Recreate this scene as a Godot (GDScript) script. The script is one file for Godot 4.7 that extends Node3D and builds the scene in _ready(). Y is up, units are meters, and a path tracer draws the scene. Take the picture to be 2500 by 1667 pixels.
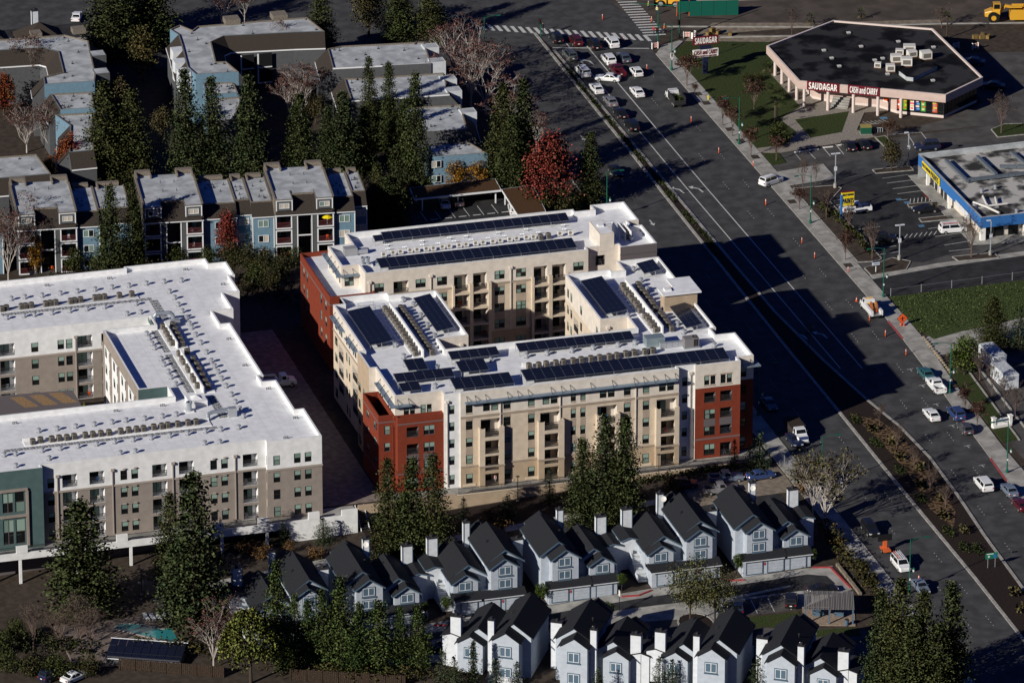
extends Node3D

# ---------------------------------------------------------------- mesh builder
class MB:
	var v := PackedVector3Array()
	var n := PackedVector3Array()
	var c := PackedColorArray()
	var col := Color.WHITE
	var tint := false
	func tri(a: Vector3, b: Vector3, d: Vector3) -> void:
		var nn := (b - a).cross(d - a).normalized()
		v.append(a); v.append(d); v.append(b)
		n.append(nn); n.append(nn); n.append(nn)
		if tint:
			c.append(col); c.append(col); c.append(col)
	func quad(a: Vector3, b: Vector3, d: Vector3, e: Vector3) -> void:
		tri(a, b, d); tri(a, d, e)
	func quadn(a: Vector3, b: Vector3, d: Vector3, e: Vector3, nn: Vector3) -> void:
		if (b - a).cross(d - a).dot(nn) < 0.0: quad(a, e, d, b)
		else: quad(a, b, d, e)
	func trin(a: Vector3, b: Vector3, d: Vector3, nn: Vector3) -> void:
		if (b - a).cross(d - a).dot(nn) < 0.0: tri(a, d, b)
		else: tri(a, b, d)
	func box(x0: float, x1: float, y0: float, y1: float, z0: float, z1: float) -> void:
		obox(Vector3((x0 + x1) / 2, (y0 + y1) / 2, (z0 + z1) / 2), Vector3(x1 - x0, y1 - y0, z1 - z0), Basis())
	func obox(o: Vector3, s: Vector3, b: Basis) -> void:
		var x := b.x * s.x / 2; var y := b.y * s.y / 2; var z := b.z * s.z / 2
		quad(o - x - y + z, o + x - y + z, o + x + y + z, o - x + y + z)
		quad(o + x - y - z, o - x - y - z, o - x + y - z, o + x + y - z)
		quad(o + x - y + z, o + x - y - z, o + x + y - z, o + x + y + z)
		quad(o - x - y - z, o - x - y + z, o - x + y + z, o - x + y - z)
		quad(o - x + y + z, o + x + y + z, o + x + y - z, o - x + y - z)
		quad(o - x - y - z, o + x - y - z, o + x - y + z, o - x - y + z)
	func bar(a: Vector3, b: Vector3, w: float, h: float) -> void:   # box beam from a to b
		var d := b - a
		var x := d.normalized()
		var up := Vector3.UP if absf(x.y) < 0.95 else Vector3.RIGHT
		var z := x.cross(up).normalized()
		obox((a + b) / 2, Vector3(d.length(), h, w), Basis(x, z.cross(x), z))
	func cap(poly: PackedVector2Array, y: float, up := true) -> void:
		var t := Geometry2D.triangulate_polygon(poly)
		var nn := Vector3.UP if up else Vector3.DOWN
		for i in range(0, t.size(), 3):
			var p := poly[t[i]]; var q := poly[t[i + 1]]; var r := poly[t[i + 2]]
			trin(Vector3(p.x, y, p.y), Vector3(q.x, y, q.y), Vector3(r.x, y, r.y), nn)
	func sides(poly: PackedVector2Array, y0: float, y1: float, skip := [], inward := false) -> void:
		var s := area_sign(poly) * (-1.0 if inward else 1.0)
		for i in poly.size():
			if i in skip: continue
			var p := poly[i]; var q := poly[(i + 1) % poly.size()]
			quadn(Vector3(p.x, y0, p.y), Vector3(q.x, y0, q.y), Vector3(q.x, y1, q.y), Vector3(p.x, y1, p.y), Vector3(q.y - p.y, 0, p.x - q.x) * s)
	func area_sign(poly: PackedVector2Array) -> float:
		var a := 0.0
		for i in poly.size():
			a += poly[i].cross(poly[(i + 1) % poly.size()])
		return signf(a)
	func prism(poly: PackedVector2Array, y0: float, y1: float, bottom := false) -> void:
		sides(poly, y0, y1); cap(poly, y1)
		if bottom: cap(poly, y0, false)
	func inset(poly: PackedVector2Array, t: float) -> PackedVector2Array:
		var s := area_sign(poly)
		var o := PackedVector2Array()
		for i in poly.size():
			var p := poly[i]
			var d1 := (p - poly[i - 1 if i > 0 else poly.size() - 1]).normalized()
			var d2 := (poly[(i + 1) % poly.size()] - p).normalized()
			var n1 := Vector2(-d1.y, d1.x) * s; var n2 := Vector2(-d2.y, d2.x) * s
			var m := n1 + n2
			o.append(p + m * t / maxf(0.2, m.dot(n1)))
		return o
	func ring(a: PackedVector2Array, b: PackedVector2Array, y: float) -> void:
		for i in a.size():
			var j := (i + 1) % a.size()
			quadn(Vector3(a[i].x, y, a[i].y), Vector3(a[j].x, y, a[j].y), Vector3(b[j].x, y, b[j].y), Vector3(b[i].x, y, b[i].y), Vector3.UP)
	func tube(a: Vector3, b: Vector3, r0: float, r1: float, k := 6, caps := true) -> void:
		var d := (b - a).normalized()
		var u := d.cross(Vector3.UP if absf(d.y) < 0.9 else Vector3.RIGHT).normalized()
		var w := d.cross(u)
		for i in k:
			var t0 := TAU * i / k; var t1 := TAU * (i + 1) / k
			var e0 := u * cos(t0) + w * sin(t0); var e1 := u * cos(t1) + w * sin(t1)
			quadn(a + e0 * r0, a + e1 * r0, b + e1 * r1, b + e0 * r1, e0 + e1)
			if caps:
				if r1 > 0.0: trin(b, b + e0 * r1, b + e1 * r1, d)
				if r0 > 0.0: trin(a, a + e0 * r0, a + e1 * r0, -d)
	func lathe(o: Vector3, prof: Array, k := 10) -> void:   # prof of Vector2(radius, y)
		for i in prof.size() - 1:
			tube(o + Vector3(0, prof[i].y, 0), o + Vector3(0, prof[i + 1].y, 0), prof[i].x, prof[i + 1].x, k, false) if absf(prof[i + 1].y - prof[i].y) > 0.0005 else disc(o, prof[i], prof[i + 1], k)
	func disc(o: Vector3, p: Vector2, q: Vector2, k: int) -> void:
		for i in k:
			var t0 := TAU * i / k; var t1 := TAU * (i + 1) / k
			var e0 := Vector3(cos(t0), 0, sin(t0)); var e1 := Vector3(cos(t1), 0, sin(t1))
			var y := o + Vector3(0, p.y, 0)
			quadn(y + e0 * p.x, y + e1 * p.x, y + e1 * q.x, y + e0 * q.x, Vector3.UP)
	func commit() -> ArrayMesh:
		var m := ArrayMesh.new()
		if v.is_empty(): return m
		var a := []
		a.resize(Mesh.ARRAY_MAX)
		a[Mesh.ARRAY_VERTEX] = v
		a[Mesh.ARRAY_NORMAL] = n
		if tint: a[Mesh.ARRAY_COLOR] = c
		m.add_surface_from_arrays(Mesh.PRIMITIVE_TRIANGLES, a)
		return m

# ---------------------------------------------------------------- scene graph
var taken := {}
var M := {}          # materials
var unit: ArrayMesh  # 1 m cube about its centre
var rng := RandomNumberGenerator.new()

func numbered(called: String) -> String:
	var k: int = taken.get(called, 0)
	taken[called] = k + 1
	return called if k == 0 else "%s_%03d" % [called, k]

func tag(o: Node, label: String, category: String, group := "") -> Node:
	o.set_meta("label", label); o.set_meta("category", category)
	if group: o.set_meta("group", group)
	return o

func thing(called: String, label: String, category: String, at := Vector3.ZERO, turn := 0.0, group := "") -> Node3D:
	var o := Node3D.new()
	o.name = numbered(called); add_child(o, true)
	o.position = at; o.rotation.y = turn
	tag(o, label, category, group)
	return o

func offset(o: Node) -> Vector3:   # where an unturned parent stands
	var p := Vector3.ZERO
	while o is Node3D and o != self:
		p += o.position; o = o.get_parent()
	return p

# geometry given in world coordinates, hung below parent (or as a part in the parent's own coordinates when local)
func obj(called: String, mb: MB, m: Material, parent: Node = self, local := false) -> MeshInstance3D:
	return inst(called, mb.commit(), m, parent, Vector3.ZERO if local or parent == self else -offset(parent))

func inst(called: String, mesh: Mesh, m: Material, parent: Node = self, at := Vector3.ZERO, turn := 0.0) -> MeshInstance3D:
	var o := MeshInstance3D.new()
	o.mesh = mesh; o.material_override = m
	o.name = numbered(called) if parent == self else called
	parent.add_child(o, true)
	o.position = at; o.rotation.y = turn
	return o

func struct(called: String, mb: MB, m: Material) -> MeshInstance3D:
	var o := obj(called, mb, m); o.set_meta("kind", "structure"); return o

func blk(called: String, parent: Node, o: Vector3, s: Vector3, m: Material, turn := 0.0) -> MeshInstance3D:   # a box part, local coordinates
	var b := inst(called, unit, m, parent, o, turn); b.scale = s; return b

func copy(o: Node3D, at: Vector3, turn: float, label: String, group: String) -> Node3D:
	var r: Node3D = o.duplicate()
	r.name = numbered(String(o.name).rstrip("0123456789").trim_suffix("_")); add_child(r, true)
	r.position = at; r.rotation.y = turn
	r.set_meta("label", label); r.set_meta("group", group)
	return r

func V2(a: Array) -> PackedVector2Array:
	var p := PackedVector2Array()
	for i in range(0, a.size(), 2): p.append(Vector2(a[i], a[i + 1]))
	return p

# ---------------------------------------------------------------- materials
func mat(r: float, g: float, b: float, rough := 0.85, tex := "", scale := 0.1, metal := 0.0) -> StandardMaterial3D:   # linear base colour
	var m := StandardMaterial3D.new()
	m.albedo_color = Color(r, g, b).linear_to_srgb()
	m.roughness = rough; m.metallic = metal
	m.metallic_specular = 0.3
	if tex:
		m.albedo_texture = M["t_" + tex]
		m.uv1_triplanar = true; m.uv1_world_triplanar = true
		m.uv1_scale = Vector3.ONE * scale
	return m

func noise_tex(freq: float, lo: float, hi: float, oct := 4, sd := 1, pts := PackedFloat32Array()) -> NoiseTexture2D:
	var f := FastNoiseLite.new()
	f.seed = sd; f.frequency = freq; f.fractal_octaves = oct; f.noise_type = FastNoiseLite.TYPE_SIMPLEX_SMOOTH
	var t := NoiseTexture2D.new()
	t.width = 512; t.height = 512; t.seamless = true; t.noise = f
	var g := Gradient.new()
	g.offsets = PackedFloat32Array([0.2, 0.8]) if pts.is_empty() else pts
	g.colors = PackedColorArray([Color(lo, lo, lo), Color(hi, hi, hi)])
	t.color_ramp = g
	return t

func foliage(r: float, g: float, b: float) -> StandardMaterial3D:
	var m := mat(r, g, b, 0.8)
	m.vertex_color_use_as_albedo = true
	m.albedo_color = Color.WHITE
	return m

func _ready() -> void:
	rng.seed = 7
	# ---- camera (a long lens from the air), sky, sun, exposure
	var cam = Camera3D.new()
	cam.name = "camera"; add_child(cam)
	cam.position = Vector3(-281.65, 434.02, 993.33)
	cam.look_at(Vector3.ZERO)
	cam.fov = 5.854; cam.near = 20.0; cam.far = 4000.0
	cam.current = true
	var env = Environment.new()
	var sky_mat = ProceduralSkyMaterial.new()
	sky_mat.sky_top_color = Color(0.10, 0.24, 0.56)
	sky_mat.sky_horizon_color = Color(0.38, 0.52, 0.74)
	sky_mat.sky_curve = 0.14
	sky_mat.ground_bottom_color = Color(0.10, 0.10, 0.10)
	sky_mat.ground_horizon_color = Color(0.25, 0.27, 0.30)
	var sky = Sky.new()
	sky.sky_material = sky_mat
	env.background_mode = Environment.BG_SKY
	env.sky = sky
	env.background_energy_multiplier = 0.40
	env.tonemap_mode = Environment.TONE_MAPPER_LINEAR
	env.tonemap_exposure = 1.08
	env.sdfgi_enabled = true; env.ssao_enabled = true; env.ssil_enabled = true
	var we = WorldEnvironment.new()
	we.name = "world_environment"; we.environment = env; add_child(we)
	var sun = DirectionalLight3D.new()
	sun.name = "sun"; add_child(sun)
	sun.light_energy = 1.6; sun.light_angular_distance = 0.5
	sun.light_color = Color(1.0, 0.975, 0.93)
	sun.shadow_enabled = true
	sun.look_at_from_position(Vector3.ZERO, Vector3(0.799, -0.405, -0.443))

	make_materials()
	var b = MB.new(); b.box(-0.5, 0.5, -0.5, 0.5, -0.5, 0.5); unit = b.commit()
	# ---- the place, large things first
	build_ground()
	build_main_building()
	build_white_building()
	build_main_roof()
	build_white_roof()
	build_townhouses()
	build_apartments()
	build_shops()
	build_trees()
	build_vehicles()
	build_street_things()
	build_yards()

func make_materials() -> void:
	M.t_fine = noise_tex(0.02, 0.94, 1.0, 5, 3)
	M.t_mottle = noise_tex(0.012, 0.82, 1.0, 5, 5)
	M.t_asphalt = noise_tex(0.015, 0.80, 1.0, 6, 9)
	M.t_grime = noise_tex(0.010, 0.45, 1.0, 5, 11, PackedFloat32Array([0.25, 0.55]))
	M.t_grass = noise_tex(0.03, 0.45, 1.0, 6, 13)
	M.t_patch = noise_tex(0.009, 0.30, 1.0, 6, 17, PackedFloat32Array([0.3, 0.62]))
	M.roof_white = mat(0.76, 0.77, 0.79, 0.7, "fine", 0.05)
	M.white = mat(0.76, 0.765, 0.77, 0.75, "fine", 0.06)
	M.seam = mat(0.55, 0.56, 0.58, 0.8)
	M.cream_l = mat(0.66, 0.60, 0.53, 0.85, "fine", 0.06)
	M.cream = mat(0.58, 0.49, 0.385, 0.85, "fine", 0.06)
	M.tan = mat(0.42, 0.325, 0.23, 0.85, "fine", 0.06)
	M.accent = mat(0.36, 0.295, 0.235, 0.85, "fine", 0.06)
	M.taupe = mat(0.285, 0.245, 0.215, 0.85, "fine", 0.06)
	M.taupe_trim = mat(0.34, 0.295, 0.26, 0.8)
	M.teal = mat(0.075, 0.125, 0.125, 0.8, "fine", 0.06)
	M.red = mat(0.195, 0.038, 0.019, 0.85, "fine", 0.08)
	M.red_trim = mat(0.16, 0.105, 0.105, 0.8)
	M.grey_band = mat(0.115, 0.10, 0.105, 0.8)
	M.frame = mat(0.028, 0.024, 0.022, 0.5)
	M.frame_grey = mat(0.11, 0.095, 0.10, 0.6)
	M.frame_white = mat(0.68, 0.70, 0.72, 0.6)
	M.glass = mat(0.008, 0.010, 0.011, 0.08); M.glass.metallic_specular = 0.5
	M.blind = mat(0.235, 0.33, 0.285, 0.25)
	M.blind2 = mat(0.15, 0.22, 0.19, 0.25)
	M.curtain = mat(0.44, 0.40, 0.34, 0.4)
	M.steel = mat(0.42, 0.46, 0.50, 0.35, "", 0.1, 0.6)
	M.galv = mat(0.48, 0.50, 0.53, 0.45, "fine", 0.3, 0.55)
	M.canopy = mat(0.21, 0.27, 0.34, 0.4, "", 0.1, 0.4)
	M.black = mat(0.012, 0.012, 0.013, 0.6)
	M.dark_metal = mat(0.03, 0.03, 0.032, 0.5)
	M.ac = mat(0.15, 0.135, 0.12, 0.7)
	M.ac_white = mat(0.60, 0.585, 0.55, 0.6)
	M.ac_dark = mat(0.02, 0.02, 0.02, 0.7)
	M.panel = mat(0.0085, 0.0105, 0.021, 0.18); M.panel.metallic_specular = 0.45
	M.panel_line = mat(0.12, 0.13, 0.155, 0.5)
	M.walkpad = mat(0.40, 0.41, 0.43, 0.9, "patch", 0.5)
	M.asphalt = mat(0.068, 0.068, 0.071, 0.9, "asphalt", 0.04)
	M.asphalt_old = mat(0.088, 0.084, 0.082, 0.92, "asphalt", 0.035)
	M.asphalt_new = mat(0.036, 0.036, 0.039, 0.88, "asphalt", 0.05)
	M.asphalt_brown = mat(0.085, 0.070, 0.060, 0.92, "mottle", 0.03)
	M.concrete = mat(0.37, 0.36, 0.335, 0.9, "mottle", 0.06)
	M.kerb = mat(0.36, 0.345, 0.32, 0.9, "mottle", 0.15)
	M.paving = mat(0.29, 0.26, 0.225, 0.92, "mottle", 0.35)
	M.paint = mat(0.62, 0.62, 0.60, 0.7, "mottle", 0.5)
	M.paint_blue = mat(0.10, 0.22, 0.36, 0.7, "mottle", 0.4)
	M.red_kerb = mat(0.36, 0.055, 0.06, 0.8, "mottle", 0.5)
	M.dirt = mat(0.060, 0.046, 0.036, 0.95, "mottle", 0.10)
	M.bark_mulch = mat(0.040, 0.026, 0.022, 0.95, "grass", 0.25)
	M.dirt_light = mat(0.24, 0.20, 0.155, 0.95, "mottle", 0.12)
	M.rust_leaf = mat(0.145, 0.075, 0.035, 0.95, "grass", 0.35)
	M.lawn = mat(0.062, 0.088, 0.022, 0.95, "grass", 0.22)
	M.field = mat(0.080, 0.118, 0.032, 0.95, "grass", 0.16)
	M.shingle = mat(0.038, 0.041, 0.049, 0.9, "grass", 0.5)
	M.shingle_brown = mat(0.082, 0.066, 0.055, 0.92, "grass", 0.5)
	M.siding = mat(0.41, 0.455, 0.52, 0.8, "fine", 0.1)
	M.siding_w = mat(0.60, 0.63, 0.67, 0.8, "fine", 0.1)
	M.trim_blue = mat(0.075, 0.12, 0.17, 0.7)
	M.blue_wall = mat(0.135, 0.225, 0.30, 0.8, "fine", 0.1)
	M.grey_wall = mat(0.085, 0.088, 0.095, 0.8, "fine", 0.1)
	M.flat_roof = mat(0.46, 0.485, 0.505, 0.85, "mottle", 0.05)
	M.roof_edge = mat(0.36, 0.31, 0.255, 0.9, "grass", 0.4)
	M.black_roof = mat(0.030, 0.029, 0.030, 0.75, "patch", 0.03)
	M.pink = mat(0.52, 0.40, 0.355, 0.85, "fine", 0.08)
	M.pink_col = mat(0.60, 0.51, 0.47, 0.8)
	M.maroon = mat(0.12, 0.010, 0.018, 0.5)
	M.letter = mat(0.78, 0.77, 0.74, 0.5)
	M.blue = mat(0.035, 0.145, 0.40, 0.5, "fine", 0.3)
	M.yellow = mat(0.72, 0.56, 0.02, 0.5)
	M.navy = mat(0.012, 0.016, 0.045, 0.6)
	M.green_pole = mat(0.012, 0.10, 0.065, 0.4)
	M.pale_pole = mat(0.34, 0.37, 0.40, 0.5)
	M.orange = mat(0.72, 0.10, 0.02, 0.6)
	M.wood = mat(0.075, 0.05, 0.035, 0.9, "grass", 0.3)
	M.tyre = mat(0.010, 0.010, 0.010, 0.85)
	M.rim = mat(0.35, 0.36, 0.37, 0.4, "", 0.1, 0.5)
	M.red_light = mat(0.28, 0.012, 0.012, 0.3)
	M.lamp_clear = mat(0.55, 0.56, 0.58, 0.2)
	M.skin = mat(0.45, 0.28, 0.20, 0.7)
	M.leaf = foliage(1, 1, 1); M.leaf.backlight_enabled = true; M.leaf.backlight = Color(0.32, 0.34, 0.24)
	M.bark = mat(0.055, 0.042, 0.033, 0.95)
	M.birch = mat(0.40, 0.36, 0.33, 0.85)
	M.twig = mat(0.125, 0.088, 0.075, 0.95)
	M.water = mat(0.03, 0.20, 0.22, 0.05); M.water.metallic_specular = 0.5

const W_VENTS := [-83.1, -10.6, -80.8, -10.7, -77.9, -10.6, -74.8, -10.7, -71.9, -10.8, -68.9, -10.8, -66.0, -10.9, -63.1, -10.9, -60.1, -11.0, -57.1, -11.0, -54.2, -10.7, -85.5, -2.8, -82.6, -2.9, -80.9, -2.8, -77.9, -2.8, -74.9, -2.9, -72.0, -2.9, -69.0, -3.0, -63.7, -2.9, -66.1, 1.0, -63.8, 0.9, -57.2, -6.5, -57.0, -3.7, -57.1, -0.6, -57.1, 2.3, -57.1, 5.3, -57.2, 7.8, -57.2, 9.5, -57.3, 12.7, -57.3, 16.2, -57.3, 20.3, -57.4, 24.0, -57.4, 26.3, -57.4, 28.7, -57.5, 31.6, -57.5, 34.7, -57.5, 38.3, -57.6, 41.4, -57.6, 44.3, -57.7, 47.3, -64.9, 10.1, -64.9, 12.0, -65.0, 14.5, -65.0, 16.3, -65.0, 21.0, -65.1, 23.4, -65.1, 26.5, -65.2, 28.8, -65.1, 31.8, -90.2, 44.1, -87.2, 44.1, -84.2, 44.0, -81.2, 44.0, -78.3, 43.9, -76.0, 43.8, -73.0, 43.9, -70.1, 43.8, -67.8, 43.7, -97.4, 51.9, -95.6, 52.0, -91.3, 51.8, -88.4, 51.8, -85.5, 51.7, -82.5, 51.7, -79.6, 51.6, -76.6, 51.6, -73.7, 51.6, -70.7, 51.6, -67.8, 51.5, -64.9, 51.5, -62.4, 51.4, -59.5, 51.4, -90.9, 55.1, -96.5, 56.5, -79.7, 56.1, -77.3, 56.1, -66.1, 56.0, -63.7, 56.2]
const W_PIPES := [-76.2, -14.9, -65.5, -15.1, -52.4, -15.4, -47.9, -7.4, -52.5, 15.7, -52.6, 27.1, -51.2, 37.4, -49.9, 50.0, -93.2, 39.9, -76.7, 39.5, -69.1, 39.4, -53.3, 57.2]
const W_AC := [-85.6, -6.1, -84.8, -6.4, -82.3, -6.3, -81.6, -6.3, -80.6, -6.4, -78.2, -6.3, -77.4, -6.4, -76.5, -6.4, -74.0, -6.3, -73.3, -6.4, -72.3, -6.5, -69.8, -6.6, -69.1, -6.6, -68.2, -6.6, -65.7, -6.6, -63.6, -6.6, -92.1, 48.6, -90.8, 48.3, -89.0, 48.4, -87.8, 48.4, -86.6, 48.5, -85.4, 48.4, -83.6, 48.4, -82.4, 48.4, -81.1, 48.4, -79.8, 48.4, -77.9, 48.4, -76.6, 48.3, -75.3, 48.3, -74.2, 48.3, -72.5, 48.2, -71.2, 48.2, -70.2, 48.1, -68.6, 48.1, -66.9, 48.0, -65.6, 48.0, -61.8, 8.5, -61.8, 10.4, -61.8, 11.9, -61.9, 13.8, -61.9, 15.6, -60.1, 8.2, -60.2, 10.5, -60.2, 12.4, -60.3, 14.6, -60.4, 16.4, -61.8, 20.2, -61.9, 22.6, -61.9, 23.9, -61.8, 26.1, -61.9, 27.3, -61.9, 30.1, -62.0, 31.4, -62.0, 33.9, -60.4, 19.8, -60.2, 23.2, -60.1, 25.5, -60.2, 27.7, -60.3, 30.2, -60.4, 32.7, -60.4, 34.6]
const M_AC := [-26.3, 17.7, -26.2, 18.9, -26.2, 20.1, -26.1, 21.5, -26.1, 22.9, -26.1, 24.4, -26.1, 25.8, -26.1, 27.3, -26.1, 28.9, -26.2, 30.6, -26.2, 31.9, -26.2, 33.5, -26.2, 35.0, -26.3, 36.9, -23.7, 18.0, -23.6, 19.2, -23.6, 20.4, -23.5, 21.8, -23.5, 23.2, -23.5, 24.7, -23.5, 26.1, -23.5, 27.6, -23.5, 29.2, -23.6, 30.9, -23.6, 32.2, -23.6, 33.8, -23.6, 35.3, -23.7, 37.2, -10.5, 47.0, -8.9, 47.1, -7.6, 47.0, -6.0, 47.0, -4.7, 46.9, -3.1, 46.9, -1.7, 46.8, -0.1, 46.8, 1.4, 46.8, 3.0, 46.8, 4.3, 46.7, 5.9, 46.4, 7.3, 46.3, 9.1, 46.4, 10.4, 46.3, 14.0, 18.7, 13.8, 20.4, 13.8, 21.8, 14.0, 23.1, 13.8, 25.0, 13.9, 26.5, 13.8, 27.7, 13.7, 29.6, 13.8, 32.1, 13.9, 33.3, 13.8, 35.0, 13.8, 36.2, 13.8, 38.1, 16.6, 18.9, 16.4, 20.6, 16.4, 22.0, 16.6, 23.3, 16.4, 25.2, 16.5, 26.7, 16.4, 27.9, 16.3, 29.8, 16.4, 32.3, 16.5, 33.5, 16.4, 35.2, 16.4, 36.4, 16.4, 38.3, 6.9, -5.7, 8.3, -5.9]
const M_ACW := [-20.7, -5.4, -19.0, -5.7, -17.7, -5.8, -16.0, -6.0, -14.8, -5.9, -13.2, -5.9, -12.0, -5.8, -10.4, -6.0, -9.2, -6.0, -7.5, -5.9, -6.3, -5.9, -4.6, -6.0, -3.3, -6.0, -1.6, -6.0, -0.3, -6.1, 1.4, -6.2, 2.6, -6.2, 4.3, -6.2, 5.5, -6.1, 10.2, -6.3, 12.0, -6.1]
const M_VENTS := [-22.6, 14.1, -21.5, 16.6, -21.6, 21.5, -21.6, 25.7, -21.7, 30.4, -28.7, 32.3, -28.7, 37.3, -27.0, 50.4, 17.6, 11.8, 17.4, 16.8, 17.3, 20.7, 17.7, 29.2, 17.8, 36.2, 17.7, 39.8, 20.8, 46.4, 11.0, 30.7, 8.8, 42.0, 5.9, 42.1, 1.7, 42.1, -1.9, 42.3, 21.2, -1.3, -9.6, 42.4, -6.1, 42.3, -15.6, 42.6, -1.9, 42.2]
const M_PIPES := [-19.1, -9.8, -13.0, -9.9, -8.2, -10.0, -5.3, -10.0, 0.4, -10.1, 5.3, -10.2, 11.8, -10.3, -19.4, -8.1, -16.5, -8.0, -13.4, -8.2, -10.7, -8.1, -7.8, -8.3, -4.9, -8.2, -1.9, -8.2, 1.0, -8.3, 4.0, -8.2, 6.9, -8.3, 11.5, -8.4]

const CARS := [
	["suv", 47.7, -137.9, 0, "black", "black SUV in tree shade at the head of the turn lane, by the zebra crossing"],
	["suv", 50.8, -135.5, 0, "darkred", "dark red SUV waiting at the zebra crossing in part shade"],
	["suv", 53.5, -132.5, 0, "black", "black crossover waiting behind the stop line beside a white SUV"],
	["suv", 57.1, -132.6, 0, "white", "white SUV with a roof rack first in line at the zebra crossing"],
	["suv", 47.6, -128.2, 0, "green", "grey-green station wagon SUV on the left-turn arrow by the median"],
	["suv", 53.9, -124.0, 0, "white", "white compact SUV behind the black crossover"],
	["sedan", 57.0, -124.4, 0, "steel", "steel blue sedan in the kerb lane beside a white compact SUV"],
	["van", 47.5, -119.2, 0, "white", "white minivan in the turn lane behind the green wagon"],
	["pickup", 53.8, -118.1, 0, "maroon", "maroon pickup truck in the queue beside the white hatchback"],
	["hatch", 57.0, -116.5, 0, "white", "white hatchback in the kerb lane beside the maroon pickup"],
	["sedan", 51.0, -114.8, -62, "white", "white sedan slewed across two lanes behind the maroon pickup"],
	["sedan", 47.4, -110.0, 0, "white", "white coupe in the turn lane next to the planted median"],
	["sedan", 54.1, -106.3, 0, "white", "white sedan beside the open truck with a green load"],
	["sedan", 48.0, -103.0, 0, "silver", "silver old sedan in the turn lane behind the white coupe"],
	["sedan", 48.0, -96.7, 0, "black", "black sedan in the turn lane ahead of the black jeep"],
	["suv", 48.1, -89.9, 0, "black", "black jeep with two white stickers on its tail, last in the turn lane"],
	["sedan", 38.8, -69.1, 180, "black", "black sedan driving in the shade beside the red maple"],
	["suv", 64.0, -56.9, 64, "white", "white SUV turning into the shop driveway over the sidewalk"],
	["sedan", 61.9, 33.2, 0, "teal", "teal green sedan parked at the kerb by the stone edging"],
	["pickup", 61.8, 38.5, 0, "white", "white pickup with an empty bed parked behind the teal sedan"],
	["sedan", 57.2, 49.7, 0, "white", "white sedan driving past the parked blue SUV"],
	["suv", 61.2, 50.4, 0, "blue", "blue SUV parked at the kerb beside a sidewalk tree"],
	["hatch", 60.6, 56.5, 0, "grey", "dark grey hatchback parked behind the blue SUV"],
	["van", 56.0, 78.4, 0, "white", "white minivan driving beside the red painted kerb"],
	["sedan", 59.2, 81.6, 0, "steelblue", "silver blue sedan parked at the red kerb"],
	["sedan", 59.0, 87.4, 0, "maroon", "maroon sedan cut by the picture edge, parked behind the silver blue sedan"],
	["sedan", 32.4, 53.4, 180, "navy", "dark blue sedan parked beside the dump truck"],
	["sedan", 33.0, 38.3, 180, "grey", "grey sedan parked in the building shade by the red corner"],
	["sedan", 33.8, 69.5, 180, "grey", "grey sedan half hidden by the yellow-green street tree"],
	["suv", 33.0, 89.9, 180, "black", "black SUV parked on the street by the long hedge"],
	["sedan", 33.7, 112.3, 180, "steelblue", "silver sedan parked behind the street lamp and conifers"],
	["sedan", 82.9, -69.7, 0, "black", "black sedan parked on white bay lines in front of the paved court"],
	["sedan", 85.7, -69.7, 0, "black", "black hatchback parked tight beside the black sedan in the shop lot"],
	["suv", 96.3, -65.4, -82, "navy", "navy SUV driving between the two shop lots"],
	["sedan", 118.1, -91.6, -60, "black", "black sedan parked in the shade behind the octagonal shop"],
	["sedan", 118.8, -104.6, -60, "grey", "grey sedan in the deep shade behind the octagonal shop"],
	["pickup", 74.2, -40.1, -86, "white", "white pickup parked under the yellow pole sign"],
	["sedan", 86.1, -36.7, -86, "black", "black sedan parked beside the planter island near the blue shop"],
	["suv", 74.4, -25.4, 96, "black", "black SUV with a pale door sign parked near the pale lamp post"],
	["suv", 13.1, 111.1, 20, "black", "black SUV parked across from the timber shelter"],
	["suv", 4.9, 110.2, 20, "navy", "dark blue SUV parked beside the turning circle tree"],
	["sedan", 18.8, 109.0, 90, "black", "dark sedan parked behind the timber shelter"],
	["van", 10.0, 64.3, 95, "maroon", "dark maroon van parked in shade below the terrace wall"],
	["pickup", 17.3, 64.6, 95, "steelblue", "grey-blue pickup parked in shade below the terrace plants"],
	["pickup", 15.2, 68.4, 95, "silver", "silver crew-cab pickup in shade behind the row house chimneys"],
	["sedan", 22.8, 65.3, 85, "blue", "blue sedan parked at the end of the shaded lot"],
	["sedan", -40.8, 107.1, 120, "blue", "blue car behind the pale chimney in deep shade"],
	["suv", -99.7, 96.4, 60, "navy", "dark SUV parked at the bottom hedge"],
	["sedan", -96.7, 98.1, 60, "white", "white car parked by the bottom hedge next to a dark SUV"],
	["sedan", 5.4, -62.6, 10, "white", "white car under the brown carport"],
	["sedan", 8.0, -62.8, 10, "grey", "grey car under the brown carport beside the white one"],
	["sedan", 16.3, -56.4, 10, "white", "white car under the leaf-strewn carport"],
	["sedan", -36.4, -174.1, 20, "white", "white car half under the far flat carport"],
]
const POSTS := [59.4, -146.6, 59.6, -118.3, 59.7, -133.5, 59.5, -90.2, 59.6, -73.8, 63.6, -65.9, 60.0, -47.4, 68.0, -142.9, 60.0, -47.5, 60.5, -28.5, 60.5, -21.4, 64.0, -13.6, 60.6, 7.9, 61.1, 14.9, 61.0, 15.1, 61.7, 23.7]
const CONES := [61.3, -1.0, 34.7, 108.5, 30.3, 64.5]

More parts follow.
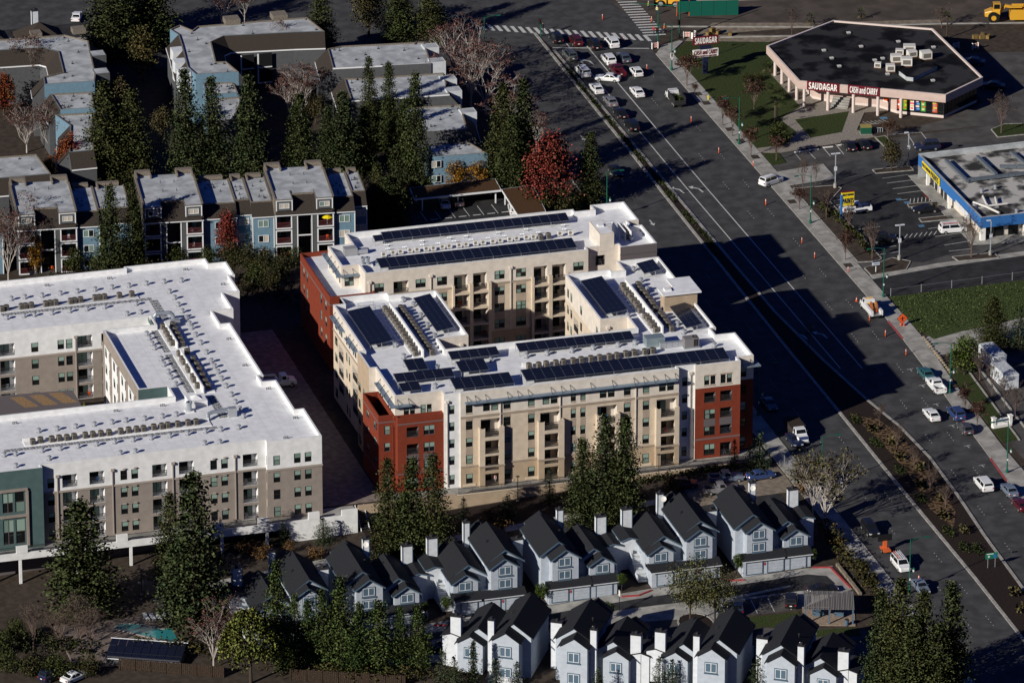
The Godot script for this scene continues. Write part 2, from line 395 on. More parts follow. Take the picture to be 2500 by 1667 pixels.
const TREES := [
	["conifer", "tall dark redwood in the grove behind the grey apartment houses", "redwood grove behind the grey houses", [-50.2, 0.0, -88.1, 20.2, 4.4, -45.3, -0.0, -87.7, 18.3, 4.0, -35.6, 0.0, -87.0, 21.4, 3.6, -30.8, -0.0, -86.7, 19.5, 3.3, -24.8, 0.0, -83.6, 20.4, 3.6, -15.5, 0.0, -84.5, 15.4, 3.3, -11.1, -0.0, -81.1, 13.6, 2.6, -8.5, -0.0, -80.4, 16.6, 3.8, -47.1, 0.0, -90.3, 14.0, 3.3]],
	["conifer", "slim redwood rising in front of the stepped grey apartment house", "slim redwoods by the stepped house", [-0.4, 0.0, -92.8, 18.1, 2.2, 2.8, 0.0, -90.8, 17.3, 2.3, 2.9, 0.0, -73.0, 21.7, 2.9, 3.7, 0.0, -84.2, 12.5, 2.6, -4.0, -0.0, -82.2, 12.5, 2.6]],
	["conifer", "redwood standing behind the carport yard of the rear wing", "redwoods by the carport yard", [-8.6, 0.0, -55.9, 12.3, 2.8, -5.3, 0.0, -56.0, 15.2, 3.0, -7.2, 0.0, -54.6, 10.0, 2.9]],
	["conifer", "redwood beside the big red maple along the street", "redwoods beside the red maple", [17.8, 0.0, -68.8, 19.8, 3.6, 21.3, 0.0, -67.8, 20.6, 3.3, 30.2, 0.0, -56.0, 13.9, 2.9, 18.6, 0.0, -65.5, 14.7, 3.3]],
	["conifer", "dark evergreen beyond the far roofs at the cross street", "evergreens by the cross street", [-35.1, -0.0, -152.2, 17.0, 5.4, -25.8, 0.0, -156.4, 16.3, 5.0, 2.8, 0.0, -140.3, 14.6, 3.4, 19.4, 0.0, -145.9, 13.1, 3.7, 24.7, -0.0, -143.5, 14.2, 3.3, -28.6, 0.0, -161.8, 14.7, 3.9]],
	["conifer", "redwood in front of the blue apartment wall beside the white block", "redwoods before the blue wall", [-58.5, 0.0, -45.5, 17.4, 3.0, -54.6, 0.0, -46.0, 17.5, 2.4]],
	["conifer", "broad redwood in front of the teal bay of the white block", "redwood at the teal bay", [-90.6, -4.5, 76.2, 19.2, 5.9]],
	["conifer", "tall redwood between the white block and the pool", "redwoods by the pool", [-75.6, -3.8, 88.9, 27.1, 5.3, -75.7, -3.8, 72.7, 16.7, 3.2, -76.4, -3.9, 81.8, 13.9, 3.8]],
	["conifer", "redwood in the cluster at the rust-red front corner", "redwoods at the red corner", [-41.2, -2.7, 74.2, 18.0, 3.2, -38.0, -2.6, 76.7, 18.5, 3.2, -34.9, -2.5, 78.1, 19.5, 3.4, -39.0, -2.6, 75.5, 12.3, 3.2]],
	["conifer", "redwood in the cluster before the cream balconies", "redwoods before the balconies", [-5.8, -1.1, 73.9, 19.2, 3.4, -2.9, -1.0, 75.4, 19.4, 3.2, -9.0, -1.3, 72.6, 15.3, 3.1, -4.5, -1.1, 75.1, 12.0, 2.9]],
	["pine", "bright green pine in the row behind the back fence", "pines along the back fence", [-66.1, -3.5, 102.1, 16.7, 2.5, -64.0, -3.5, 105.1, 12.0, 1.8, -62.3, -3.4, 106.4, 11.3, 1.8, -60.2, -3.4, 107.2, 13.3, 1.9, -57.9, -3.3, 109.4, 16.0, 2.8, -52.6, -3.1, 112.0, 12.3, 2.9, -49.4, -3.0, 112.4, 10.9, 1.7, -46.7, -3.0, 112.8, 10.9, 2.4, -55.2, -3.2, 110.4, 11.6, 2.0, -65.7, -3.5, 106.7, 8.2, 2.2, -56.6, -3.3, 111.4, 7.5, 2.2]],
	["conifer", "large redwood by the street in the corner by the shelter hedge", "redwoods at the hedge corner", [16.9, -0.1, 150.7, 21.6, 3.8, 19.4, 0.0, 153.8, 20.8, 3.6, 23.9, 0.0, 153.6, 21.1, 3.6, 15.0, -0.2, 147.7, 18.5, 2.9, 17.4, -0.1, 155.2, 17.4, 3.9, 20.6, 0.0, 157.0, 16.4, 3.6]],
	["cypress", "slim dark cypress between the bare saplings and the row house", "slim cypress", [-40.9, -2.7, 122.9, 8.7, 0.9]],
	["conifer", "young conifer at the garden side of the row houses", "young garden conifers", [-45.6, -2.9, 122.6, 7.8, 1.7, -44.1, -2.9, 123.9, 7.1, 1.5, -38.0, -2.6, 125.4, 6.1, 1.8, -35.3, -2.5, 127.2, 6.1, 1.5, -23.7, -2.0, 130.8, 4.8, 1.4, -14.8, -1.5, 132.8, 5.8, 1.5, -13.1, -1.5, 134.2, 5.8, 1.5, -1.4, -1.0, 139.3, 6.4, 1.8, 6.2, -0.7, 143.6, 4.4, 1.5, 2.9, -0.8, 140.9, 4.7, 1.4]],
	["conifer", "young blue-green cedar planted below the white deck wall", "young cedars below the deck", [-55.2, -3.2, 62.4, 3.9, 1.3, -49.0, -3.0, 63.7, 4.2, 1.8]],
	["conifer", "young cedar planted below the tan retaining wall", "young cedars below the retaining wall", [-26.2, -2.1, 64.2, 4.3, 1.2, -19.3, -1.8, 65.3, 4.1, 1.6, -11.3, -1.4, 61.9, 5.7, 1.3]],
	["conifer", "young conifer at the street end of the terrace", "young conifers at the terrace end", [20.3, 0.0, 59.5, 4.7, 1.1, 23.8, 0.0, 61.7, 6.4, 2.0, 22.0, 0.0, 62.0, 4.7, 1.5]],
	["conifer", "dark evergreen on the slope beside the grass field", "evergreens by the grass field", [77.0, -0.0, 23.9, 8.9, 3.1, 81.0, 0.0, 26.0, 7.4, 2.4]],
	["leafy", "glossy green tree beside the stone edging", "glossy green tree", [68.3, 0.0, 34.2, 7.6, 2.7]],
	["red", "large crimson maple beside the street redwoods", "large crimson maple", [22.6, 0.0, -55.2, 16.0, 5.4]],
	["red", "small dark red maple before the blue apartment wall", "small dark red maple", [-37.7, 0.0, -47.4, 10.3, 2.5]],
	["orange", "rust orange maple behind the grey apartment house", "rust orange maples", [-56.4, 0.0, -88.8, 10.9, 2.9, -59.9, 0.0, -89.8, 6.4, 2.0]],
	["orange", "orange tree at the far courtyard", "orange courtyard tree", [-60.2, 0.0, -128.0, 8.9, 2.6]],
	["yellow", "golden tree behind the brown carport", "golden tree", [9.4, -0.0, -70.5, 5.1, 2.2, 13.4, 0.0, -70.0, 4.7, 2.2]],
	["yellow", "yellow shrub among the bare birches", "yellow shrub", [-70.6, 0.0, -50.9, 7.2, 1.4]],
	["olive", "olive brown tree between the far apartment houses", "olive brown trees", [-31.8, 0.0, -137.7, 11.1, 3.6, -35.3, -0.0, -108.0, 6.7, 2.2, -41.2, 0.0, -118.3, 9.5, 3.0, 14.4, 0.0, -149.6, 11.4, 3.9, -6.4, 0.0, -108.5, 6.0, 2.2]],
	["bare_birch", "bare pinkish birch with pale limbs by the far courtyard", "bare birches by the far courtyard", [-54.6, 0.0, -136.3, 11.5, 3.0, -60.1, -0.0, -108.2, 8.2, 3.1, -56.3, -0.0, -107.2, 8.7, 2.6]],
	["bare_birch", "bare reddish birch beside the stepped grey house", "bare birches by the stepped house", [22.9, -0.0, -108.4, 14.1, 4.1, 23.6, 0.0, -122.0, 11.3, 3.4, 24.5, 0.0, -104.0, 11.9, 4.1, 25.6, 0.0, -92.9, 8.7, 3.0, 28.3, 0.0, -83.6, 7.5, 2.2]],
	["bare_birch", "bare birch by the cross street", "bare birches by the cross street", [-10.8, 0.0, -163.3, 7.6, 2.3, -6.4, 0.0, -163.0, 7.2, 2.3, -6.4, 0.0, -133.8, 10.5, 1.7, -8.9, 0.0, -109.2, 11.1, 3.4, -10.6, 0.0, -111.8, 8.0, 2.6]],
	["bare_birch", "weeping bare birch before the grey apartment house", "weeping bare birches", [-72.1, 0.0, -53.3, 12.1, 2.8, -76.0, 0.0, -48.6, 11.3, 2.5]],
	["bare", "bare pale tree beside the pool hedge", "bare trees by the pool", [-100.5, -5.0, 86.1, 7.6, 1.4, -96.6, -4.8, 87.6, 6.9, 2.0, -93.7, -4.7, 88.8, 8.8, 2.0, -92.4, -4.6, 90.3, 7.4, 1.7]],
	["bare_birch", "bare reddish birch beside the pool solar roof", "bare birches by the pool roof", [-75.9, -3.8, 101.7, 9.6, 2.6, -72.3, -3.7, 99.9, 8.9, 1.6]],
	["willow", "yellow-green weeping tree behind the back fence", "weeping tree", [-71.8, -3.7, 108.7, 12.3, 4.9]],
	["sparse", "yellow-green street tree by the parked grey sedan", "yellow-green street tree", [26.6, 0.0, 86.7, 11.5, 3.9]],
	["sparse", "thin grey-green tree next to the yellow-green street tree", "thin grey-green tree", [26.2, 0.0, 81.8, 9.5, 2.6]],
	["greygreen", "grey-green tree in the turning circle", "grey-green trees in the turning circle", [-3.5, -1.0, 112.2, 10.5, 3.6, 0.4, -0.9, 112.4, 8.5, 3.6]],
	["bare", "bare sapling in the planted median", "bare median saplings", [48.0, 0.0, 50.5, 3.6, 0.8, 47.4, 0.0, 60.8, 4.3, 0.9, 47.7, -0.0, 68.5, 3.8, 0.9, 47.1, 0.0, 78.1, 4.3, 1.0, 47.5, 0.0, 84.3, 3.9, 1.0, 47.1, 0.0, 16.0, 3.8, 0.7]],
	["thin", "small reddish street tree in a sidewalk square", "street trees in sidewalk squares", [64.2, 0.0, -108.1, 5.6, 1.5, 64.4, 0.0, -86.7, 5.3, 1.1, 64.5, 0.0, -81.2, 5.3, 1.1, 64.7, 0.0, -70.7, 4.9, 1.1, 64.1, 0.0, -102.9, 2.2, 0.5]],
	["thin", "small reddish street tree on the sidewalk by the paint shop planter", "street trees by the paint shop", [65.0, 0.0, -43.7, 3.9, 1.0, 65.3, 0.0, -19.0, 5.2, 1.1]],
	["bare", "thin bare tree in the paint shop planter", "bare planter trees", [68.3, 0.0, -38.6, 5.2, 0.9, 70.1, 0.0, -31.4, 5.2, 0.9, 69.9, 0.0, -18.2, 6.6, 1.3, 68.3, 0.0, -51.9, 6.1, 0.9, 71.7, 0.0, -54.7, 3.9, 0.7]],
	["thin", "small street tree on the sidewalk by the narrow lawn", "street trees by the narrow lawn", [63.3, 0.0, 48.7, 4.1, 0.9, 62.7, 0.0, 56.4, 4.6, 1.0]],
	["bare", "bare tree in the strip beside the white containers", "bare trees by the containers", [70.0, -0.0, 37.1, 5.1, 1.0, 69.9, 0.0, 43.5, 5.3, 1.0, 70.1, 0.0, 49.0, 5.1, 1.1, 70.0, 0.0, 54.5, 5.5, 1.1]],
	["thin", "bare lawn tree in front of the octagonal shop", "bare lawn tree", [72.5, 0.0, -93.2, 5.4, 1.3]],
	["olive", "round yellowing tree at the paint shop island", "yellowing island tree", [86.8, 0.0, -57.4, 6.2, 2.1]],
	["thin", "dark reddish tree beside the green utility box", "dark reddish tree", [91.4, 0.0, -72.9, 2.9, 1.2]],
	["thin", "small dark red tree at the corner of the paved court", "dark red court tree", [68.4, 0.0, -67.4, 4.4, 1.1]],
	["bare", "bare tree beside the kerb of the shop lot", "bare lot trees", [111.9, 0.0, -69.4, 7.1, 1.5, 91.2, 0.0, -128.4, 5.4, 0.8, 119.8, 0.0, -124.9, 3.8, 1.4]],
	["bare", "bare tree at the corner of the blue shop", "bare tree at the blue shop", [86.7, 0.0, -14.3, 7.4, 1.8]],
	["topiary", "clipped round tree at a row house garage", "clipped garage trees", [-23.0, -1.9, 97.8, 3.6, 1.1, -37.6, -2.6, 95.9, 3.2, 1.0, -10.2, -1.3, 98.1, 3.3, 0.8, -41.1, -2.7, 95.7, 2.7, 0.6, -15.2, -1.6, 106.8, 3.2, 1.3]],
	["topiary", "clipped round tree by the gate between the last row houses", "clipped gate trees", [8.4, -0.6, 98.7, 3.8, 0.8, 20.7, 0.0, 98.9, 2.6, 0.6]],
	["palm", "tall fan palm beside the octagonal shop", "fan palms", [96.3, 0.0, -132.5, 2.7, 1.2, 106.7, -0.0, -133.5, 2.3, 1.2, 118.9, 0.0, -119.2, 5.3, 1.2]],
	["palm", "low bushy palm in front of the octagonal shop columns", "low palms", [80.8, 0.0, -110.6, 2.3, 1.5, 78.0, 0.0, -99.8, 2.3, 1.3, 74.8, 0.0, -87.6, 4.2, 2.5]],
	["shrub", "dense olive shrub tree behind the white block", "shrub trees behind the white block", [-64.2, 0.0, -50.0, 4.9, 1.8, -56.3, 0.0, -49.7, 4.9, 1.8, -51.9, 0.0, -51.4, 5.0, 1.9, -48.9, 0.0, -50.6, 5.0, 1.8, -42.6, 0.0, -52.7, 3.4, 1.4, -37.7, 0.0, -45.5, 4.9, 1.9, -35.5, 0.0, -42.9, 5.3, 1.8, -33.1, 0.0, -40.6, 5.2, 1.8, -30.3, 0.0, -37.5, 5.3, 2.1, -35.9, 0.0, -35.3, 4.5, 2.1, -33.4, 0.0, -33.6, 4.2, 1.8, -40.2, 0.0, -38.4, 3.8, 1.8, -26.9, 0.0, -42.4, 3.8, 1.4, -60.2, 0.0, -48.3, 3.6, 1.6, -46.6, 0.0, -48.0, 3.8, 1.8, -41.5, 0.0, -46.5, 3.8, 1.6]],
	["shrub", "round evergreen shrub beside the red maple", "evergreen shrubs by the maple", [21.2, 0.0, -53.5, 4.6, 1.8, 24.3, 0.0, -52.7, 4.9, 2.0, 18.7, 0.0, -55.3, 3.1, 1.4, 26.9, 0.0, -53.9, 3.5, 1.4]],
	["shrub", "large round bush on the shop lawn", "large round bush", [71.5, 0.0, -75.2, 4.5, 2.2]],
	["shrub", "dark clipped bush on the shop lawn", "dark clipped bush", [75.6, 0.0, -107.2, 1.7, 1.3, 77.2, 0.0, -107.2, 1.6, 1.3]],
	["brownshrub", "rust brown bush by the shaded path behind the row houses", "rust brown bushes", [-51.7, -3.1, 69.2, 2.1, 1.6, -55.0, -3.2, 65.7, 2.3, 1.0, -22.3, -1.9, 71.4, 3.9, 1.9, -23.4, -2.0, 69.4, 4.3, 1.3, -59.6, -3.3, 66.4, 2.5, 1.9, -61.5, -3.4, 63.4, 2.1, 1.6]],
	["brownshrub", "reddish bare bush in the shaded lot", "reddish bare bushes", [7.6, -0.6, 66.5, 3.6, 1.6, 29.5, 0.0, 71.7, 3.2, 1.3, 27.0, 0.0, 74.3, 4.6, 1.6]],
	["shrub", "round clipped bush in front of the long hedge", "round clipped bushes", [27.3, 0.0, 101.2, 1.4, 0.8, 27.5, 0.0, 103.3, 1.8, 1.2, 27.7, 0.0, 106.5, 1.4, 0.9, 27.1, 0.0, 108.9, 1.4, 0.9]],
	["shrub", "bush at the foot of the pool fence", "bushes by the pool fence", [-105.6, -5.0, 92.1, 3.4, 2.2, -102.6, -5.0, 94.5, 3.4, 2.2, -98.9, -4.9, 96.4, 3.8, 2.5, -94.7, -4.7, 97.4, 3.4, 2.2, -105.6, -5.0, 86.1, 4.1, 1.9, -102.3, -5.0, 82.6, 4.2, 1.9]],
]

# ---------------------------------------------------------------- ground, roads, pavements
func fall(x: float) -> float:   # the land in front of the terraces drops towards -x
	var t = [[-300.0, -6.0], [-100.0, -5.0], [-78.0, -3.9], [-45.0, -2.9], [-22.0, -1.9], [-8.0, -1.2], [8.0, -0.6], [19.0, 0.0], [400.0, 0.0]]
	for i in t.size() - 1:
		if x <= t[i + 1][0]:
			return lerpf(t[i][1], t[i + 1][1], (x - t[i][0]) / (t[i + 1][0] - t[i][0]))
	return 0.0

func gy(x: float, z: float) -> float:
	return fall(x) if z > 58.0 else 0.0

func strip(called: String, poly: Array, y: float, m: Material, th := 0.0) -> MeshInstance3D:
	var mb = MB.new(); var p = V2(poly)
	mb.cap(p, y)
	if th > 0.0: mb.sides(p, y - th, y)
	return struct(called, mb, m)

# a sheet that follows the falling land: quads between two edge lines (lists of x, z)
func drape(mb: MB, poly: PackedVector2Array, lift: float) -> void:
	var t = Geometry2D.triangulate_polygon(poly)
	for i in range(0, t.size(), 3):
		var q = []
		for k in 3:
			var p = poly[t[i + k]]
			q.append(Vector3(p.x, fall(p.x) + lift, p.y))
		mb.trin(q[0], q[1], q[2], Vector3.UP)

func front_sheet(called: String, a: Array, y: float, m: Material) -> MeshInstance3D:   # polygon cut at the bends of the slope, then draped
	var mb = MB.new(); var src = V2(a)
	var cuts = [-300.0, -100.0, -78.0, -45.0, -22.0, -8.0, 8.0, 19.0, 400.0]
	for i in cuts.size() - 1:
		var band = V2([cuts[i], 50, cuts[i + 1], 50, cuts[i + 1], 400, cuts[i], 400])
		for q in Geometry2D.intersect_polygons(src, band): drape(mb, q, y)
	return struct(called, mb, m)

func line(mb: MB, pts: Array, w: float, y: float) -> void:   # painted line along x, z points
	for i in range(0, pts.size() - 3, 2):
		var a = Vector2(pts[i], pts[i + 1]); var b = Vector2(pts[i + 2], pts[i + 3])
		var s = (b - a).normalized().orthogonal() * w / 2
		mb.quadn(Vector3(a.x - s.x, y, a.y - s.y), Vector3(b.x - s.x, y, b.y - s.y), Vector3(b.x + s.x, y, b.y + s.y), Vector3(a.x + s.x, y, a.y + s.y), Vector3.UP)

func kerb_line(mb: MB, pts: Array, w := 0.16, h := 0.13, y := 0.0) -> void:
	for i in range(0, pts.size() - 3, 2):
		mb.bar(Vector3(pts[i], y + h / 2, pts[i + 1]), Vector3(pts[i + 2], y + h / 2, pts[i + 3]), w, h)

func arrow(called: String, x: float, z: float, kind: String, parent: Node) -> void:
	var mb = MB.new()
	var y = 0.031
	if kind == "left":    # stem along z, head to -x (towards -z and left)
		mb.cap(V2([x - 0.15, z + 1.7, x + 0.15, z + 1.7, x - 0.05, z - 0.2, x - 1.0, z - 1.2, x - 1.2, z - 0.8, x - 0.4, z - 0.1]), y)
		mb.cap(V2([x - 0.75, z - 1.75, x - 1.75, z - 1.55, x - 1.35, z - 0.35]), y)
	else:                 # straight on towards +z
		mb.cap(V2([x - 0.12, z - 1.2, x + 0.12, z - 1.2, x + 0.12, z + 0.5, x - 0.12, z + 0.5]), y)
		mb.cap(V2([x - 0.5, z + 0.5, x + 0.5, z + 0.5, x, z + 1.6]), y)
	obj(called, mb, M.paint, parent)

func build_ground() -> void:
	var mb = MB.new()
	mb.cap(V2([-420, -420, 420, -420, 420, 57.5, -420, 57.5]), -0.03)
	mb.cap(V2([19, 57.5, 420, 57.5, 420, 400, 19, 400]), -0.03)
	struct("ground", mb, M.dirt)
	front_sheet("ground", [-300, 57.6, 19, 57.6, 19, 400, -300, 400], -0.03, M.dirt)
	# carriageways
	var road: MeshInstance3D = strip("road", [30.4, 400, 30.4, -128, 24, -136, -60, -150, -60, -210, 20, -196, 60, -184, 70, -140, 63.8, -129, 63.8, 10, 60.2, 86, 58, 400], 0.0, M.asphalt)
	strip("road", [66, -138.5, 250, -95, 250, -137, 70, -172, 60, -184, 66, -140], 0.004, M.asphalt_brown)
	# lane lines and arrows are parts of the road
	for a in [[49.2, -137, 49.0, -60, 49.4, 26], [52.5, -136, 52.4, -60, 52.9, 27]]:
		var l = MB.new(); line(l, a, 0.2, 0.012); obj("lane_line", l, M.paint, road)
	var l2 = MB.new(); line(l2, [46.0, -134.5, 63.4, -129.2], 0.35, 0.016); obj("stop_line", l2, M.paint, road)
	var l3 = MB.new()
	line(l3, [46.2, -122, 46.5, -60, 46.5, 20], 0.14, 0.012); obj("lane_line", l3, M.paint, road)
	for i in 16:   # raised lane markers
		for x in [56.1, 59.8]:
			var d = MB.new()
			for k in 4:
				var z = -118.0 + i * 14.5 + k * 1.1
				var xx: float = x - (0.0 if z < 10 else (z - 10) * 0.045)
				d.box(xx - 0.06, xx + 0.06, 0.0, 0.03, z - 0.06, z + 0.06)
			obj("lane_dots", d, M.paint, road)
	for i in 14:
		var d = MB.new()
		for k in 4:
			var z = -20.0 + i * 12.0 + k * 1.1
			for x in [36.6, 40.2]:
				d.box(x - 0.06, x + 0.06, 0.0, 0.03, z - 0.06, z + 0.06)
		obj("lane_dots", d, M.paint, road)
	arrow("turn_arrow", 47.8, -58.5, "left", road); arrow("turn_arrow", 51.2, -58.0, "left", road)
	arrow("turn_arrow", 48.0, 11.0, "left", road); arrow("turn_arrow", 51.4, 11.5, "left", road)
	arrow("turn_arrow", 50.9, -125.5, "left", road)
	for z in [-70.0, -45.0, -88.0]: arrow("straight_arrow", 38.2, z, "straight", road)
	# zebra crossings
	for i in 22:
		var t = i / 21.0
		var o = Vector2(36.5, -148.8).lerp(Vector2(64.6, -134.6), t)
		var q = MB.new()
		q.cap(V2([o.x - 0.35, o.y - 1.9, o.x + 0.35, o.y - 1.75, o.x + 0.45, o.y + 1.7, o.x - 0.25, o.y + 1.55]), 0.018)
		obj("crossing_bar", q, M.paint, road)
	for i in 15:
		var z = -136.5 - i * 1.45
		var q = MB.new()
		q.cap(V2([64.6 + i * 0.03, z, 68.6, z + 0.5, 68.6, z + 1.1, 64.6 + i * 0.03, z + 0.6]), 0.022)
		obj("crossing_bar", q, M.paint, road)
	# parking ticks along the kerbs
	for z in [29.5, 36.5, 44.5, 53.5, 62.0, 70.0, 78.5]:
		var x = 61.0 - (z - 15) * 0.042
		var q = MB.new(); line(q, [x - 0.5, z, x + 0.6, z - 0.1], 0.12, 0.012); line(q, [x, z, x + 0.1, z + 0.9], 0.12, 0.012); obj("parking_tick", q, M.paint, road)
	for z in [61.5, 69.0]:
		var q = MB.new(); line(q, [32.9, z, 33.8, z], 0.12, 0.012); line(q, [33.4, z, 33.4, z + 0.8], 0.12, 0.012); obj("parking_tick", q, M.paint, road)
	# median: kerbs, planted bed
	var ml = [45.0, -143, 44.8, -120, 44.5, -80, 44.0, -40, 43.5, 10, 43.4, 45, 43.2, 72, 43.2, 110, 42.6, 150, 42.6, 240]
	var mr = [45.9, -133, 46.1, -100, 46.1, -39, 46.4, 0, 47.7, 22, 49.4, 40, 51.0, 51.5, 51.6, 65, 51.0, 80, 49.9, 96, 49.0, 117, 48.4, 240]
	var bed = ml.duplicate()
	for i in range(mr.size() - 2, -2, -2): bed.append(mr[i]); bed.append(mr[i + 1])
	strip("median_bed", bed, 0.10, M.bark_mulch, 0.12)
	for e in [ml, mr]:
		var k = MB.new(); kerb_line(k, e, 0.5, 0.16); struct("kerb", k, M.kerb)
	# pavements
	strip("sidewalk", [63.8, -126, 66, -129.8, 70, -131.5, 70.6, -131, 66.8, -126, 66.9, 16, 65.5, 38, 64.4, 64, 64.2, 240, 58.6, 240, 60.2, 86, 61.5, 59, 62.9, 34, 63.8, 12], 0.13, M.concrete, 0.13)
	var kr = MB.new(); kerb_line(kr, [63.75, -126, 63.75, 12, 62.85, 34, 61.45, 59, 60.15, 86, 59, 200], 0.2, 0.14); struct("kerb", kr, M.kerb)
	for e in [[61.95, 47.5, 61.7, 53], [60.9, 68, 60.4, 77], [63.6, 9, 63.5, 17]]:
		var rk = MB.new(); kerb_line(rk, e, 0.24, 0.146); struct("kerb", rk, M.red_kerb)
	strip("sidewalk", [27.2, -20, 30.4, -20, 30.4, 118, 31.0, 240, 28.4, 240, 27.6, 118, 27.2, 70], 0.13, M.concrete, 0.13)
	var kl = MB.new(); kerb_line(kl, [30.45, -120, 30.45, 118, 31.0, 240], 0.2, 0.14); struct("kerb", kl, M.kerb)
	# sidewalk joints
	var walk = strip("sidewalk_joint", [63.9, -120, 66.7, -120, 66.7, -119.96, 63.9, -119.96], 0.134, M.seam)
	for i in 90:
		var z = -117.0 + i * 1.9
		var x = 64.0 - (0.0 if z < 12 else (z - 12) * 0.055)
		var j = MB.new(); line(j, [x, z, x + 2.7, z + 0.05], 0.05, 0.134)
		if i % 2 == 0: obj("joint", j, M.dirt_light, walk)
	# tree wells in the sidewalk
	for p in [[64.9, -103.5], [65.0, -98.5], [65.1, -84.5], [65.2, -78.5], [65.3, -70.0], [64.9, -47.5], [65.0, -16.5], [64.9, 38.5], [64.0, 49.0]]:
		strip("planting_square", [p[0] - 0.7, p[1] - 0.9, p[0] + 0.7, p[1] - 0.9, p[0] + 0.7, p[1] + 0.9, p[0] - 0.7, p[1] + 0.9], 0.137, M.dirt)
	# shop lawn, paved court, lots
	strip("lawn", [67, -126, 71.5, -130.8, 86, -126, 86, -119, 81, -112, 81, -92, 76.5, -88, 75.4, -86.8, 76.4, -80, 72.5, -74.5, 67, -74.3], 0.10, M.lawn, 0.1)
	strip("lawn", [67.1, -71.4, 70, -71, 69.8, -65.9, 67.1, -65.5], 0.12, M.lawn, 0.1)
	strip("lawn", [78.0, -86, 88.8, -87.3, 84.2, -77.7, 77.9, -76.5], 0.13, M.lawn, 0.1)
	strip("plaza", [79.8, -109.3, 84, -111, 98, -86, 91.4, -86.2, 87.2, -78, 89.5, -73.9, 70.2, -71, 67, -72.2, 67, -74.2, 72.6, -74.4, 76.4, -80, 75.5, -87, 79.8, -92], 0.09, M.paving, 0.09)
	var lots = MB.new()
	lots.cap(V2([67, -71, 115, -74, 150, -64, 150, -12, 67, -12, 67, -50]), 0.004)
	lots.cap(V2([89.5, -73.9, 104.8, -79, 113.9, -85.2, 113.9, -112, 150, -104, 150, -64, 115, -73.9]), 0.004)
	struct("parking_lot", lots, M.asphalt_old)
	strip("parking_lot", [73, -56.5, 91.5, -58, 91.5, -20, 78, -14.5, 71, -18, 71, -40], 0.008, M.asphalt_new)
	strip("driveway", [64.0, -60.5, 100, -66.5, 150, -60, 150, -53.5, 92, -57.5, 64.0, -54.5], 0.012, M.asphalt)
	strip("driveway_apron", [63.9, -61.5, 76, -63.5, 76, -56, 63.9, -54.5], 0.136, M.concrete)
	strip("driveway", [64.5, -8.0, 67, -12, 150, -17, 150, -5, 100, -2.4, 67.4, -1.4, 64.5, -1.0], 0.02, M.asphalt_new)
	strip("gutter", [66.9, -11.3, 80, -13.4, 110, -15.6, 150, -18, 150, -15.9, 110, -13.6, 80, -11.6, 66.9, -9.6], 0.026, M.concrete)
	# grass field and lane beyond the second driveway
	strip("grass_field", [67.4, -1.2, 84, -1.8, 150, -4.5, 150, 7, 92, 12, 75, 16.2, 68.5, 18.5, 66.9, 12], 0.05, M.field, 0.05)
	strip("path", [66.8, 17.2, 75, 16.4, 92, 12.2, 150, 7.2, 150, 14, 88, 20, 75, 23.5, 66.6, 25.5], 0.04, M.concrete)
	strip("parking_lot", [72, 26, 150, 16, 150, 90, 66, 90, 66, 64, 69, 50], 0.006, M.asphalt_old)
	strip("lawn", [66.6, 33.5, 69.4, 32.0, 67.8, 62.0, 65.0, 62.4, 65.9, 38.5], 0.10, M.lawn, 0.1)
	for e in [[69.5, 31.9, 67.9, 62.2], [71.7, 30, 70.2, 64]]:
		var k = MB.new(); kerb_line(k, e, 0.3, 0.2); struct("kerb", k, M.concrete)
	# back of the shop: new pavement bands of the roadworks
	for e in [[70, -139.6, 96, -132, 120, -127, 140, -122], [78, -131.2, 90, -128.5, 97, -127], [76, -152.5, 100, -147.5, 125, -142, 165, -134]]:
		var k = MB.new(); kerb_line(k, e, 0.45, 0.16); struct("kerb", k, M.concrete)
	strip("gravel_verge", [74, -133.5, 79, -139.3, 97, -134.2, 121, -129.3, 121, -127.6, 97, -132], 0.02, M.dirt_light)
	strip("earthworks", [60, -184, 70, -155.0, 76, -152.6, 100, -147.6, 165, -134.5, 250, -118, 250, -200, 60, -215], 0.006, M.dirt_light)
	strip("gravel_verge", [71, -131.2, 86, -126.4, 90, -127.6, 86, -130.4, 73, -134], 0.03, M.dirt_light)
	# passage between the two big buildings, courtyards
	strip("courtyard", [-48, -16, -37.5, -16, -37.5, 57, -48, 57], 0.004, mat(0.25, 0.205, 0.18, 0.9, "mottle", 0.1))
	strip("courtyard", [-26, 3, 20, 3, 20, 38, -26, 38], 0.006, M.concrete)
	strip("terrace", [-27, 55, 26.8, 53, 26.8, 58.4, -37, 58.4, -37, 55], 0.01, M.concrete)

# ---------------------------------------------------------------- facades
func face(side: String, x: float, z: float) -> Transform3D:   # local x runs along the wall, y up, z outward
	match side:
		"front": return Transform3D(Basis(), Vector3(0, 0, z))
		"left": return Transform3D(Basis(Vector3(0, 0, 1), Vector3.UP, Vector3(-1, 0, 0)), Vector3(x, 0, 0))
		"right": return Transform3D(Basis(Vector3(0, 0, -1), Vector3.UP, Vector3(1, 0, 0)), Vector3(x, 0, 0))
	return Transform3D(Basis(Vector3(-1, 0, 0), Vector3.UP, Vector3(0, 0, -1)), Vector3(0, 0, z))

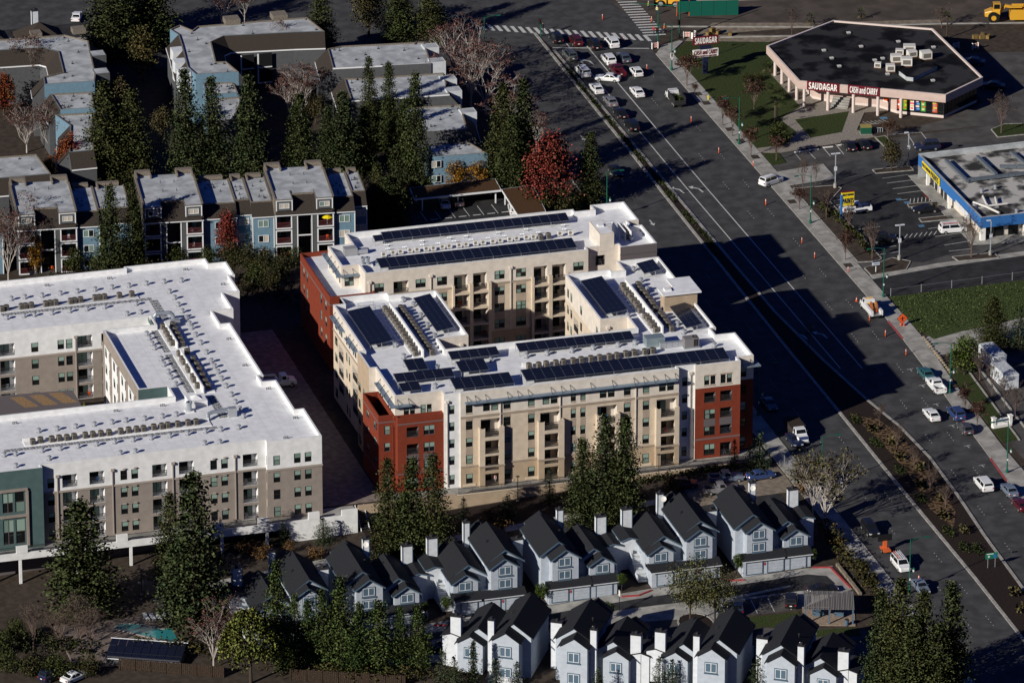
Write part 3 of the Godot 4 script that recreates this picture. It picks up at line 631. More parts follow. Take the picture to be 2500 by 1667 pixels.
func wallcut(mb: MB, fr: Transform3D, u0: float, u1: float, v0: float, v1: float, ops: Array) -> void:
	var us = [u0, u1]; var vs = [v0, v1]; var inside = []
	for o in ops:
		if o[2] <= u0 or o[1] >= u1 or o[4] <= v0 or o[3] >= v1: continue
		inside.append(o)
		for k in [1, 2]:
			if o[k] > u0 and o[k] < u1: us.append(o[k])
		for k in [3, 4]:
			if o[k] > v0 and o[k] < v1: vs.append(o[k])
	us.sort(); vs.sort()
	for i in us.size() - 1:
		if us[i + 1] - us[i] < 0.001: continue
		var run = -1.0   # merge cells of one column upwards
		for j in vs.size():
			var open = j == vs.size() - 1
			if not open:
				if vs[j + 1] - vs[j] < 0.001: continue
				var cu: float = (us[i] + us[i + 1]) / 2; var cv: float = (vs[j] + vs[j + 1]) / 2
				for o in inside:
					if cu > o[1] and cu < o[2] and cv > o[3] and cv < o[4]: open = true
			if open:
				if run >= -0.5 or run < -1.5:
					var y0: float = run if run > -1.5 else run + 1000.0
					mb.quad(fr * Vector3(us[i], y0, 0), fr * Vector3(us[i + 1], y0, 0), fr * Vector3(us[i + 1], vs[j], 0), fr * Vector3(us[i], vs[j], 0))
				run = -1.0
			elif run == -1.0:
				run = vs[j] if vs[j] >= 0.0 else vs[j] - 1000.0
	for o in inside:
		var d: float = 1.5 if o[0] in ["balcony", "loggia"] else 0.14
		if o[0] == "hole": d = 0.25
		var a = maxf(o[1], u0); var b = minf(o[2], u1); var p = maxf(o[3], v0); var q = minf(o[4], v1)
		if o[1] > u0: mb.quad(fr * Vector3(o[1], p, 0), fr * Vector3(o[1], q, 0), fr * Vector3(o[1], q, -d), fr * Vector3(o[1], p, -d))
		if o[2] < u1: mb.quad(fr * Vector3(o[2], p, -d), fr * Vector3(o[2], q, -d), fr * Vector3(o[2], q, 0), fr * Vector3(o[2], p, 0))
		if o[3] > v0: mb.quad(fr * Vector3(a, o[3], 0), fr * Vector3(a, o[3], -d), fr * Vector3(b, o[3], -d), fr * Vector3(b, o[3], 0))
		if o[4] < v1: mb.quad(fr * Vector3(a, o[4], -d), fr * Vector3(a, o[4], 0), fr * Vector3(b, o[4], 0), fr * Vector3(b, o[4], -d))

var meshes = {}
func frame_mesh(w: float, h: float, t: float, rail: bool, mull: int) -> ArrayMesh:
	var key = "f%.2f_%.2f_%.2f_%s_%d" % [w, h, t, rail, mull]
	if not meshes.has(key):
		var mb = MB.new()
		mb.box(0, t, 0, h, -0.13, -0.05); mb.box(w - t, w, 0, h, -0.13, -0.05)
		mb.box(t, w - t, 0, t, -0.13, -0.05); mb.box(t, w - t, h - t, h, -0.13, -0.05)
		if rail: mb.box(t, w - t, h * 0.5 - 0.04, h * 0.5 + 0.04, -0.13, -0.06)
		for i in mull:
			var x = w * (i + 1) / (mull + 1)
			mb.box(x - 0.05, x + 0.05, t, h - t, -0.13, -0.055)
		meshes[key] = mb.commit()
	return meshes[key]

func rail_mesh(w: float) -> ArrayMesh:
	var key = "r%.2f" % w
	if not meshes.has(key):
		var mb = MB.new()
		mb.box(0, w, 0.98, 1.05, -0.03, 0.03); mb.box(0, w, 0.08, 0.12, -0.02, 0.02)
		var k = int(w / 0.13)
		for i in k + 1: mb.box(w * i / k - 0.018, w * i / k + 0.018, 0.1, 1.0, -0.018, 0.018)
		meshes[key] = mb.commit()
	return meshes[key]

# a sash window in an opening; the panes are parts of it
func window(parent: Node3D, fr: Transform3D, o: Array, fm: Material, style := "sash") -> void:
	var w: float = o[2] - o[1]; var h: float = o[4] - o[3]
	var mull = 1 if w > 1.55 else 0
	var n = inst("window", frame_mesh(w, h, 0.07, style == "sash", mull), fm, parent)
	n.transform = Transform3D(fr.basis, fr * Vector3(o[1], o[3], 0) - offset(parent))
	for k in mull + 1:
		var x = w * (k + 0.5) / (mull + 1); var pw = w / (mull + 1) - 0.1
		var low: Material = M.glass if rng.randf() < 0.86 else M.blind2
		if style == "sash":
			var up: Material = M.blind if rng.randf() < 0.62 else (M.blind2 if rng.randf() < 0.4 else M.glass)
			blk("pane", n, Vector3(x, h * 0.25, -0.12), Vector3(pw, h * 0.5 - 0.08, 0.02), low)
			blk("pane", n, Vector3(x, h * 0.75, -0.11), Vector3(pw, h * 0.5 - 0.08, 0.02), up)
		else:
			blk("pane", n, Vector3(x, h * 0.5, -0.12), Vector3(pw, h - 0.1, 0.02), M.curtain if style == "curtain" and rng.randf() < 0.45 else (M.blind2 if rng.randf() < 0.35 else M.glass))

# a recessed balcony: lining, glazed door, railing
func balcony(parent: Node3D, fr: Transform3D, o: Array, m: Material, depth := 1.5, rail := true) -> void:
	var mb = MB.new()
	var a: float = o[1]; var b: float = o[2]; var p: float = o[3]; var q: float = o[4]; var d = depth
	var base = fr * Vector3(a, p, 0)
	var w = b - a; var h = q - p
	mb.quad(Vector3(0, 0, -d), Vector3(w, 0, -d), Vector3(w, h, -d), Vector3(0, h, -d))
	mb.quad(Vector3(0, 0.01, 0.0), Vector3(w, 0.01, 0.0), Vector3(w, 0.01, -d), Vector3(0, 0.01, -d))
	mb.quad(Vector3(0, h - 0.01, -d), Vector3(w, h - 0.01, -d), Vector3(w, h - 0.01, 0), Vector3(0, h - 0.01, 0))
	mb.quad(Vector3(0.01, 0, 0), Vector3(0.01, 0, -d), Vector3(0.01, h, -d), Vector3(0.01, h, 0))
	mb.quad(Vector3(w - 0.01, 0, -d), Vector3(w - 0.01, 0, 0), Vector3(w - 0.01, h, 0), Vector3(w - 0.01, h, -d))
	var n = obj("balcony", mb, m, parent, true)
	n.transform = Transform3D(fr.basis, base - offset(parent))
	var dw = minf(1.7, w * 0.62)
	blk("door_frame", n, Vector3(dw / 2 + 0.2, 1.03, -d + 0.03), Vector3(dw + 0.12, 2.06, 0.05), M.frame)
	for k in 2:
		blk("door_pane", n, Vector3(0.2 + dw * (0.25 + 0.5 * k), 1.0, -d + 0.07), Vector3(dw * 0.44, 1.9, 0.03), M.glass if rng.randf() < 0.7 else M.blind2)
	if rail:
		var r = inst("railing", rail_mesh(w - 0.06), M.dark_metal, n, Vector3(0.03, 0, -0.08))
		r.set_meta("label", "dark metal balcony railing")
	if rng.randf() < 0.45:
		var c: Array = [M.orange, M.siding_w, M.blue, M.wood, M.cream_l]
		var x = rng.randf_range(0.4, w - 0.4)
		var s = MB.new(); s.box(x - 0.22, x + 0.22, 0.40, 0.46, -0.75, -0.3); s.box(x - 0.22, x + 0.22, 0.46, 0.9, -0.78, -0.73)
		for e in [[-0.2, -0.72], [0.2, -0.72], [-0.2, -0.33], [0.2, -0.33]]: s.box(x + e[0] - 0.02, x + e[0] + 0.02, 0.02, 0.42, e[1] - 0.02, e[1] + 0.02)
		obj("chair", s, c[rng.randi() % 5], n, true)

# bands: [u0, u1, v0, v1, material]; ops: [kind, u0, u1, v0, v1]
func facade(parent: Node3D, fr: Transform3D, bands: Array, ops: Array, fm: Material = null, style := "sash") -> void:
	for b in bands:
		var mb = MB.new(); wallcut(mb, fr, b[0], b[1], b[2], b[3], ops); obj("wall", mb, b[4], parent)
	for o in ops:
		match o[0]:
			"win": window(parent, fr, o, fm if fm else M.frame, style)
			"balcony": balcony(parent, fr, o, M.cream_l if o.size() < 6 else o[5])
			"loggia": balcony(parent, fr, o, M.taupe if o.size() < 6 else o[5], 1.5)

func trim(parent: Node3D, fr: Transform3D, u0: float, u1: float, v0: float, v1: float, out: float, m: Material, called := "belt_course") -> void:
	var mb = MB.new()
	mb.obox(fr * Vector3((u0 + u1) / 2, (v0 + v1) / 2, out / 2 - 0.02), Vector3(u1 - u0, v1 - v0, out + 0.04), fr.basis)
	obj(called, mb, m, parent)

func downspout(parent: Node3D, fr: Transform3D, u: float, v0: float, v1: float, m: Material) -> void:
	var mb = MB.new()
	mb.obox(fr * Vector3(u, (v0 + v1) / 2, 0.12), Vector3(0.15, v1 - v0, 0.15), fr.basis)
	mb.obox(fr * Vector3(u, v1 + 0.16, 0.17), Vector3(0.55, 0.38, 0.34), fr.basis)
	obj("downspout", mb, m, parent)

func parapet_roof(parent: Node3D, poly: PackedVector2Array, y0: float, top: float, deck: float, wm: Material, skip: Array, cap_m: Material, roof_m: Material, t := 0.3) -> void:
	var inner = MB.new().inset(poly, t)
	var mb = MB.new(); mb.sides(poly, y0, top, skip); obj("wall", mb, wm, parent)
	var pb = MB.new(); pb.ring(poly, inner, top); pb.sides(inner, deck, top, [], true); obj("parapet", pb, cap_m, parent)
	var rb = MB.new(); rb.cap(inner, deck); obj("roof", rb, roof_m, parent)

# steel louvre awning along a wall with tie rods
func awning(parent: Node3D, fr: Transform3D, u0: float, u1: float, v: float, out: float, rods: Array) -> void:
	var mb = MB.new()
	mb.obox(fr * Vector3((u0 + u1) / 2, v, out + 0.0), Vector3(u1 - u0, 0.16, 0.10), fr.basis)
	for i in 4:
		var w = out * (i + 0.6) / 4.4
		mb.obox(fr * Vector3((u0 + u1) / 2, v + 0.02, w), Vector3(u1 - u0, 0.05, out / 5.0), fr.basis * Basis(Vector3.RIGHT, 0.35))
	var k = int((u1 - u0) / 1.6) + 1
	for i in k + 1:
		mb.obox(fr * Vector3(lerpf(u0, u1, float(i) / k), v, out / 2), Vector3(0.06, 0.14, out), fr.basis)
	var a = obj("awning", mb, M.canopy, parent)
	for u in rods:
		var r = MB.new(); r.bar(fr * Vector3(u, v + 1.0, 0.02), fr * Vector3(u + 0.05, v + 0.08, out), 0.07, 0.07); obj("tie_rod", r, M.dark_metal, a)

const F5 := [12.82, 14.35]
const F4 := [9.90, 11.42]
const F3 := [6.95, 8.46]
const F2 := [4.02, 5.54]
const F1 := [0.60, 2.28]

func cols(list: Array, floors: Array, kind := "win") -> Array:
	var r = []
	for c in list:
		for f in floors: r.append([kind, c[0], c[1], f[0], f[1]])
	return r

func build_main_building() -> void:
	var t = thing("apartment_building", "five-storey cream and rust-red apartment block with solar panels on its roof", "building", Vector3(-5, 0, 20))
	# ---------- the U of three wings
	var u = V2([-34.6, 14.6, -32.8, 14.6, -32.8, 11.8, -24.6, 11.8, -24.6, 13.1, -16.7, 13.1, -16.7, 33.0, -21.8, 33.0, -21.8, 37.6, 10.3, 37.6, 10.3, 32.6, 5.7, 32.6, 5.7, 12.3, 13.5, 12.3, 13.5, 13.3, 15.5, 13.3, 15.5, 9.1, 22.8, 9.1, 22.8, 41.0, 21.9, 41.0, 21.9, 43.7, 25.2, 43.7, 25.2, 53.6, 22.5, 53.6, 22.5, 55.2, 14.9, 55.2, 14.9, 54.7, 12.0, 54.7, 12.0, 55.7, -24.3, 55.7, -24.3, 55.4, -26.9, 55.4, -26.9, 53.9, -34.6, 53.9, -34.6, 41.9, -35.7, 41.9, -35.7, 34.6, -34.6, 34.6])
	var skip = []
	for i in u.size():   # the walls that are cut for windows below: facing +z or -x
		var p = u[i]; var q = u[(i + 1) % u.size()]
		var zl = absf(p.y - q.y) < 0.01
		if zl and p.y > 50.0: skip.append(i)
		if not zl and p.x < -34.0: skip.append(i)
		if not zl and absf(p.x - 5.7) < 0.01: skip.append(i)
		if zl and absf(p.y - 33.0) < 0.5: skip.append(i)
	parapet_roof(t, u, 0, 16.4, 15.4, M.cream_l, skip, M.white, M.roof_white)
	# front, main run
	var fz = face("front", 0, 55.7)
	var ops = cols([[-23.42, -22.28], [-17.22, -16.0], [-13.14, -12.02], [-6.05, -5.17], [-4.45, -3.57], [2.79, 3.95], [5.96, 7.08]], [F5, F4, F3, F2, F1])
	var towers = [[-21.35, -17.3], [-11.6, -7.35], [-1.9, 1.95], [8.0, 11.85]]
	for w in towers:
		var c: float = (w[0] + w[1]) / 2
		ops += [["win", c - 1.25, c - 0.1, F5[0], F5[1]], ["win", c + 0.1, c + 1.25, F5[0], F5[1]]]
		ops.append(["balcony", c - 1.65, c + 1.65, 8.5, 11.42])
		for f in [[5.72, 8.06], [2.78, 5.36], [0.05, 2.3]]: ops.append(["hole", c - 1.45, c + 1.45, f[0], f[1]])
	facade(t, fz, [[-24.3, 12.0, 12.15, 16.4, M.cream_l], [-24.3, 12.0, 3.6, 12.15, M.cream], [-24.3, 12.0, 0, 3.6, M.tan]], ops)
	for s in [[-23.42, -22.28], [-17.22, -16.0], [-13.14, -12.02], [-6.05, -5.17], [-4.45, -3.57], [2.79, 3.95], [5.96, 7.08]]:
		for v in [[3.85, 4.0], [5.56, 6.93], [8.48, 9.88], [11.44, 11.85]]: trim(t, fz, s[0], s[1], v[0], v[1], 0.02, M.accent, "spandrel")
		for v in [12.55, 14.38]:
			trim(t, fz, s[0], s[1], v, v + 0.22, 0.02, M.accent, "spandrel")
		trim(t, fz, s[0] - 0.45, s[1] + 0.45, 0.15, 0.5, 0.08, M.cream, "window_surround")
	for e in [[-24.32, 12.02]]:
		trim(t, fz, e[0], e[1], 12.02, 12.32, 0.14, M.accent)
	var edges = [-24.32, -21.35, -17.3, -11.6, -7.35, -1.9, 1.95, 8.0, 11.85, 12.02]
	for i in range(0, edges.size(), 2):
		trim(t, fz, edges[i], edges[i + 1], 3.48, 3.72, 0.12, M.accent)
	for w in towers:   # projecting balcony towers
		var x0: float = w[0]; var x1: float = w[1]; var c = (x0 + x1) / 2
		var fr = face("front", 0, 56.6)
		var o = [["hole", c - 1.16, c + 1.16, 5.72, 8.06], ["hole", c - 1.16, c + 1.16, 2.78, 5.36], ["hole", c - 1.16, c + 1.16, 0.05, 2.3], ["hole", c - 1.16, c + 1.16, 8.66, 10.3]]
		var tb = MB.new(); wallcut(tb, fr, x0, x1, 3.6, 10.2, o)
		for s in [[x0, -1], [x1, 1]]:
			tb.quadn(Vector3(s[0], 3.6, 55.7), Vector3(s[0], 3.6, 56.6), Vector3(s[0], 10.2, 56.6), Vector3(s[0], 10.2, 55.7), Vector3(s[1], 0, 0))
			var xi: float = s[0] - s[1] * 0.25
			tb.quadn(Vector3(xi, 8.5, 55.7), Vector3(xi, 8.5, 56.35), Vector3(xi, 10.2, 56.35), Vector3(xi, 10.2, 55.7), Vector3(-s[1], 0, 0))
			tb.quadn(Vector3(s[0], 10.2, 55.7), Vector3(s[0], 10.2, 56.6), Vector3(xi, 10.2, 56.6), Vector3(xi, 10.2, 55.7), Vector3.UP)
		obj("balcony_tower", tb, M.cream, t)
		var lb = MB.new(); wallcut(lb, fr, x0, x1, 0, 3.6, o)
		for s in [[x0, -1], [x1, 1]]:
			lb.quadn(Vector3(s[0], 0, 55.7), Vector3(s[0], 0, 56.6), Vector3(s[0], 3.6, 56.6), Vector3(s[0], 3.6, 55.7), Vector3(s[1], 0, 0))
		obj("balcony_tower", lb, M.tan, t)
		trim(t, fr, x0 - 0.08, x1 + 0.08, 3.46, 3.74, 0.1, M.accent)
		var fb = MB.new(); fb.box(x0 + 0.02, x1 - 0.02, 8.30, 8.5, 55.71, 56.34); obj("balcony_floor", fb, M.cream_l, t)
		for f in [[5.72, 8.06], [2.78, 5.36], [0.05, 2.3]]:
			balcony(t, fr, ["balcony", c - 1.45, c + 1.45, f[0], f[1]], M.cream, 2.5, false)
			inst("railing", rail_mesh(2.3), M.dark_metal, t, Vector3(c - 1.15, f[0], 56.5) - t.position)
		inst("railing", rail_mesh(2.3), M.dark_metal, t, Vector3(c - 1.15, 8.6, 56.5) - t.position)
	awning(t, fz, -23.6, 11.6, 14.75, 0.95, [-23.3, -21.9, -20.2, -16.6, -14.9, -13.2, -9.4, -7.7, -6.2, -2.8, 0.8, 4.4, 6.0, 7.7, 9.6, 11.3])
	for x in [-17.75, -1.95 - 5.9, 4.75]: downspout(t, fz, x, 3.8, 14.3, M.cream_l)
	# narrow white bays
	facade(t, face("front", 0, 55.4), [[-26.9, -24.3, 0, 16.4, M.white]], cols([[-26.08, -25.2]], [F5, F4, F3, F2, F1]))
	downspout(t, face("front", 0, 55.4), -26.45, 0.3, 14.9, M.cream_l)
	facade(t, face("front", 0, 54.7), [[12.0, 14.9, 0, 16.4, M.white]], cols([[12.86, 13.73]], [F5, F4, F3, F2, F1]))
	downspout(t, face("front", 0, 54.7), 14.2, 0.2, 14.9, M.cream_l)
	# rust-red corner with white top floor
	var ro = cols([[16.4, 17.27], [17.45, 18.3], [19.15, 20.02], [20.2, 21.07]], [F5]) + [["loggia", 16.43, 18.32, 9.7, 11.5, M.grey_band], ["loggia", 19.12, 21.1, 9.7, 11.52, M.grey_band], ["win", 16.47, 18.32, 6.85, 8.5], ["win", 16.47, 18.32, 3.95, 5.5], ["win", 16.47, 18.32, 0.5, 2.45], ["loggia", 19.15, 21.1, 6.85, 8.55, M.grey_band], ["loggia", 19.15, 21.1, 3.95, 5.55, M.grey_band], ["loggia", 19.2, 21.1, 0.1, 2.45, M.grey_band]]
	var rf = face("front", 0, 55.2)
	facade(t, rf, [[14.9, 22.5, 12.32, 16.4, M.cream_l], [14.9, 22.5, 0, 12.32, M.red]], ro)
	for s in [[16.4, 18.36], [19.05, 21.17]]:
		trim(t, rf, s[0], s[1], 5.57, 6.83, 0.02, M.grey_band, "spandrel")
		for v in [12.55, 14.38]: trim(t, rf, s[0], s[1], v, v + 0.2, 0.02, M.accent, "spandrel")
	trim(t, rf, 14.88, 22.53, 3.25, 3.55, 0.06, M.red_trim)
	facade(t, face("front", 0, 53.6), [[22.5, 25.2, 12.32, 16.4, M.cream_l], [22.5, 25.2, 0, 12.32, M.red]], cols([[22.95, 24.0]], [F5, F4, F3, F2, F1]))
	awning(t, face("front", 0, 53.6), 22.7, 26.2, 14.75, 0.8, [23.2, 24.6])
	awning(t, face("right", 25.2, 0), -53.6, -44.5, 14.75, 0.9, [-52, -49, -46])
	# set-back top floor over the red corner
	facade(t, face("front", 0, 53.9), [[-34.6, -26.9, 0, 16.4, M.cream_l]], cols([[-33.14, -32.25], [-32.12, -31.29], [-30.38, -29.51], [-29.34, -28.54]], [F5]))
	awning(t, face("front", 0, 53.9), -35.4, -32.0, 14.75, 0.9, [-34.2, -32.4])
	# side facing -x
	var lo = cols([[15.6, 17.3], [22.9, 23.8], [24.6, 25.5]], [F5, F4, F3, F2, F1]) + cols([[18.4, 19.4], [19.6, 20.6], [27.3, 28.3], [28.6, 29.6]], [F5]) + [["balcony", 18.0, 21.2, 8.4, 10.9], ["balcony", 18.0, 21.2, 5.5, 8.0], ["balcony", 18.0, 21.2, 2.6, 5.1], ["balcony", 27.0, 30.5, 8.4, 10.9], ["balcony", 27.0, 30.5, 5.5, 8.0], ["balcony", 27.0, 30.5, 2.6, 5.1]]
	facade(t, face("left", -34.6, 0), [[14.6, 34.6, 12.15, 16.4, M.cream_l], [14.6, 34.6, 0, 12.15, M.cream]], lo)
	facade(t, face("left", -34.6, 0), [[41.9, 53.9, 0, 16.4, M.cream_l]], cols([[44.6, 45.4], [45.7, 46.5], [49.6, 50.4], [50.7, 51.5]], [F5]))
	facade(t, face("left", -35.7, 0), [[34.6, 41.9, 0, 16.4, M.tan]], cols([[35.0, 36.6], [38.1, 39.4]], [F4, F3, F2, F1]))
	facade(t, face("left", -32.8, 0), [[11.8, 14.6, 0, 16.4, M.cream_l]], [])
	awning(t, face("left", -34.6, 0), 15.4, 22.3, 14.75, 0.8, [16.3, 18.6, 20.8])
	awning(t, face("left", -34.6, 0), 25.0, 31.2, 14.75, 0.8, [26.0, 28.2, 30.4])
	awning(t, face("left", -34.6, 0), 44.2, 54.6, 14.75, 0.8, [45.2, 47.6, 50.0, 52.4])
	trim(t, face("left", -34.6, 0), 14.7, 34.5, 12.02, 12.3, 0.12, M.accent)
	# courtyard side of the wings
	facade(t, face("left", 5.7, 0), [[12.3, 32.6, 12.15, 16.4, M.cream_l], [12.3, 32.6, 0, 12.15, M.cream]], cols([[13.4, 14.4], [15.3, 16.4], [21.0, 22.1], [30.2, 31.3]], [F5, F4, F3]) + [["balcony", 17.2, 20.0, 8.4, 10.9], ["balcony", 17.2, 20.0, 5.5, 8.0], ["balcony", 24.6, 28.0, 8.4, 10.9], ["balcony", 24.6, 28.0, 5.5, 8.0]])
	facade(t, face("front", 0, 33.0), [[-21.8, -16.7, 0, 16.4, M.cream_l]], [])
	facade(t, face("front", 0, 32.6), [[5.7, 10.3, 0, 16.4, M.cream_l]], [])
	downspout(t, face("front", 0, 33.0), -17.9, 12, 14.7, M.cream_l)
	downspout(t, face("front", 0, 32.6), 7.0, 12, 14.7, M.cream_l)
	# ---------- lower rust-red block at the front corner
	var rl = V2([-37.2, 43.7, -34.62, 43.7, -34.62, 53.92, -26.92, 53.92, -26.92, 55.1, -34.5, 55.1, -34.5, 53.5, -37.2, 53.5])
	parapet_roof(t, rl, 0, 13.0, 12.3, M.red, [4, 6, 7], M.red, M.roof_white, 0.22)
	var rlo = [["loggia", -33.0, -31.05, 9.5, 11.25, M.grey_band], ["win", -30.2, -28.4, 9.6, 11.25], ["loggia", -33.0, -31.05, 6.5, 8.3, M.grey_band], ["win", -30.2, -28.4, 6.65, 8.3], ["loggia", -33.0, -31.05, 3.6, 5.4, M.grey_band], ["win", -30.2, -28.4, 3.75, 5.4], ["win", -30.2, -28.4, 0.5, 2.3], ["win", -33.0, -31.1, 0.5, 2.3]]
	facade(t, face("front", 0, 55.1), [[-34.5, -26.92, 0, 13.0, M.red]], rlo, M.frame_grey)
	for s in [[-33.06, -31.0], [-30.26, -28.34]]:
		for v in [[5.45, 6.45], [8.35, 9.45]].slice(0, 1): trim(t, face("front", 0, 55.1), s[0], s[1], v[0], v[1], 0.02, M.grey_band, "spandrel")
	trim(t, face("front", 0, 55.1), -34.52, -26.9, 11.75, 11.98, 0.05, M.red_trim)
	trim(t, face("front", 0, 55.1), -34.52, -26.9, 3.15, 3.4, 0.05, M.red_trim)
	var rco = cols([[-36.27, -35.32]], [[9.7, 11.2], [6.75, 8.28], [3.8, 5.3], [0.6, 2.2]])
	facade(t, face("front", 0, 53.5), [[-37.2, -34.5, 0, 13.0, M.red]], rco, M.frame_grey)
	trim(t, face("front", 0, 53.5), -37.22, -34.5, 11.75, 11.98, 0.05, M.red_trim)
	facade(t, face("left", -37.2, 0), [[43.7, 53.5, 0, 13.0, M.red]], cols([[45.7, 47.5], [50.3, 52.4]], [[9.85, 11.2], [6.9, 8.4], [3.9, 5.4]]), M.frame_grey)
	trim(t, face("left", -37.2, 0), 43.7, 53.52, 11.75, 11.98, 0.05, M.red_trim)
	trim(t, face("left", -37.2, 0), 43.7, 53.52, 3.15, 3.4, 0.05, M.red_trim)
	downspout(t, face("front", 0, 53.5), -34.85, 0.3, 11.0, M.red)
	# ---------- rear wing
	var rw = V2([-24.9, -15.3, 15.1, -15.3, 15.1, -14.2, 18.4, -14.2, 18.4, -16.3, 24.4, -16.3, 24.4, -7.6, 22.5, -7.6, 22.5, -5.4, 24.3, -5.4, 24.3, 3.3, 17.9, 3.3, 17.9, 1.9, 12.4, 1.9, 12.4, 3.0, -26.1, 3.0, -26.1, -1.2, -29.1, -1.2, -29.1, -10.4, -24.9, -10.4])
	parapet_roof(t, rw, 0, 16.4, 15.4, M.cream_l, [10, 12, 14, 16, 17], M.white, M.roof_white)
	var wo = cols([[-24.6, -22.9]], [F5]) + cols([[-17.5, -15.75], [-13.8, -12.05], [-0.15, 1.6]], [F5, F4, F3, F2, F1]) + cols([[-3.88, -2.12]], [F5, F4, F3, F2, F1]) + [["win", 9.8, 11.6, F5[0], F5[1]], ["balcony", -21.3, -18.7, 12.0, 14.35]]
	for c in [-9.7, -6.4, 4.1, 7.3]:
		for f in [[11.3, 14.35], [8.5, 10.85], [5.55, 8.05], [2.6, 5.1], [0.05, 2.3]]: wo.append(["balcony", c - 1.2, c + 1.2, f[0], f[1]])
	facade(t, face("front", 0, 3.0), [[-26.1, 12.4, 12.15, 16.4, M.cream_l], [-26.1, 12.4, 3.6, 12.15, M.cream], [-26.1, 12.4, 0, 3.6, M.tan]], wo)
	for s in [[-17.5, -15.75], [-13.8, -12.05], [-3.88, -2.12], [-0.15, 1.6]]:
		for v in [[3.85, 4.0], [5.56, 6.93], [8.48, 9.88], [11.44, 11.85]]: trim(t, face("front", 0, 3.0), s[0], s[1], v[0], v[1], 0.02, M.accent, "spandrel")
	for e in [[-26.1, -11.3], [-4.6, 2.5], [8.8, 12.4]]: trim(t, face("front", 0, 3.0), e[0], e[1], 12.02, 12.3, 0.12, M.accent)
	for p in [[-11.25, -10.95], [-8.35, -7.75], [-5.1, -4.6], [2.45, 2.85], [5.4, 6.0], [8.6, 8.9]]:   # piers between the balconies
		var pb = MB.new(); pb.box(p[0], p[1], 0, 12.7, 2.98, 3.75); obj("pier", pb, M.cream, t)
	for f in [10.95, 8.15, 5.2, 2.4]:
		for e in [[-10.95, -8.35], [-7.75, -5.1], [2.85, 5.4], [6.0, 8.6]]:
			var sb = MB.new(); sb.box(e[0], e[1], f, f + 0.3, 2.98, 3.7); obj("balcony_floor", sb, M.cream, t)
	for x in [-25.4, -14.9, -1.1]: downspout(t, face("front", 0, 3.0), x, 3.7, 14.6, M.cream_l)
	facade(t, face("front", 0, 1.9), [[12.4, 17.9, 0, 16.4, M.cream_l]], [["loggia", 14.0, 15.6, 12.9, 14.7, M.grey_band]])
	facade(t, face("front", 0, 3.3), [[17.9, 24.3, 15.0, 16.4, M.grey_band], [17.9, 24.3, 13.8, 15.0, M.grey_band], [17.9, 24.3, 0, 13.8, M.red]], cols([[19.2, 20.6], [21.6, 23.0]], [[10.6, 12.2], [7.6, 9.2]]), M.frame_grey)
	trim(t, face("front", 0, 3.3), 17.85, 24.35, 14.9, 15.05, 0.08, M.frame_grey)
	facade(t, face("front", 0, -1.2), [[-29.1, -26.1, 0, 16.4, M.cream_l]], [["win", -28.6, -27.0, 12.7, 14.4]])
	facade(t, face("left", -29.1, 0), [[-10.4, -1.2, 0, 16.4, M.cream_l]], cols([[-9.6, -8.8], [-7.4, -6.6], [-5.0, -4.2], [-2.9, -2.1]], [[12.9, 14.3]]))
	awning(t, face("left", -29.1, 0), -11.4, -0.6, 14.75, 0.8, [-10, -7.6, -5.2, -2.8])
	awning(t, face("front", 0, -1.2), -29.9, -26.1, 14.75, 0.8, [-28.8, -27.2])
	# red block round the end of the rear wing
	var re = V2([-32.4, -16.3, -24.7, -16.3, -24.7, 3.8, -32.4, 3.8])
	parapet_roof(t, re, 0, 13.2, 12.4, M.red, [2, 3], M.red, M.roof_white, 0.22)
	facade(t, face("front", 0, 3.8), [[-32.4, -24.7, 0, 13.2, M.red]], [])
	facade(t, face("left", -32.4, 0), [[-16.3, 3.8, 0, 13.2, M.red]], cols([[-14.6, -13.4], [-12.4, -11.2], [-2.8, -1.6], [0.2, 1.6]], [[9.6, 11.4], [6.7, 8.5], [3.7, 5.4]]), M.frame_grey)
	trim(t, face("front", 0, 3.8), -32.42, -24.7, 11.6, 11.85, 0.05, M.red_trim)
	trim(t, face("left", -32.4, 0), -16.3, 3.82, 11.6, 11.85, 0.05, M.red_trim)
	# ---------- stair and lift towers
	var st = MB.new(); st.prism(V2([14.7, -4.2, 17.2, -4.2, 17.2, 1.94, 14.7, 1.94]), 15.3, 18.5); obj("stair_tower", st, M.cream_l, t)
	var sr = MB.new(); sr.cap(V2([14.95, -3.95, 16.95, -3.95, 16.95, 1.69, 14.95, 1.69]), 18.504); obj("roof", sr, M.roof_white, t)
	var hatch = MB.new(); hatch.box(15.4, 16.4, 18.5, 18.75, -2.2, -1.2); obj("roof_hatch", hatch, M.white, t)
	var el = MB.new(); el.prism(V2([17.4, 27.9, 20.0, 27.9, 20.0, 24.4, 23.0, 24.4, 23.0, 30.1, 17.4, 30.1]), 15.3, 18.3); obj("lift_tower", el, M.tan, t)
	var er = MB.new(); er.prism(V2([17.0, 27.4, 19.6, 27.4, 19.6, 23.8, 23.6, 23.8, 23.6, 30.5, 17.0, 30.5]), 18.3, 18.55, true); obj("roof", er, M.roof_white, t)
	var hx = MB.new(); hx.box(17.8, 18.9, 18.55, 18.85, 28.0, 29.2); obj("roof_hatch", hx, M.white, t)
	# terrace wall and railing
	var tw = thing("retaining_wall", "long tan retaining wall with a railing along the terrace of the cream block", "wall", Vector3(-5, -1, 58.8))
	var wb = MB.new(); wb.box(-42.0, -26, -3.2, 0.35, 58.4, 58.8); wb.box(-26, 22.0, -2.5, 0.12, 58.5, 58.8); obj("wall", wb, M.tan, tw)
	var wc = MB.new(); wc.box(-26.05, 22.05, 0.12, 0.2, 58.42, 58.88); obj("coping", wc, M.cream, tw)
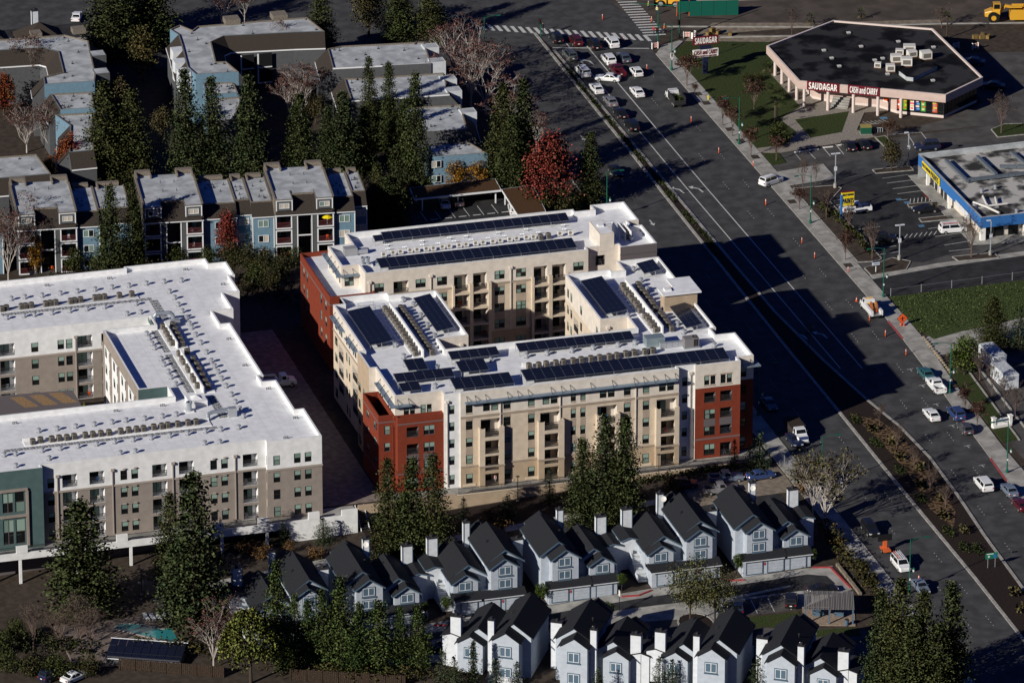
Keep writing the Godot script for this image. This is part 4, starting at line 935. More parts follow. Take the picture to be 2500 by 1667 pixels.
	for i in 20:
		var x = -25.5 + i * 2.4
		inst("railing_panel", rail_mesh(2.36), M.dark_metal, tw, Vector3(x, 0.2, 58.62) - tw.position)

func build_white_building() -> void:
	var t = thing("apartment_building", "four-storey white and taupe apartment block with a white roof above a parking deck", "building", Vector3(-75, 0, 20))
	var p = V2([-120, -17.2, -62.4, -17.2, -62.4, -17.8, -48.4, -17.8, -48.4, -15.4, -45.4, -15.4, -45.4, -9.2, -46.3, -9.2, -46.3, -2.2, -49.1, -2.2, -49.1, 5.0, -52.6, 5.0, -52.6, 10.6, -51.0, 10.6, -51.0, 33.3, -51.8, 33.3, -51.8, 35.8, -49.5, 35.8, -49.5, 48.1, -48.0, 48.1, -48.0, 59.5, -56.9, 59.5, -56.9, 58.5, -92.9, 58.5, -92.9, 59.6, -120, 59.6, -120, 37.8, -66.9, 37.8, -66.9, 33.6, -71.7, 33.6, -71.7, 8.0, -63.0, 8.0, -63.0, 4.3, -120, 4.3])
	var n = p.size()
	var skip = []
	for i in n:
		var a = p[i]; var b = p[(i + 1) % n]
		if absf(a.y - b.y) < 0.01 and (a.y > 58.0 or absf(a.y - 4.3) < 0.01): skip.append(i)
		if absf(a.x - b.x) < 0.01 and absf(a.x + 71.7) < 0.01: skip.append(i)
		if absf(a.x - b.x) < 0.01 and absf(a.x + 56.9) < 0.01: skip.append(i)
	parapet_roof(t, p, 0, 13.5, 12.6, M.white, skip, M.white, M.roof_white)
	var f4 = [9.3, 10.95]; var f3 = [6.35, 8.0]; var f2 = [3.45, 5.1]; var f1 = [0.5, 2.15]
	var all = [f4, f3, f2, f1]
	# corner bay
	facade(t, face("front", 0, 59.5), [[-56.9, -48.0, 8.5, 13.5, M.white], [-56.9, -48.0, 0, 8.5, M.taupe]], cols([[-55.9, -54.8], [-52.55, -51.45], [-50.8, -49.7]], all))
	trim(t, face("front", 0, 59.5), -57.0, -47.9, 8.4, 8.72, 0.12, M.taupe_trim)
	facade(t, face("left", -56.9, 0), [[58.5, 59.5, 8.5, 13.5, M.white], [58.5, 59.5, 0, 8.5, M.taupe]], cols([[58.8, 59.2]], all))
	# long front
	var fz = face("front", 0, 58.5)
	var ops = cols([[-91.95, -90.85], [-80.3, -79.2], [-78.55, -77.45], [-65.85, -64.75], [-64.1, -63.0]], all)
	for c in [-88.4, -84.05, -74.0, -69.7, -59.4]:
		for f in [[9.15, 11.3], [5.9, 8.3], [2.95, 5.4], [0.05, 2.5]]: ops.append(["balcony", c - 1.2, c + 1.2, f[0], f[1], M.white])
	facade(t, fz, [[-92.9, -56.9, 8.5, 13.5, M.white], [-92.9, -56.9, 0, 8.5, M.taupe]], ops)
	trim(t, fz, -92.9, -56.95, 8.4, 8.72, 0.12, M.taupe_trim)
	for x in [-90.4, -81.6, -71.9, -61.85]: downspout(t, fz, x, 0.4, 11.1, M.taupe_trim)
	for c in [-80.3, -78.55, -65.85, -64.1]:
		for v in [11.15, 8.15, 5.2, 2.3]: trim(t, fz, c + 0.35, c + 0.85, v, v + 0.15, 0.25, M.taupe_trim, "vent_hood")
	# teal bay
	var tf = face("front", 0, 59.6)
	facade(t, tf, [[-120, -92.9, 0, 13.5, M.teal]], [["win", -97.4, -95.9, 6.4, 9.8], ["win", -99.4, -97.7, 6.4, 9.8], ["win", -97.4, -95.9, 1.0, 5.2], ["win", -99.4, -97.7, 1.0, 5.2]], M.frame_grey)
	for e in [[-99.8, -95.4, 10.0, 10.4], [-95.7, -95.3, 0.5, 10.0], [-99.8, -95.7, 5.6, 6.0]]: trim(t, tf, e[0], e[1], e[2], e[3], 0.3, M.taupe, "bay_frame")
	var tl = MB.new(); tl.quadn(Vector3(-92.9, 0, 58.5), Vector3(-92.9, 0, 59.6), Vector3(-92.9, 13.5, 59.6), Vector3(-92.9, 13.5, 58.5), Vector3(1, 0, 0)); obj("wall", tl, M.teal, t)
	# courtyard: rear wing front, taupe cross wing
	var cz = face("front", 0, 4.3)
	var co = cols([[-83.0, -81.8], [-78.6, -77.5], [-77.2, -76.1], [-92.0, -90.9]], [f4, f3, f2, f1])
	for c in [-87.0, -74.0, -70.0, -95.0]:
		for f in [[9.15, 11.3], [5.9, 8.3], [2.95, 5.4], [0.05, 2.5]]: co.append(["balcony", c - 1.25, c + 1.25, f[0], f[1], M.white])
	facade(t, cz, [[-120, -63.0, 8.5, 13.5, M.white], [-120, -63.0, 0, 8.5, M.taupe]], co)
	trim(t, cz, -120, -63.0, 8.4, 8.72, 0.12, M.taupe_trim)
	for x in [-88.9, -75.6]: downspout(t, cz, x, 0.4, 11.1, M.taupe_trim)
	var lw = face("left", -71.7, 0)
	facade(t, lw, [[8.0, 33.6, 11.2, 13.5, M.taupe], [8.0, 33.6, 0, 11.2, M.white]], cols([[9.0, 10.4], [11.8, 13.2], [15.0, 16.4], [17.6, 19.0], [21.0, 22.4], [23.6, 25.0], [27.0, 28.4], [30.0, 31.4]], [f4, f3, f2]))
	for z in [8.4, 13.7, 19.6, 25.7, 31.9]:
		var mb = MB.new(); mb.box(-71.95, -71.68, 0, 11.6, z - 0.3, z + 0.3); obj("pilaster", mb, M.taupe, t)
	var fr = MB.new(); fr.quadn(Vector3(-71.7, 0, 33.63), Vector3(-66.9, 0, 33.63), Vector3(-66.9, 13.45, 33.63), Vector3(-71.7, 13.45, 33.63), Vector3(0, 0, 1)); obj("wall", fr, M.teal, t)
	var fr2 = MB.new(); fr2.quadn(Vector3(-63.4, 12.65, 4.6), Vector3(-63.4, 12.65, 7.7), Vector3(-63.4, 13.5, 7.7), Vector3(-63.4, 13.5, 4.6), Vector3(-1, 0, 0)); obj("wall", fr2, M.teal, t)
	# low courtyard roof, unfinished boards
	var cr = MB.new(); cr.prism(V2([-92, 11.5, -78.4, 12.6, -78.2, 30, -92, 30]), 0, 5.0); obj("clubhouse_wall", cr, M.white, t)
	var cs = MB.new(); cs.prism(V2([-92.3, 11.2, -78.0, 12.3, -77.8, 30.2, -92.3, 30.2]), 5.0, 5.35); obj("clubhouse_roof", cs, M.grey_band, t)
	var ct = MB.new()
	for i in 3: ct.cap(V2([-88.5 + i * 3.2, 12.6, -86.3 + i * 3.2, 12.8, -84.6 + i * 3.2, 17.5, -87.0 + i * 3.2, 17.3]), 5.36)
	obj("roof_boards", ct, mat(0.30, 0.19, 0.10, 0.9, "mottle", 0.4), t)
	# parking deck: slab, columns, white edge wall
	var dk = MB.new(); dk.box(-120, -42.6, -0.35, 0.0, 57.6, 61.6); obj("deck", dk, M.concrete, t)
	var ew = MB.new(); ew.box(-120, -66.0, -0.75, 0.35, 61.5, 61.85); obj("edge_beam", ew, M.white, t)
	var er = MB.new(); er.box(-66.0, -54.0, -0.9, 0.35, 61.5, 61.85); obj("edge_beam", er, M.white, t)
	var eq = MB.new(); eq.box(-54.0, -42.9, -3.6, 0.35, 61.5, 61.85); eq.box(-45.5, -42.9, 0.35, 1.3, 61.5, 61.85); obj("edge_wall", eq, M.white, t)
	for x in [-97.0, -81.0, -73.0, -65.6, -58.2, -50.0]:
		var c = MB.new(); c.box(x - 0.9, x + 0.9, 0.36, 1.5, 61.45, 61.9)
		obj("pier", c, M.white, t)
	for x in [-104.0, -97.3, -88.4, -79.6, -72.6, -64.9, -57.6]:
		var c = MB.new(); c.box(x - 0.22, x + 0.22, -5.5, -0.36, 61.5, 61.8); obj("column", c, M.white, t)
	var bw = MB.new(); bw.box(-120, -54, -6.0, -0.4, 57.62, 57.7); obj("garage_wall", bw, M.grey_band, t)
	for i in 20:
		var x = -104.0 + i * 2.5
		inst("railing_panel", rail_mesh(2.4), M.dark_metal, t, Vector3(x, 0.35, 61.6) - t.position)

# ---------------------------------------------------------------- rooftop equipment
func scatter(proto: Node3D, pts: Array, y: float, turn: float, dx := 0.0) -> void:   # proto itself takes the first place, copies the rest
	var label: String = proto.get_meta("label"); var group: String = proto.get_meta("group")
	for i in range(0, pts.size(), 2):
		var at = Vector3(pts[i] + dx, y, pts[i + 1])
		if i == 0: proto.position = at; proto.rotation.y = turn
		else: copy(proto, at, turn, label, group)

func condenser(label: String, group: String, body: Material) -> Node3D:
	var t = thing("condenser_unit", label, "condenser", Vector3.ZERO, 0.0, group)
	var b = MB.new()
	b.prism(V2([-0.42, -0.3, -0.3, -0.42, 0.3, -0.42, 0.42, -0.3, 0.42, 0.3, 0.3, 0.42, -0.3, 0.42, -0.42, 0.3]), 0.0, 0.86)
	obj("casing", b, body, t, true)
	var g = MB.new(); g.lathe(Vector3.ZERO, [Vector2(0.36, 0.86), Vector2(0.36, 0.93), Vector2(0.30, 0.93), Vector2(0.30, 0.87)], 12); obj("fan_ring", g, body, t, true)
	var f = MB.new(); f.disc(Vector3.ZERO, Vector2(0.30, 0.885), Vector2(0.0, 0.885), 12); obj("fan", f, M.ac_dark, t, true)
	var s = MB.new()
	for i in 4: s.box(-0.30, 0.30, 0.14 + i * 0.17, 0.24 + i * 0.17, 0.415, 0.43)
	obj("louvre", s, M.ac_dark, t, true)
	return t

func heat_pump(label: String, group: String) -> Node3D:
	var t = thing("heat_pump", label, "heat pump", Vector3.ZERO, 0.0, group)
	var b = MB.new(); b.box(-0.45, 0.45, 0.12, 0.95, -0.18, 0.18); obj("casing", b, M.ac_white, t, true)
	for x in [-0.3, 0.3]: blk("foot", t, Vector3(x, 0.06, 0), Vector3(0.1, 0.12, 0.36), M.ac_dark)
	var g = MB.new()
	for i in 12:
		var a = TAU * i / 12; var c = TAU * (i + 1) / 12
		g.tri(Vector3(-0.1, 0.55, 0.186), Vector3(-0.1 + cos(a) * 0.27, 0.55 + sin(a) * 0.27, 0.186), Vector3(-0.1 + cos(c) * 0.27, 0.55 + sin(c) * 0.27, 0.186))
	obj("fan_grille", g, mat(0.17, 0.16, 0.15, 0.7), t, true)
	return t

func roof_vent(label: String, group: String, s: float) -> Node3D:
	var t = thing("roof_vent", label, "vent", Vector3.ZERO, 0.0, group)
	var b = MB.new(); b.lathe(Vector3.ZERO, [Vector2(0.42 * s, 0.0), Vector2(0.30 * s, 0.08 * s), Vector2(0.20 * s, 0.1 * s), Vector2(0.20 * s, 0.45 * s)], 10); obj("stem", b, M.galv, t, true)
	var c = MB.new(); c.lathe(Vector3.ZERO, [Vector2(0.2 * s, 0.42 * s), Vector2(0.36 * s, 0.45 * s), Vector2(0.37 * s, 0.62 * s), Vector2(0.2 * s, 0.74 * s), Vector2(0.01, 0.78 * s)], 10); obj("cap", c, M.galv, t, true)
	return t

func pipe_cluster(label: String, group: String, m: Material) -> Node3D:
	var t = thing("pipe_vent", label, "pipe", Vector3.ZERO, 0.0, group)
	for x in [-0.28, 0.0, 0.28]:
		var b = MB.new(); b.tube(Vector3(x, 0, 0), Vector3(x, 0.42, 0), 0.055, 0.055, 6); b.tube(Vector3(x, 0.40, 0), Vector3(x + 0.12, 0.42, 0.08), 0.075, 0.075, 6)
		obj("pipe", b, m, t, true)
	var f = MB.new(); f.box(-0.45, 0.45, 0.0, 0.08, -0.18, 0.18); obj("flashing", f, M.seam, t, true)
	return t

# tilted table of panels: rectangle on the roof, height at its four sides, panel grid
func solar(label: String, x0: float, x1: float, z0: float, z1: float, nx: int, nz: int, tilt: String) -> void:
	var t = thing("solar_array", label, "solar array", Vector3((x0 + x1) / 2, 15.4, (z0 + z1) / 2), 0.0, "solar arrays on the cream block's roof")
	var hi = 1.3; var lo = 0.85
	var hx = (x1 - x0) / 2; var hz = (z1 - z0) / 2
	var a: Vector3; var ex: Vector3; var ez: Vector3   # corner and edge vectors
	if tilt == "z":
		a = Vector3(-hx, hi, -hz); ex = Vector3(2 * hx, 0, 0); ez = Vector3(0, lo - hi, 2 * hz)
	else:
		a = Vector3(-hx, lo, -hz); ex = Vector3(2 * hx, hi - lo, 0); ez = Vector3(0, 0, 2 * hz)
	var px = ex / nx; var pz = ez / nz
	var bx = ex.normalized(); var bz = ez.normalized(); var by = bz.cross(bx)
	var gx = 0.085 if tilt == "z" else 0.05
	var gz = 0.05 if tilt == "z" else 0.085
	var mb = MB.new(); mb.obox(Vector3.ZERO, Vector3(px.length() - gx, 0.045, pz.length() - gz), Basis())
	var mesh = mb.commit()
	for i in nx:
		for j in nz:
			var p = inst("panel", mesh, M.panel, t)
			p.transform = Transform3D(Basis(bx, by, bz), a + px * (i + 0.5) + pz * (j + 0.5))
	var r = MB.new()
	for i in nx + 1: r.bar(a + px * i - by * 0.03, a + px * i + ez - by * 0.03, 0.10, 0.05)
	for j in nz + 1: r.bar(a + pz * j - by * 0.085, a + pz * j + ex - by * 0.085, 0.08, 0.05)
	obj("rails", r, M.panel_line, t, true)
	var step = 3 if nx > 6 else 2
	for i in range(0, nx + 1, step):
		for j in [0, nz]:
			var q = a + px * i + pz * j
			var l = MB.new(); l.bar(Vector3(q.x, 0.0, q.z), q - by * 0.1, 0.07, 0.07); obj("leg", l, M.galv, t, true)

func duct(called: String, label: String, pts: Array, r: float, m: Material) -> void:
	var t = thing(called, label, "duct", Vector3(pts[0].x, 12.6, pts[0].z))
	for i in pts.size() - 1:
		var mb = MB.new(); mb.tube(pts[i], pts[i + 1], r, r, 10); obj("section", mb, m, t)

func slab(called: String, label: String, cat: String, x0: float, x1: float, y0: float, y1: float, z0: float, z1: float, m: Material, group := "") -> Node3D:
	var mb = MB.new(); mb.box(x0, x1, y0, y1, z0, z1)
	var o = inst(called, null, m); o.position = Vector3((x0 + x1) / 2, y0, (z0 + z1) / 2)
	for i in mb.v.size(): mb.v[i] -= o.position
	o.mesh = mb.commit()
	return tag(o, label, cat, group)

func build_main_roof() -> void:
	solar("four-wide solar array beside the parapet facing the white block", -33.0, -29.2, 17.5, 32.5, 4, 9, "x")
	solar("three-wide solar array at the courtyard edge of the wing with awnings", -21.1, -18.3, 15.0, 29.8, 3, 9, "x")
	solar("four-wide solar array beside the courtyard near the lift tower", 7.4, 11.0, 15.4, 30.3, 4, 9, "x")
	solar("small square solar array at the end of the roof by the rear red corner", 18.5, 21.3, 10.6, 15.3, 3, 3, "x")
	solar("three-wide solar array beside the tan lift tower", 18.3, 20.9, 29.7, 39.5, 3, 6, "x")
	solar("five-column solar array by the steel exhaust stack", -21.9, -13.9, 39.4, 41.8, 5, 3, "z")
	solar("three-column four-row solar array in the middle of the front roof", -21.8, -17.2, 43.7, 47.2, 3, 4, "z")
	solar("six-column solar array behind the first awning rods of the front", -24.5, -14.8, 50.1, 53.6, 6, 4, "z")
	solar("two-column four-row solar array behind the condenser wall", -29.7, -26.5, 40.7, 44.3, 2, 4, "z")
	solar("six-column three-row solar array over the front red corner", -32.7, -23.2, 45.8, 48.3, 6, 3, "z")
	solar("smallest solar array, two columns by three, at the front corner", -32.9, -29.7, 49.8, 52.2, 2, 3, "z")
	solar("twelve-column solar array along the courtyard parapet of the front wing", -10.5, 8.8, 39.1, 41.6, 12, 3, "z")
	solar("longest solar array, along the front parapet above the awning", -12.7, 21.2, 49.8, 53.4, 21, 4, "z")
	solar("twenty-column solar array along the back parapet of the rear wing", -19.1, 13.2, -13.4, -11.0, 20, 3, "z")
	solar("solar array along the courtyard parapet of the rear wing", -22.9, 11.0, -2.2, 1.0, 21, 4, "z")
	solar("single-column solar array at the end of the rear wing", -20.8, -19.25, -12.3, -10.7, 1, 2, "z")
	# condensers
	var rest = M_AC.slice(56)
	scatter(condenser("dark condenser unit in the two rows along the wing beside the white block", "condensers along the roof wall by the awnings", M.ac), M_AC.slice(0, 28), 15.55, 0.0, -0.3)
	scatter(condenser("dark condenser unit in shade behind the roof wall by the awnings", "condensers behind the roof wall by the awnings", M.ac), M_AC.slice(28, 56), 15.55, 0.0, -0.3)
	scatter(condenser("dark condenser unit in the row on the front wing between solar arrays", "condensers between the front solar arrays", M.ac), M_AC.slice(56, 86), 15.55, 0.0)
	scatter(condenser("dark condenser unit beside the roof wall near the lift tower", "condensers along the roof wall by the lift tower", M.ac), M_AC.slice(86), 15.55, 0.0, -0.3)
	scatter(heat_pump("white heat pump with a round grey fan on the rear wing roof", "heat pumps in a row on the rear wing"), M_ACW, 15.5, 0.0)
	scatter(roof_vent("squat galvanised vent among the solar panels of the cream block", "vents among the solar panels", 1.15), M_VENTS, 15.4, 0.0)
	scatter(pipe_cluster("cluster of small dark pipes on the rear wing roof", "pipe clusters on the rear wing roof", M.galv), M_PIPES, 15.4, 0.0)
	slab("roof_screen_wall", "white screen wall between condensers on the wing by the awnings", "wall", -25.75, -25.5, 15.4, 16.9, 17.0, 38.0, M.white)
	slab("roof_screen_wall", "white screen wall between condensers near the lift tower", "wall", 14.25, 14.5, 15.4, 16.9, 18.0, 39.0, M.white)
	slab("equipment_kerb", "low white kerb under condensers on the wing by the awnings", "kerb", -27.2, -25.76, 15.4, 15.55, 17.0, 38.0, M.white)
	slab("equipment_kerb", "low white kerb under condensers near the lift tower", "kerb", 12.8, 14.24, 15.4, 15.55, 18.0, 39.0, M.white)
	slab("equipment_kerb", "low white kerb behind the condenser row of the front wing", "kerb", -11.3, 11.2, 15.4, 16.1, 45.6, 45.9, M.white)
	# air handlers
	var a = thing("air_handler", "grey rooftop air handler with louvred end on the front wing", "air handler", Vector3(17.2, 15.4, 45.2))
	blk("casing", a, Vector3(0, 0.95, 0), Vector3(2.4, 1.5, 1.6), mat(0.17, 0.16, 0.165, 0.6)); blk("skid", a, Vector3(0, 0.1, 0), Vector3(2.7, 0.2, 1.9), M.steel)
	for x in [0.45, 0.85]: blk("louvre", a, Vector3(x, 0.95, 0.81), Vector3(0.32, 1.2, 0.04), M.ac_dark)
	var fr = MB.new(); fr.lathe(Vector3(0.7, 1.7, 0), [Vector2(0.45, 0), Vector2(0.45, 0.12), Vector2(0.36, 0.12), Vector2(0.36, 0.02)], 12); obj("fan_ring", fr, M.ac_dark, a, true)
	var b = thing("duct_box", "pale green galvanised duct box with a lattice of braced ducting", "duct", Vector3(11.7, 15.4, 43.0))
	blk("casing", b, Vector3(0, 0.85, 0), Vector3(3.1, 1.5, 1.9), mat(0.30, 0.37, 0.39, 0.35, "", 0.1, 0.5))
	for i in 4: blk("duct_section", b, Vector3(1.0 + i * 1.02, 0.5, 1.5), Vector3(0.98, 0.85, 0.7), M.galv)
	var h = thing("air_handler", "grey box air handler at the red end of the rear wing", "air handler", Vector3(-25.8, 15.4, -8.2))
	blk("casing", h, Vector3(0, 0.75, 0), Vector3(2.2, 1.1, 1.5), mat(0.36, 0.36, 0.37, 0.5, "", 0.1, 0.3)); blk("skid", h, Vector3(0, 0.1, 0), Vector3(2.4, 0.2, 1.7), M.steel); blk("duct_section", h, Vector3(2.0, 0.55, 0.2), Vector3(1.8, 0.7, 0.9), M.galv)
	for p in [[-25.0, -2.7, "first polished steel exhaust stack by the red end of the rear wing"], [-24.2, -2.6, "second polished steel exhaust stack by the red end of the rear wing"], [-25.1, 44.9, "polished steel exhaust stack beside the five-column solar array"]]:
		var s = thing("exhaust_stack", p[2], "stack", Vector3(p[0], 15.4, p[1]))
		var m1 = MB.new(); m1.lathe(Vector3.ZERO, [Vector2(0.3, 0), Vector2(0.3, 1.35)], 12); obj("pipe", m1, M.steel, s, true)
		var m2 = MB.new(); m2.lathe(Vector3(0, 1.3, 0), [Vector2(0.33, 0), Vector2(0.4, 0.1), Vector2(0.4, 0.25), Vector2(0.25, 0.25)], 12); obj("cap", m2, M.steel, s, true)
		blk("base", s, Vector3(0, 0.15, 0), Vector3(1.5, 0.3, 1.2), M.white)
	# guard rails round the roof hatches
	for g in [[-30.6, 15.4, 2.6, 1.4, "thin guard rail round the roof hatch by the awnings"], [17.0, -8.2, 3.0, 1.2, "thin guard rail round the roof hatch by the stair tower"]]:
		var t = thing("guard_rail", g[4], "railing", Vector3(g[0], 15.4, g[1]))
		for e in [[0, 0, g[2], 0], [g[2], 0, g[2], g[3]], [g[2], g[3], 0, g[3]], [0, g[3], 0, 0]]:
			for y in [0.6, 1.1]:
				var mb = MB.new(); mb.tube(Vector3(e[0], y, e[1]), Vector3(e[2], y, e[3]), 0.03, 0.03, 5); obj("rail", mb, M.steel, t, true)
			var mb2 = MB.new(); mb2.tube(Vector3(e[0], 0, e[1]), Vector3(e[0], 1.1, e[1]), 0.03, 0.03, 5); obj("post", mb2, M.steel, t, true)
	var scr = thing("equipment_screen", "row of tall white equipment panels near the stair tower", "equipment", Vector3(20.2, 15.4, -3))
	for i in 3: blk("panel", scr, Vector3(i * 0.9 - 0.9, 0.9, -1.0 + i * 0.4), Vector3(0.14, 1.8, 4.4), M.white)
	for i in 5: blk("unit", scr, Vector3(0.45, 0.6, -3.0 + i * 0.95), Vector3(0.7, 1.1, 0.7), M.ac)

func build_white_roof() -> void:
	scatter(roof_vent("small galvanised mushroom vent standing on the white roof", "vents on the white block's roof", 1.05), W_VENTS, 12.6, 0.0)
	scatter(pipe_cluster("low dark drain cluster near the white parapet", "drains near the white parapets", M.dark_metal), W_PIPES, 12.6, 0.0)
	scatter(condenser("brown condenser unit in the row on the rear wing of the white block", "condensers on the rear white roof", M.ac), W_AC.slice(0, 32), 12.75, 0.0)
	scatter(condenser("brown condenser unit in the long row on the front wing of the white block", "condensers on the front white roof", M.ac), W_AC.slice(32, 72), 12.75, 0.0)
	scatter(condenser("brown condenser unit along the screen walls of the white cross wing", "condensers along the white screen walls", M.ac), W_AC.slice(72), 12.75, 0.0)
	slab("roof_screen_wall", "shorter white screen wall between condensers on the white roof", "wall", -61.5, -61.3, 12.6, 13.9, 8.2, 17.2, M.white)
	slab("roof_screen_wall", "longer white screen wall between condensers on the white roof", "wall", -61.7, -61.5, 12.6, 13.9, 20.0, 36.3, M.white)
	slab("equipment_kerb", "low white kerb under the long condenser row of the front white roof", "kerb", -93.4, -63.3, 12.6, 12.75, 47.2, 49.0, M.white)
	slab("equipment_kerb", "white backing kerb behind the long condenser row of the front white roof", "kerb", -93.4, -63.3, 12.6, 13.2, 46.9, 47.15, M.white)
	slab("equipment_kerb", "low white kerb under the condenser row of the rear white roof", "kerb", -110, -62.6, 12.6, 12.75, -7.4, -5.7, M.seam)
	slab("equipment_kerb", "low white kerb under the shorter condenser rows of the cross wing", "kerb", -62.6, -59.6, 12.6, 12.75, 8.6, 17.4, M.white)
	slab("equipment_kerb", "low white kerb under the longer condenser rows of the cross wing", "kerb", -62.7, -59.6, 12.6, 12.75, 19.6, 36.0, M.white)
	for w in [["worn grey walkway strip along the rear condenser row", -86, -60.6, -5.5, -4.4], ["worn grey walkway strip along the front condenser row", -97, -62.6, 49.3, 50.3], ["worn grey walkway strip beside the shorter screen wall", -63.8, -62.7, 8.4, 18.0], ["worn grey walkway strip beside the longer screen wall", -64.0, -62.8, 18.9, 35.2], ["worn grey walkway strip past the duct elbow", -61.2, -59.8, -4.3, 4.4], ["worn grey walkway strip at the end of the condenser rows", -61.4, -60.0, 37.4, 46.4]]:
		var o = thing("walkway_strip", w[0], "walkway", Vector3((w[1] + w[2]) / 2, 12.6, (w[3] + w[4]) / 2))
		var along: bool = w[2] - w[1] > w[4] - w[3]
		var k = int((w[2] - w[1] if along else w[4] - w[3]) / 1.0)
		for i in k:
			var f = (i + 0.5) / k - 0.5
			blk("pad", o, Vector3((w[2] - w[1]) * f, 0.012, 0) if along else Vector3(0, 0.012, (w[4] - w[3]) * f), Vector3(0.93, 0.024, w[4] - w[3]) if along else Vector3(w[2] - w[1], 0.024, 0.93), M.walkpad)
	duct("roof_duct", "arched silver duct at the courtyard corner of the white roof", [Vector3(-62.6, 12.6, 5.6), Vector3(-62.6, 13.8, 5.6), Vector3(-62.2, 14.3, 5.6), Vector3(-60.0, 14.4, 5.8), Vector3(-59.5, 13.9, 5.8), Vector3(-59.4, 12.6, 5.8)], 0.32, M.steel)
	duct("roof_duct", "long silver duct with a square hood near the front condensers", [Vector3(-63.4, 12.8, 46.9), Vector3(-63.3, 13.5, 46.4), Vector3(-62.6, 13.7, 46.2), Vector3(-59.8, 13.8, 46.0)], 0.32, M.steel)
	slab("duct_hood", "square grey hood at the end of the long silver duct", "duct", -59.9, -58.6, 12.6, 14.1, 45.6, 46.6, M.galv)
	slab("duct_hood", "square grey hood under the arched silver duct", "duct", -60.1, -58.6, 12.6, 13.4, 5.9, 7.2, M.galv)
	var sk = thing("roof_skylight", "white boxed roof hatch with a small pyramid top", "hatch", Vector3(-63.6, 12.6, 39.6))
	blk("kerb", sk, Vector3(0, 0.5, 0), Vector3(3.0, 1.0, 3.2), M.white)
	var pm = MB.new()
	for i in 4:
		var c = [Vector3(-0.9, 1.0, -0.9), Vector3(0.9, 1.0, -0.9), Vector3(0.9, 1.0, 0.9), Vector3(-0.9, 1.0, 0.9)]
		pm.trin(c[i], c[(i + 1) % 4], Vector3(0, 1.5, 0), Vector3(0, 1, 0))
	obj("cover", pm, M.roof_white, sk, true)
	var st = thing("exhaust_stack", "polished steel exhaust stack on the white roof", "stack", Vector3(-65.4, 12.6, 42.4))
	var m1 = MB.new(); m1.lathe(Vector3.ZERO, [Vector2(0.42, 0), Vector2(0.42, 1.3)], 12); obj("pipe", m1, M.steel, st, true)
	var m2 = MB.new(); m2.lathe(Vector3(0, 1.3, 0), [Vector2(0.46, 0), Vector2(0.52, 0.12), Vector2(0.5, 0.35), Vector2(0.3, 0.35)], 12); obj("cap", m2, M.steel, st, true)
	blk("base", st, Vector3(0, 0.1, 0), Vector3(1.4, 0.2, 1.4), M.white)
	# membrane seams
	var rs = thing("roof_membrane", "welded seams of the white membrane roof", "roof seams", Vector3(-58, 12.6, 20))
	for i in 40:
		var x = -92.0 + i * 1.15
		for e in [[-16.6, 4.0], [8.3, 33.2], [38.2, 58.0]]:
			if e[0] > 0 and e[0] < 20 and x < -71.2: continue
			if e[0] < 0 and x > -50.5: continue
			if e[0] > 0 and e[0] < 20 and x > -53.3: continue
			if x > -49: continue
			if (i + int(e[0])) % 2 == 0:
				var mb = MB.new(); line(mb, [x, e[0], x - 0.05, e[1]], 0.05, 12.604); obj("seam", mb, M.seam, rs)

# ---------------------------------------------------------------- blue-grey row houses (local coordinates: x along the row, garages face +z)
func gable(parent: Node3D, x0: float, x1: float, z0: float, z1: float, y0: float, ye: float, yr: float, wm: Material, rm: Material, over := 0.35) -> void:
	var xm = (x0 + x1) / 2
	var w = MB.new()
	w.quadn(Vector3(x0, y0, z0), Vector3(x0, y0, z1), Vector3(x0, ye, z1), Vector3(x0, ye, z0), Vector3.LEFT)
	w.quadn(Vector3(x1, y0, z0), Vector3(x1, y0, z1), Vector3(x1, ye, z1), Vector3(x1, ye, z0), Vector3.RIGHT)
	for e in [[z0, -1.0], [z1, 1.0]]:
		w.quadn(Vector3(x0, y0, e[0]), Vector3(x1, y0, e[0]), Vector3(x1, ye, e[0]), Vector3(x0, ye, e[0]), Vector3(0, 0, e[1]))
		w.trin(Vector3(x0, ye, e[0]), Vector3(x1, ye, e[0]), Vector3(xm, yr, e[0]), Vector3(0, 0, e[1]))
	obj("wall", w, wm, parent, true)
	var k = (yr - ye) / (xm - x0)
	for s in [-1.0, 1.0]:
		var xe: float = xm + s * (xm - x0 + over); var yb = ye - k * over
		var r = MB.new()
		var a = Vector3(xe, yb + 0.05, z0 - over); var b = Vector3(xe, yb + 0.05, z1 + over); var c = Vector3(xm, yr + 0.05, z1 + over); var d = Vector3(xm, yr + 0.05, z0 - over)
		var up = Vector3(0, 0.14, 0)
		r.quadn(a + up, b + up, c + up, d + up, Vector3(s * k, 1, 0)); r.quadn(a, b, c, d, Vector3(-s * k, -1, 0))
		r.quadn(a, b, b + up, a + up, Vector3(s, 0, 0)); r.quadn(b, c, c + up, b + up, Vector3(0, 0, 1)); r.quadn(d, a, a + up, d + up, Vector3(0, 0, -1))
		obj("roof", r, rm, parent, true)
		var f = MB.new()
		f.bar(Vector3(xe, yb - 0.03, z1 + over + 0.03), Vector3(xm, yr - 0.03, z1 + over + 0.03), 0.05, 0.2)
		f.bar(Vector3(xe + s * 0.03, yb - 0.0, z0 - over), Vector3(xe + s * 0.03, yb - 0.0, z1 + over), 0.05, 0.18)
		obj("fascia", f, M.trim_blue, parent, true)

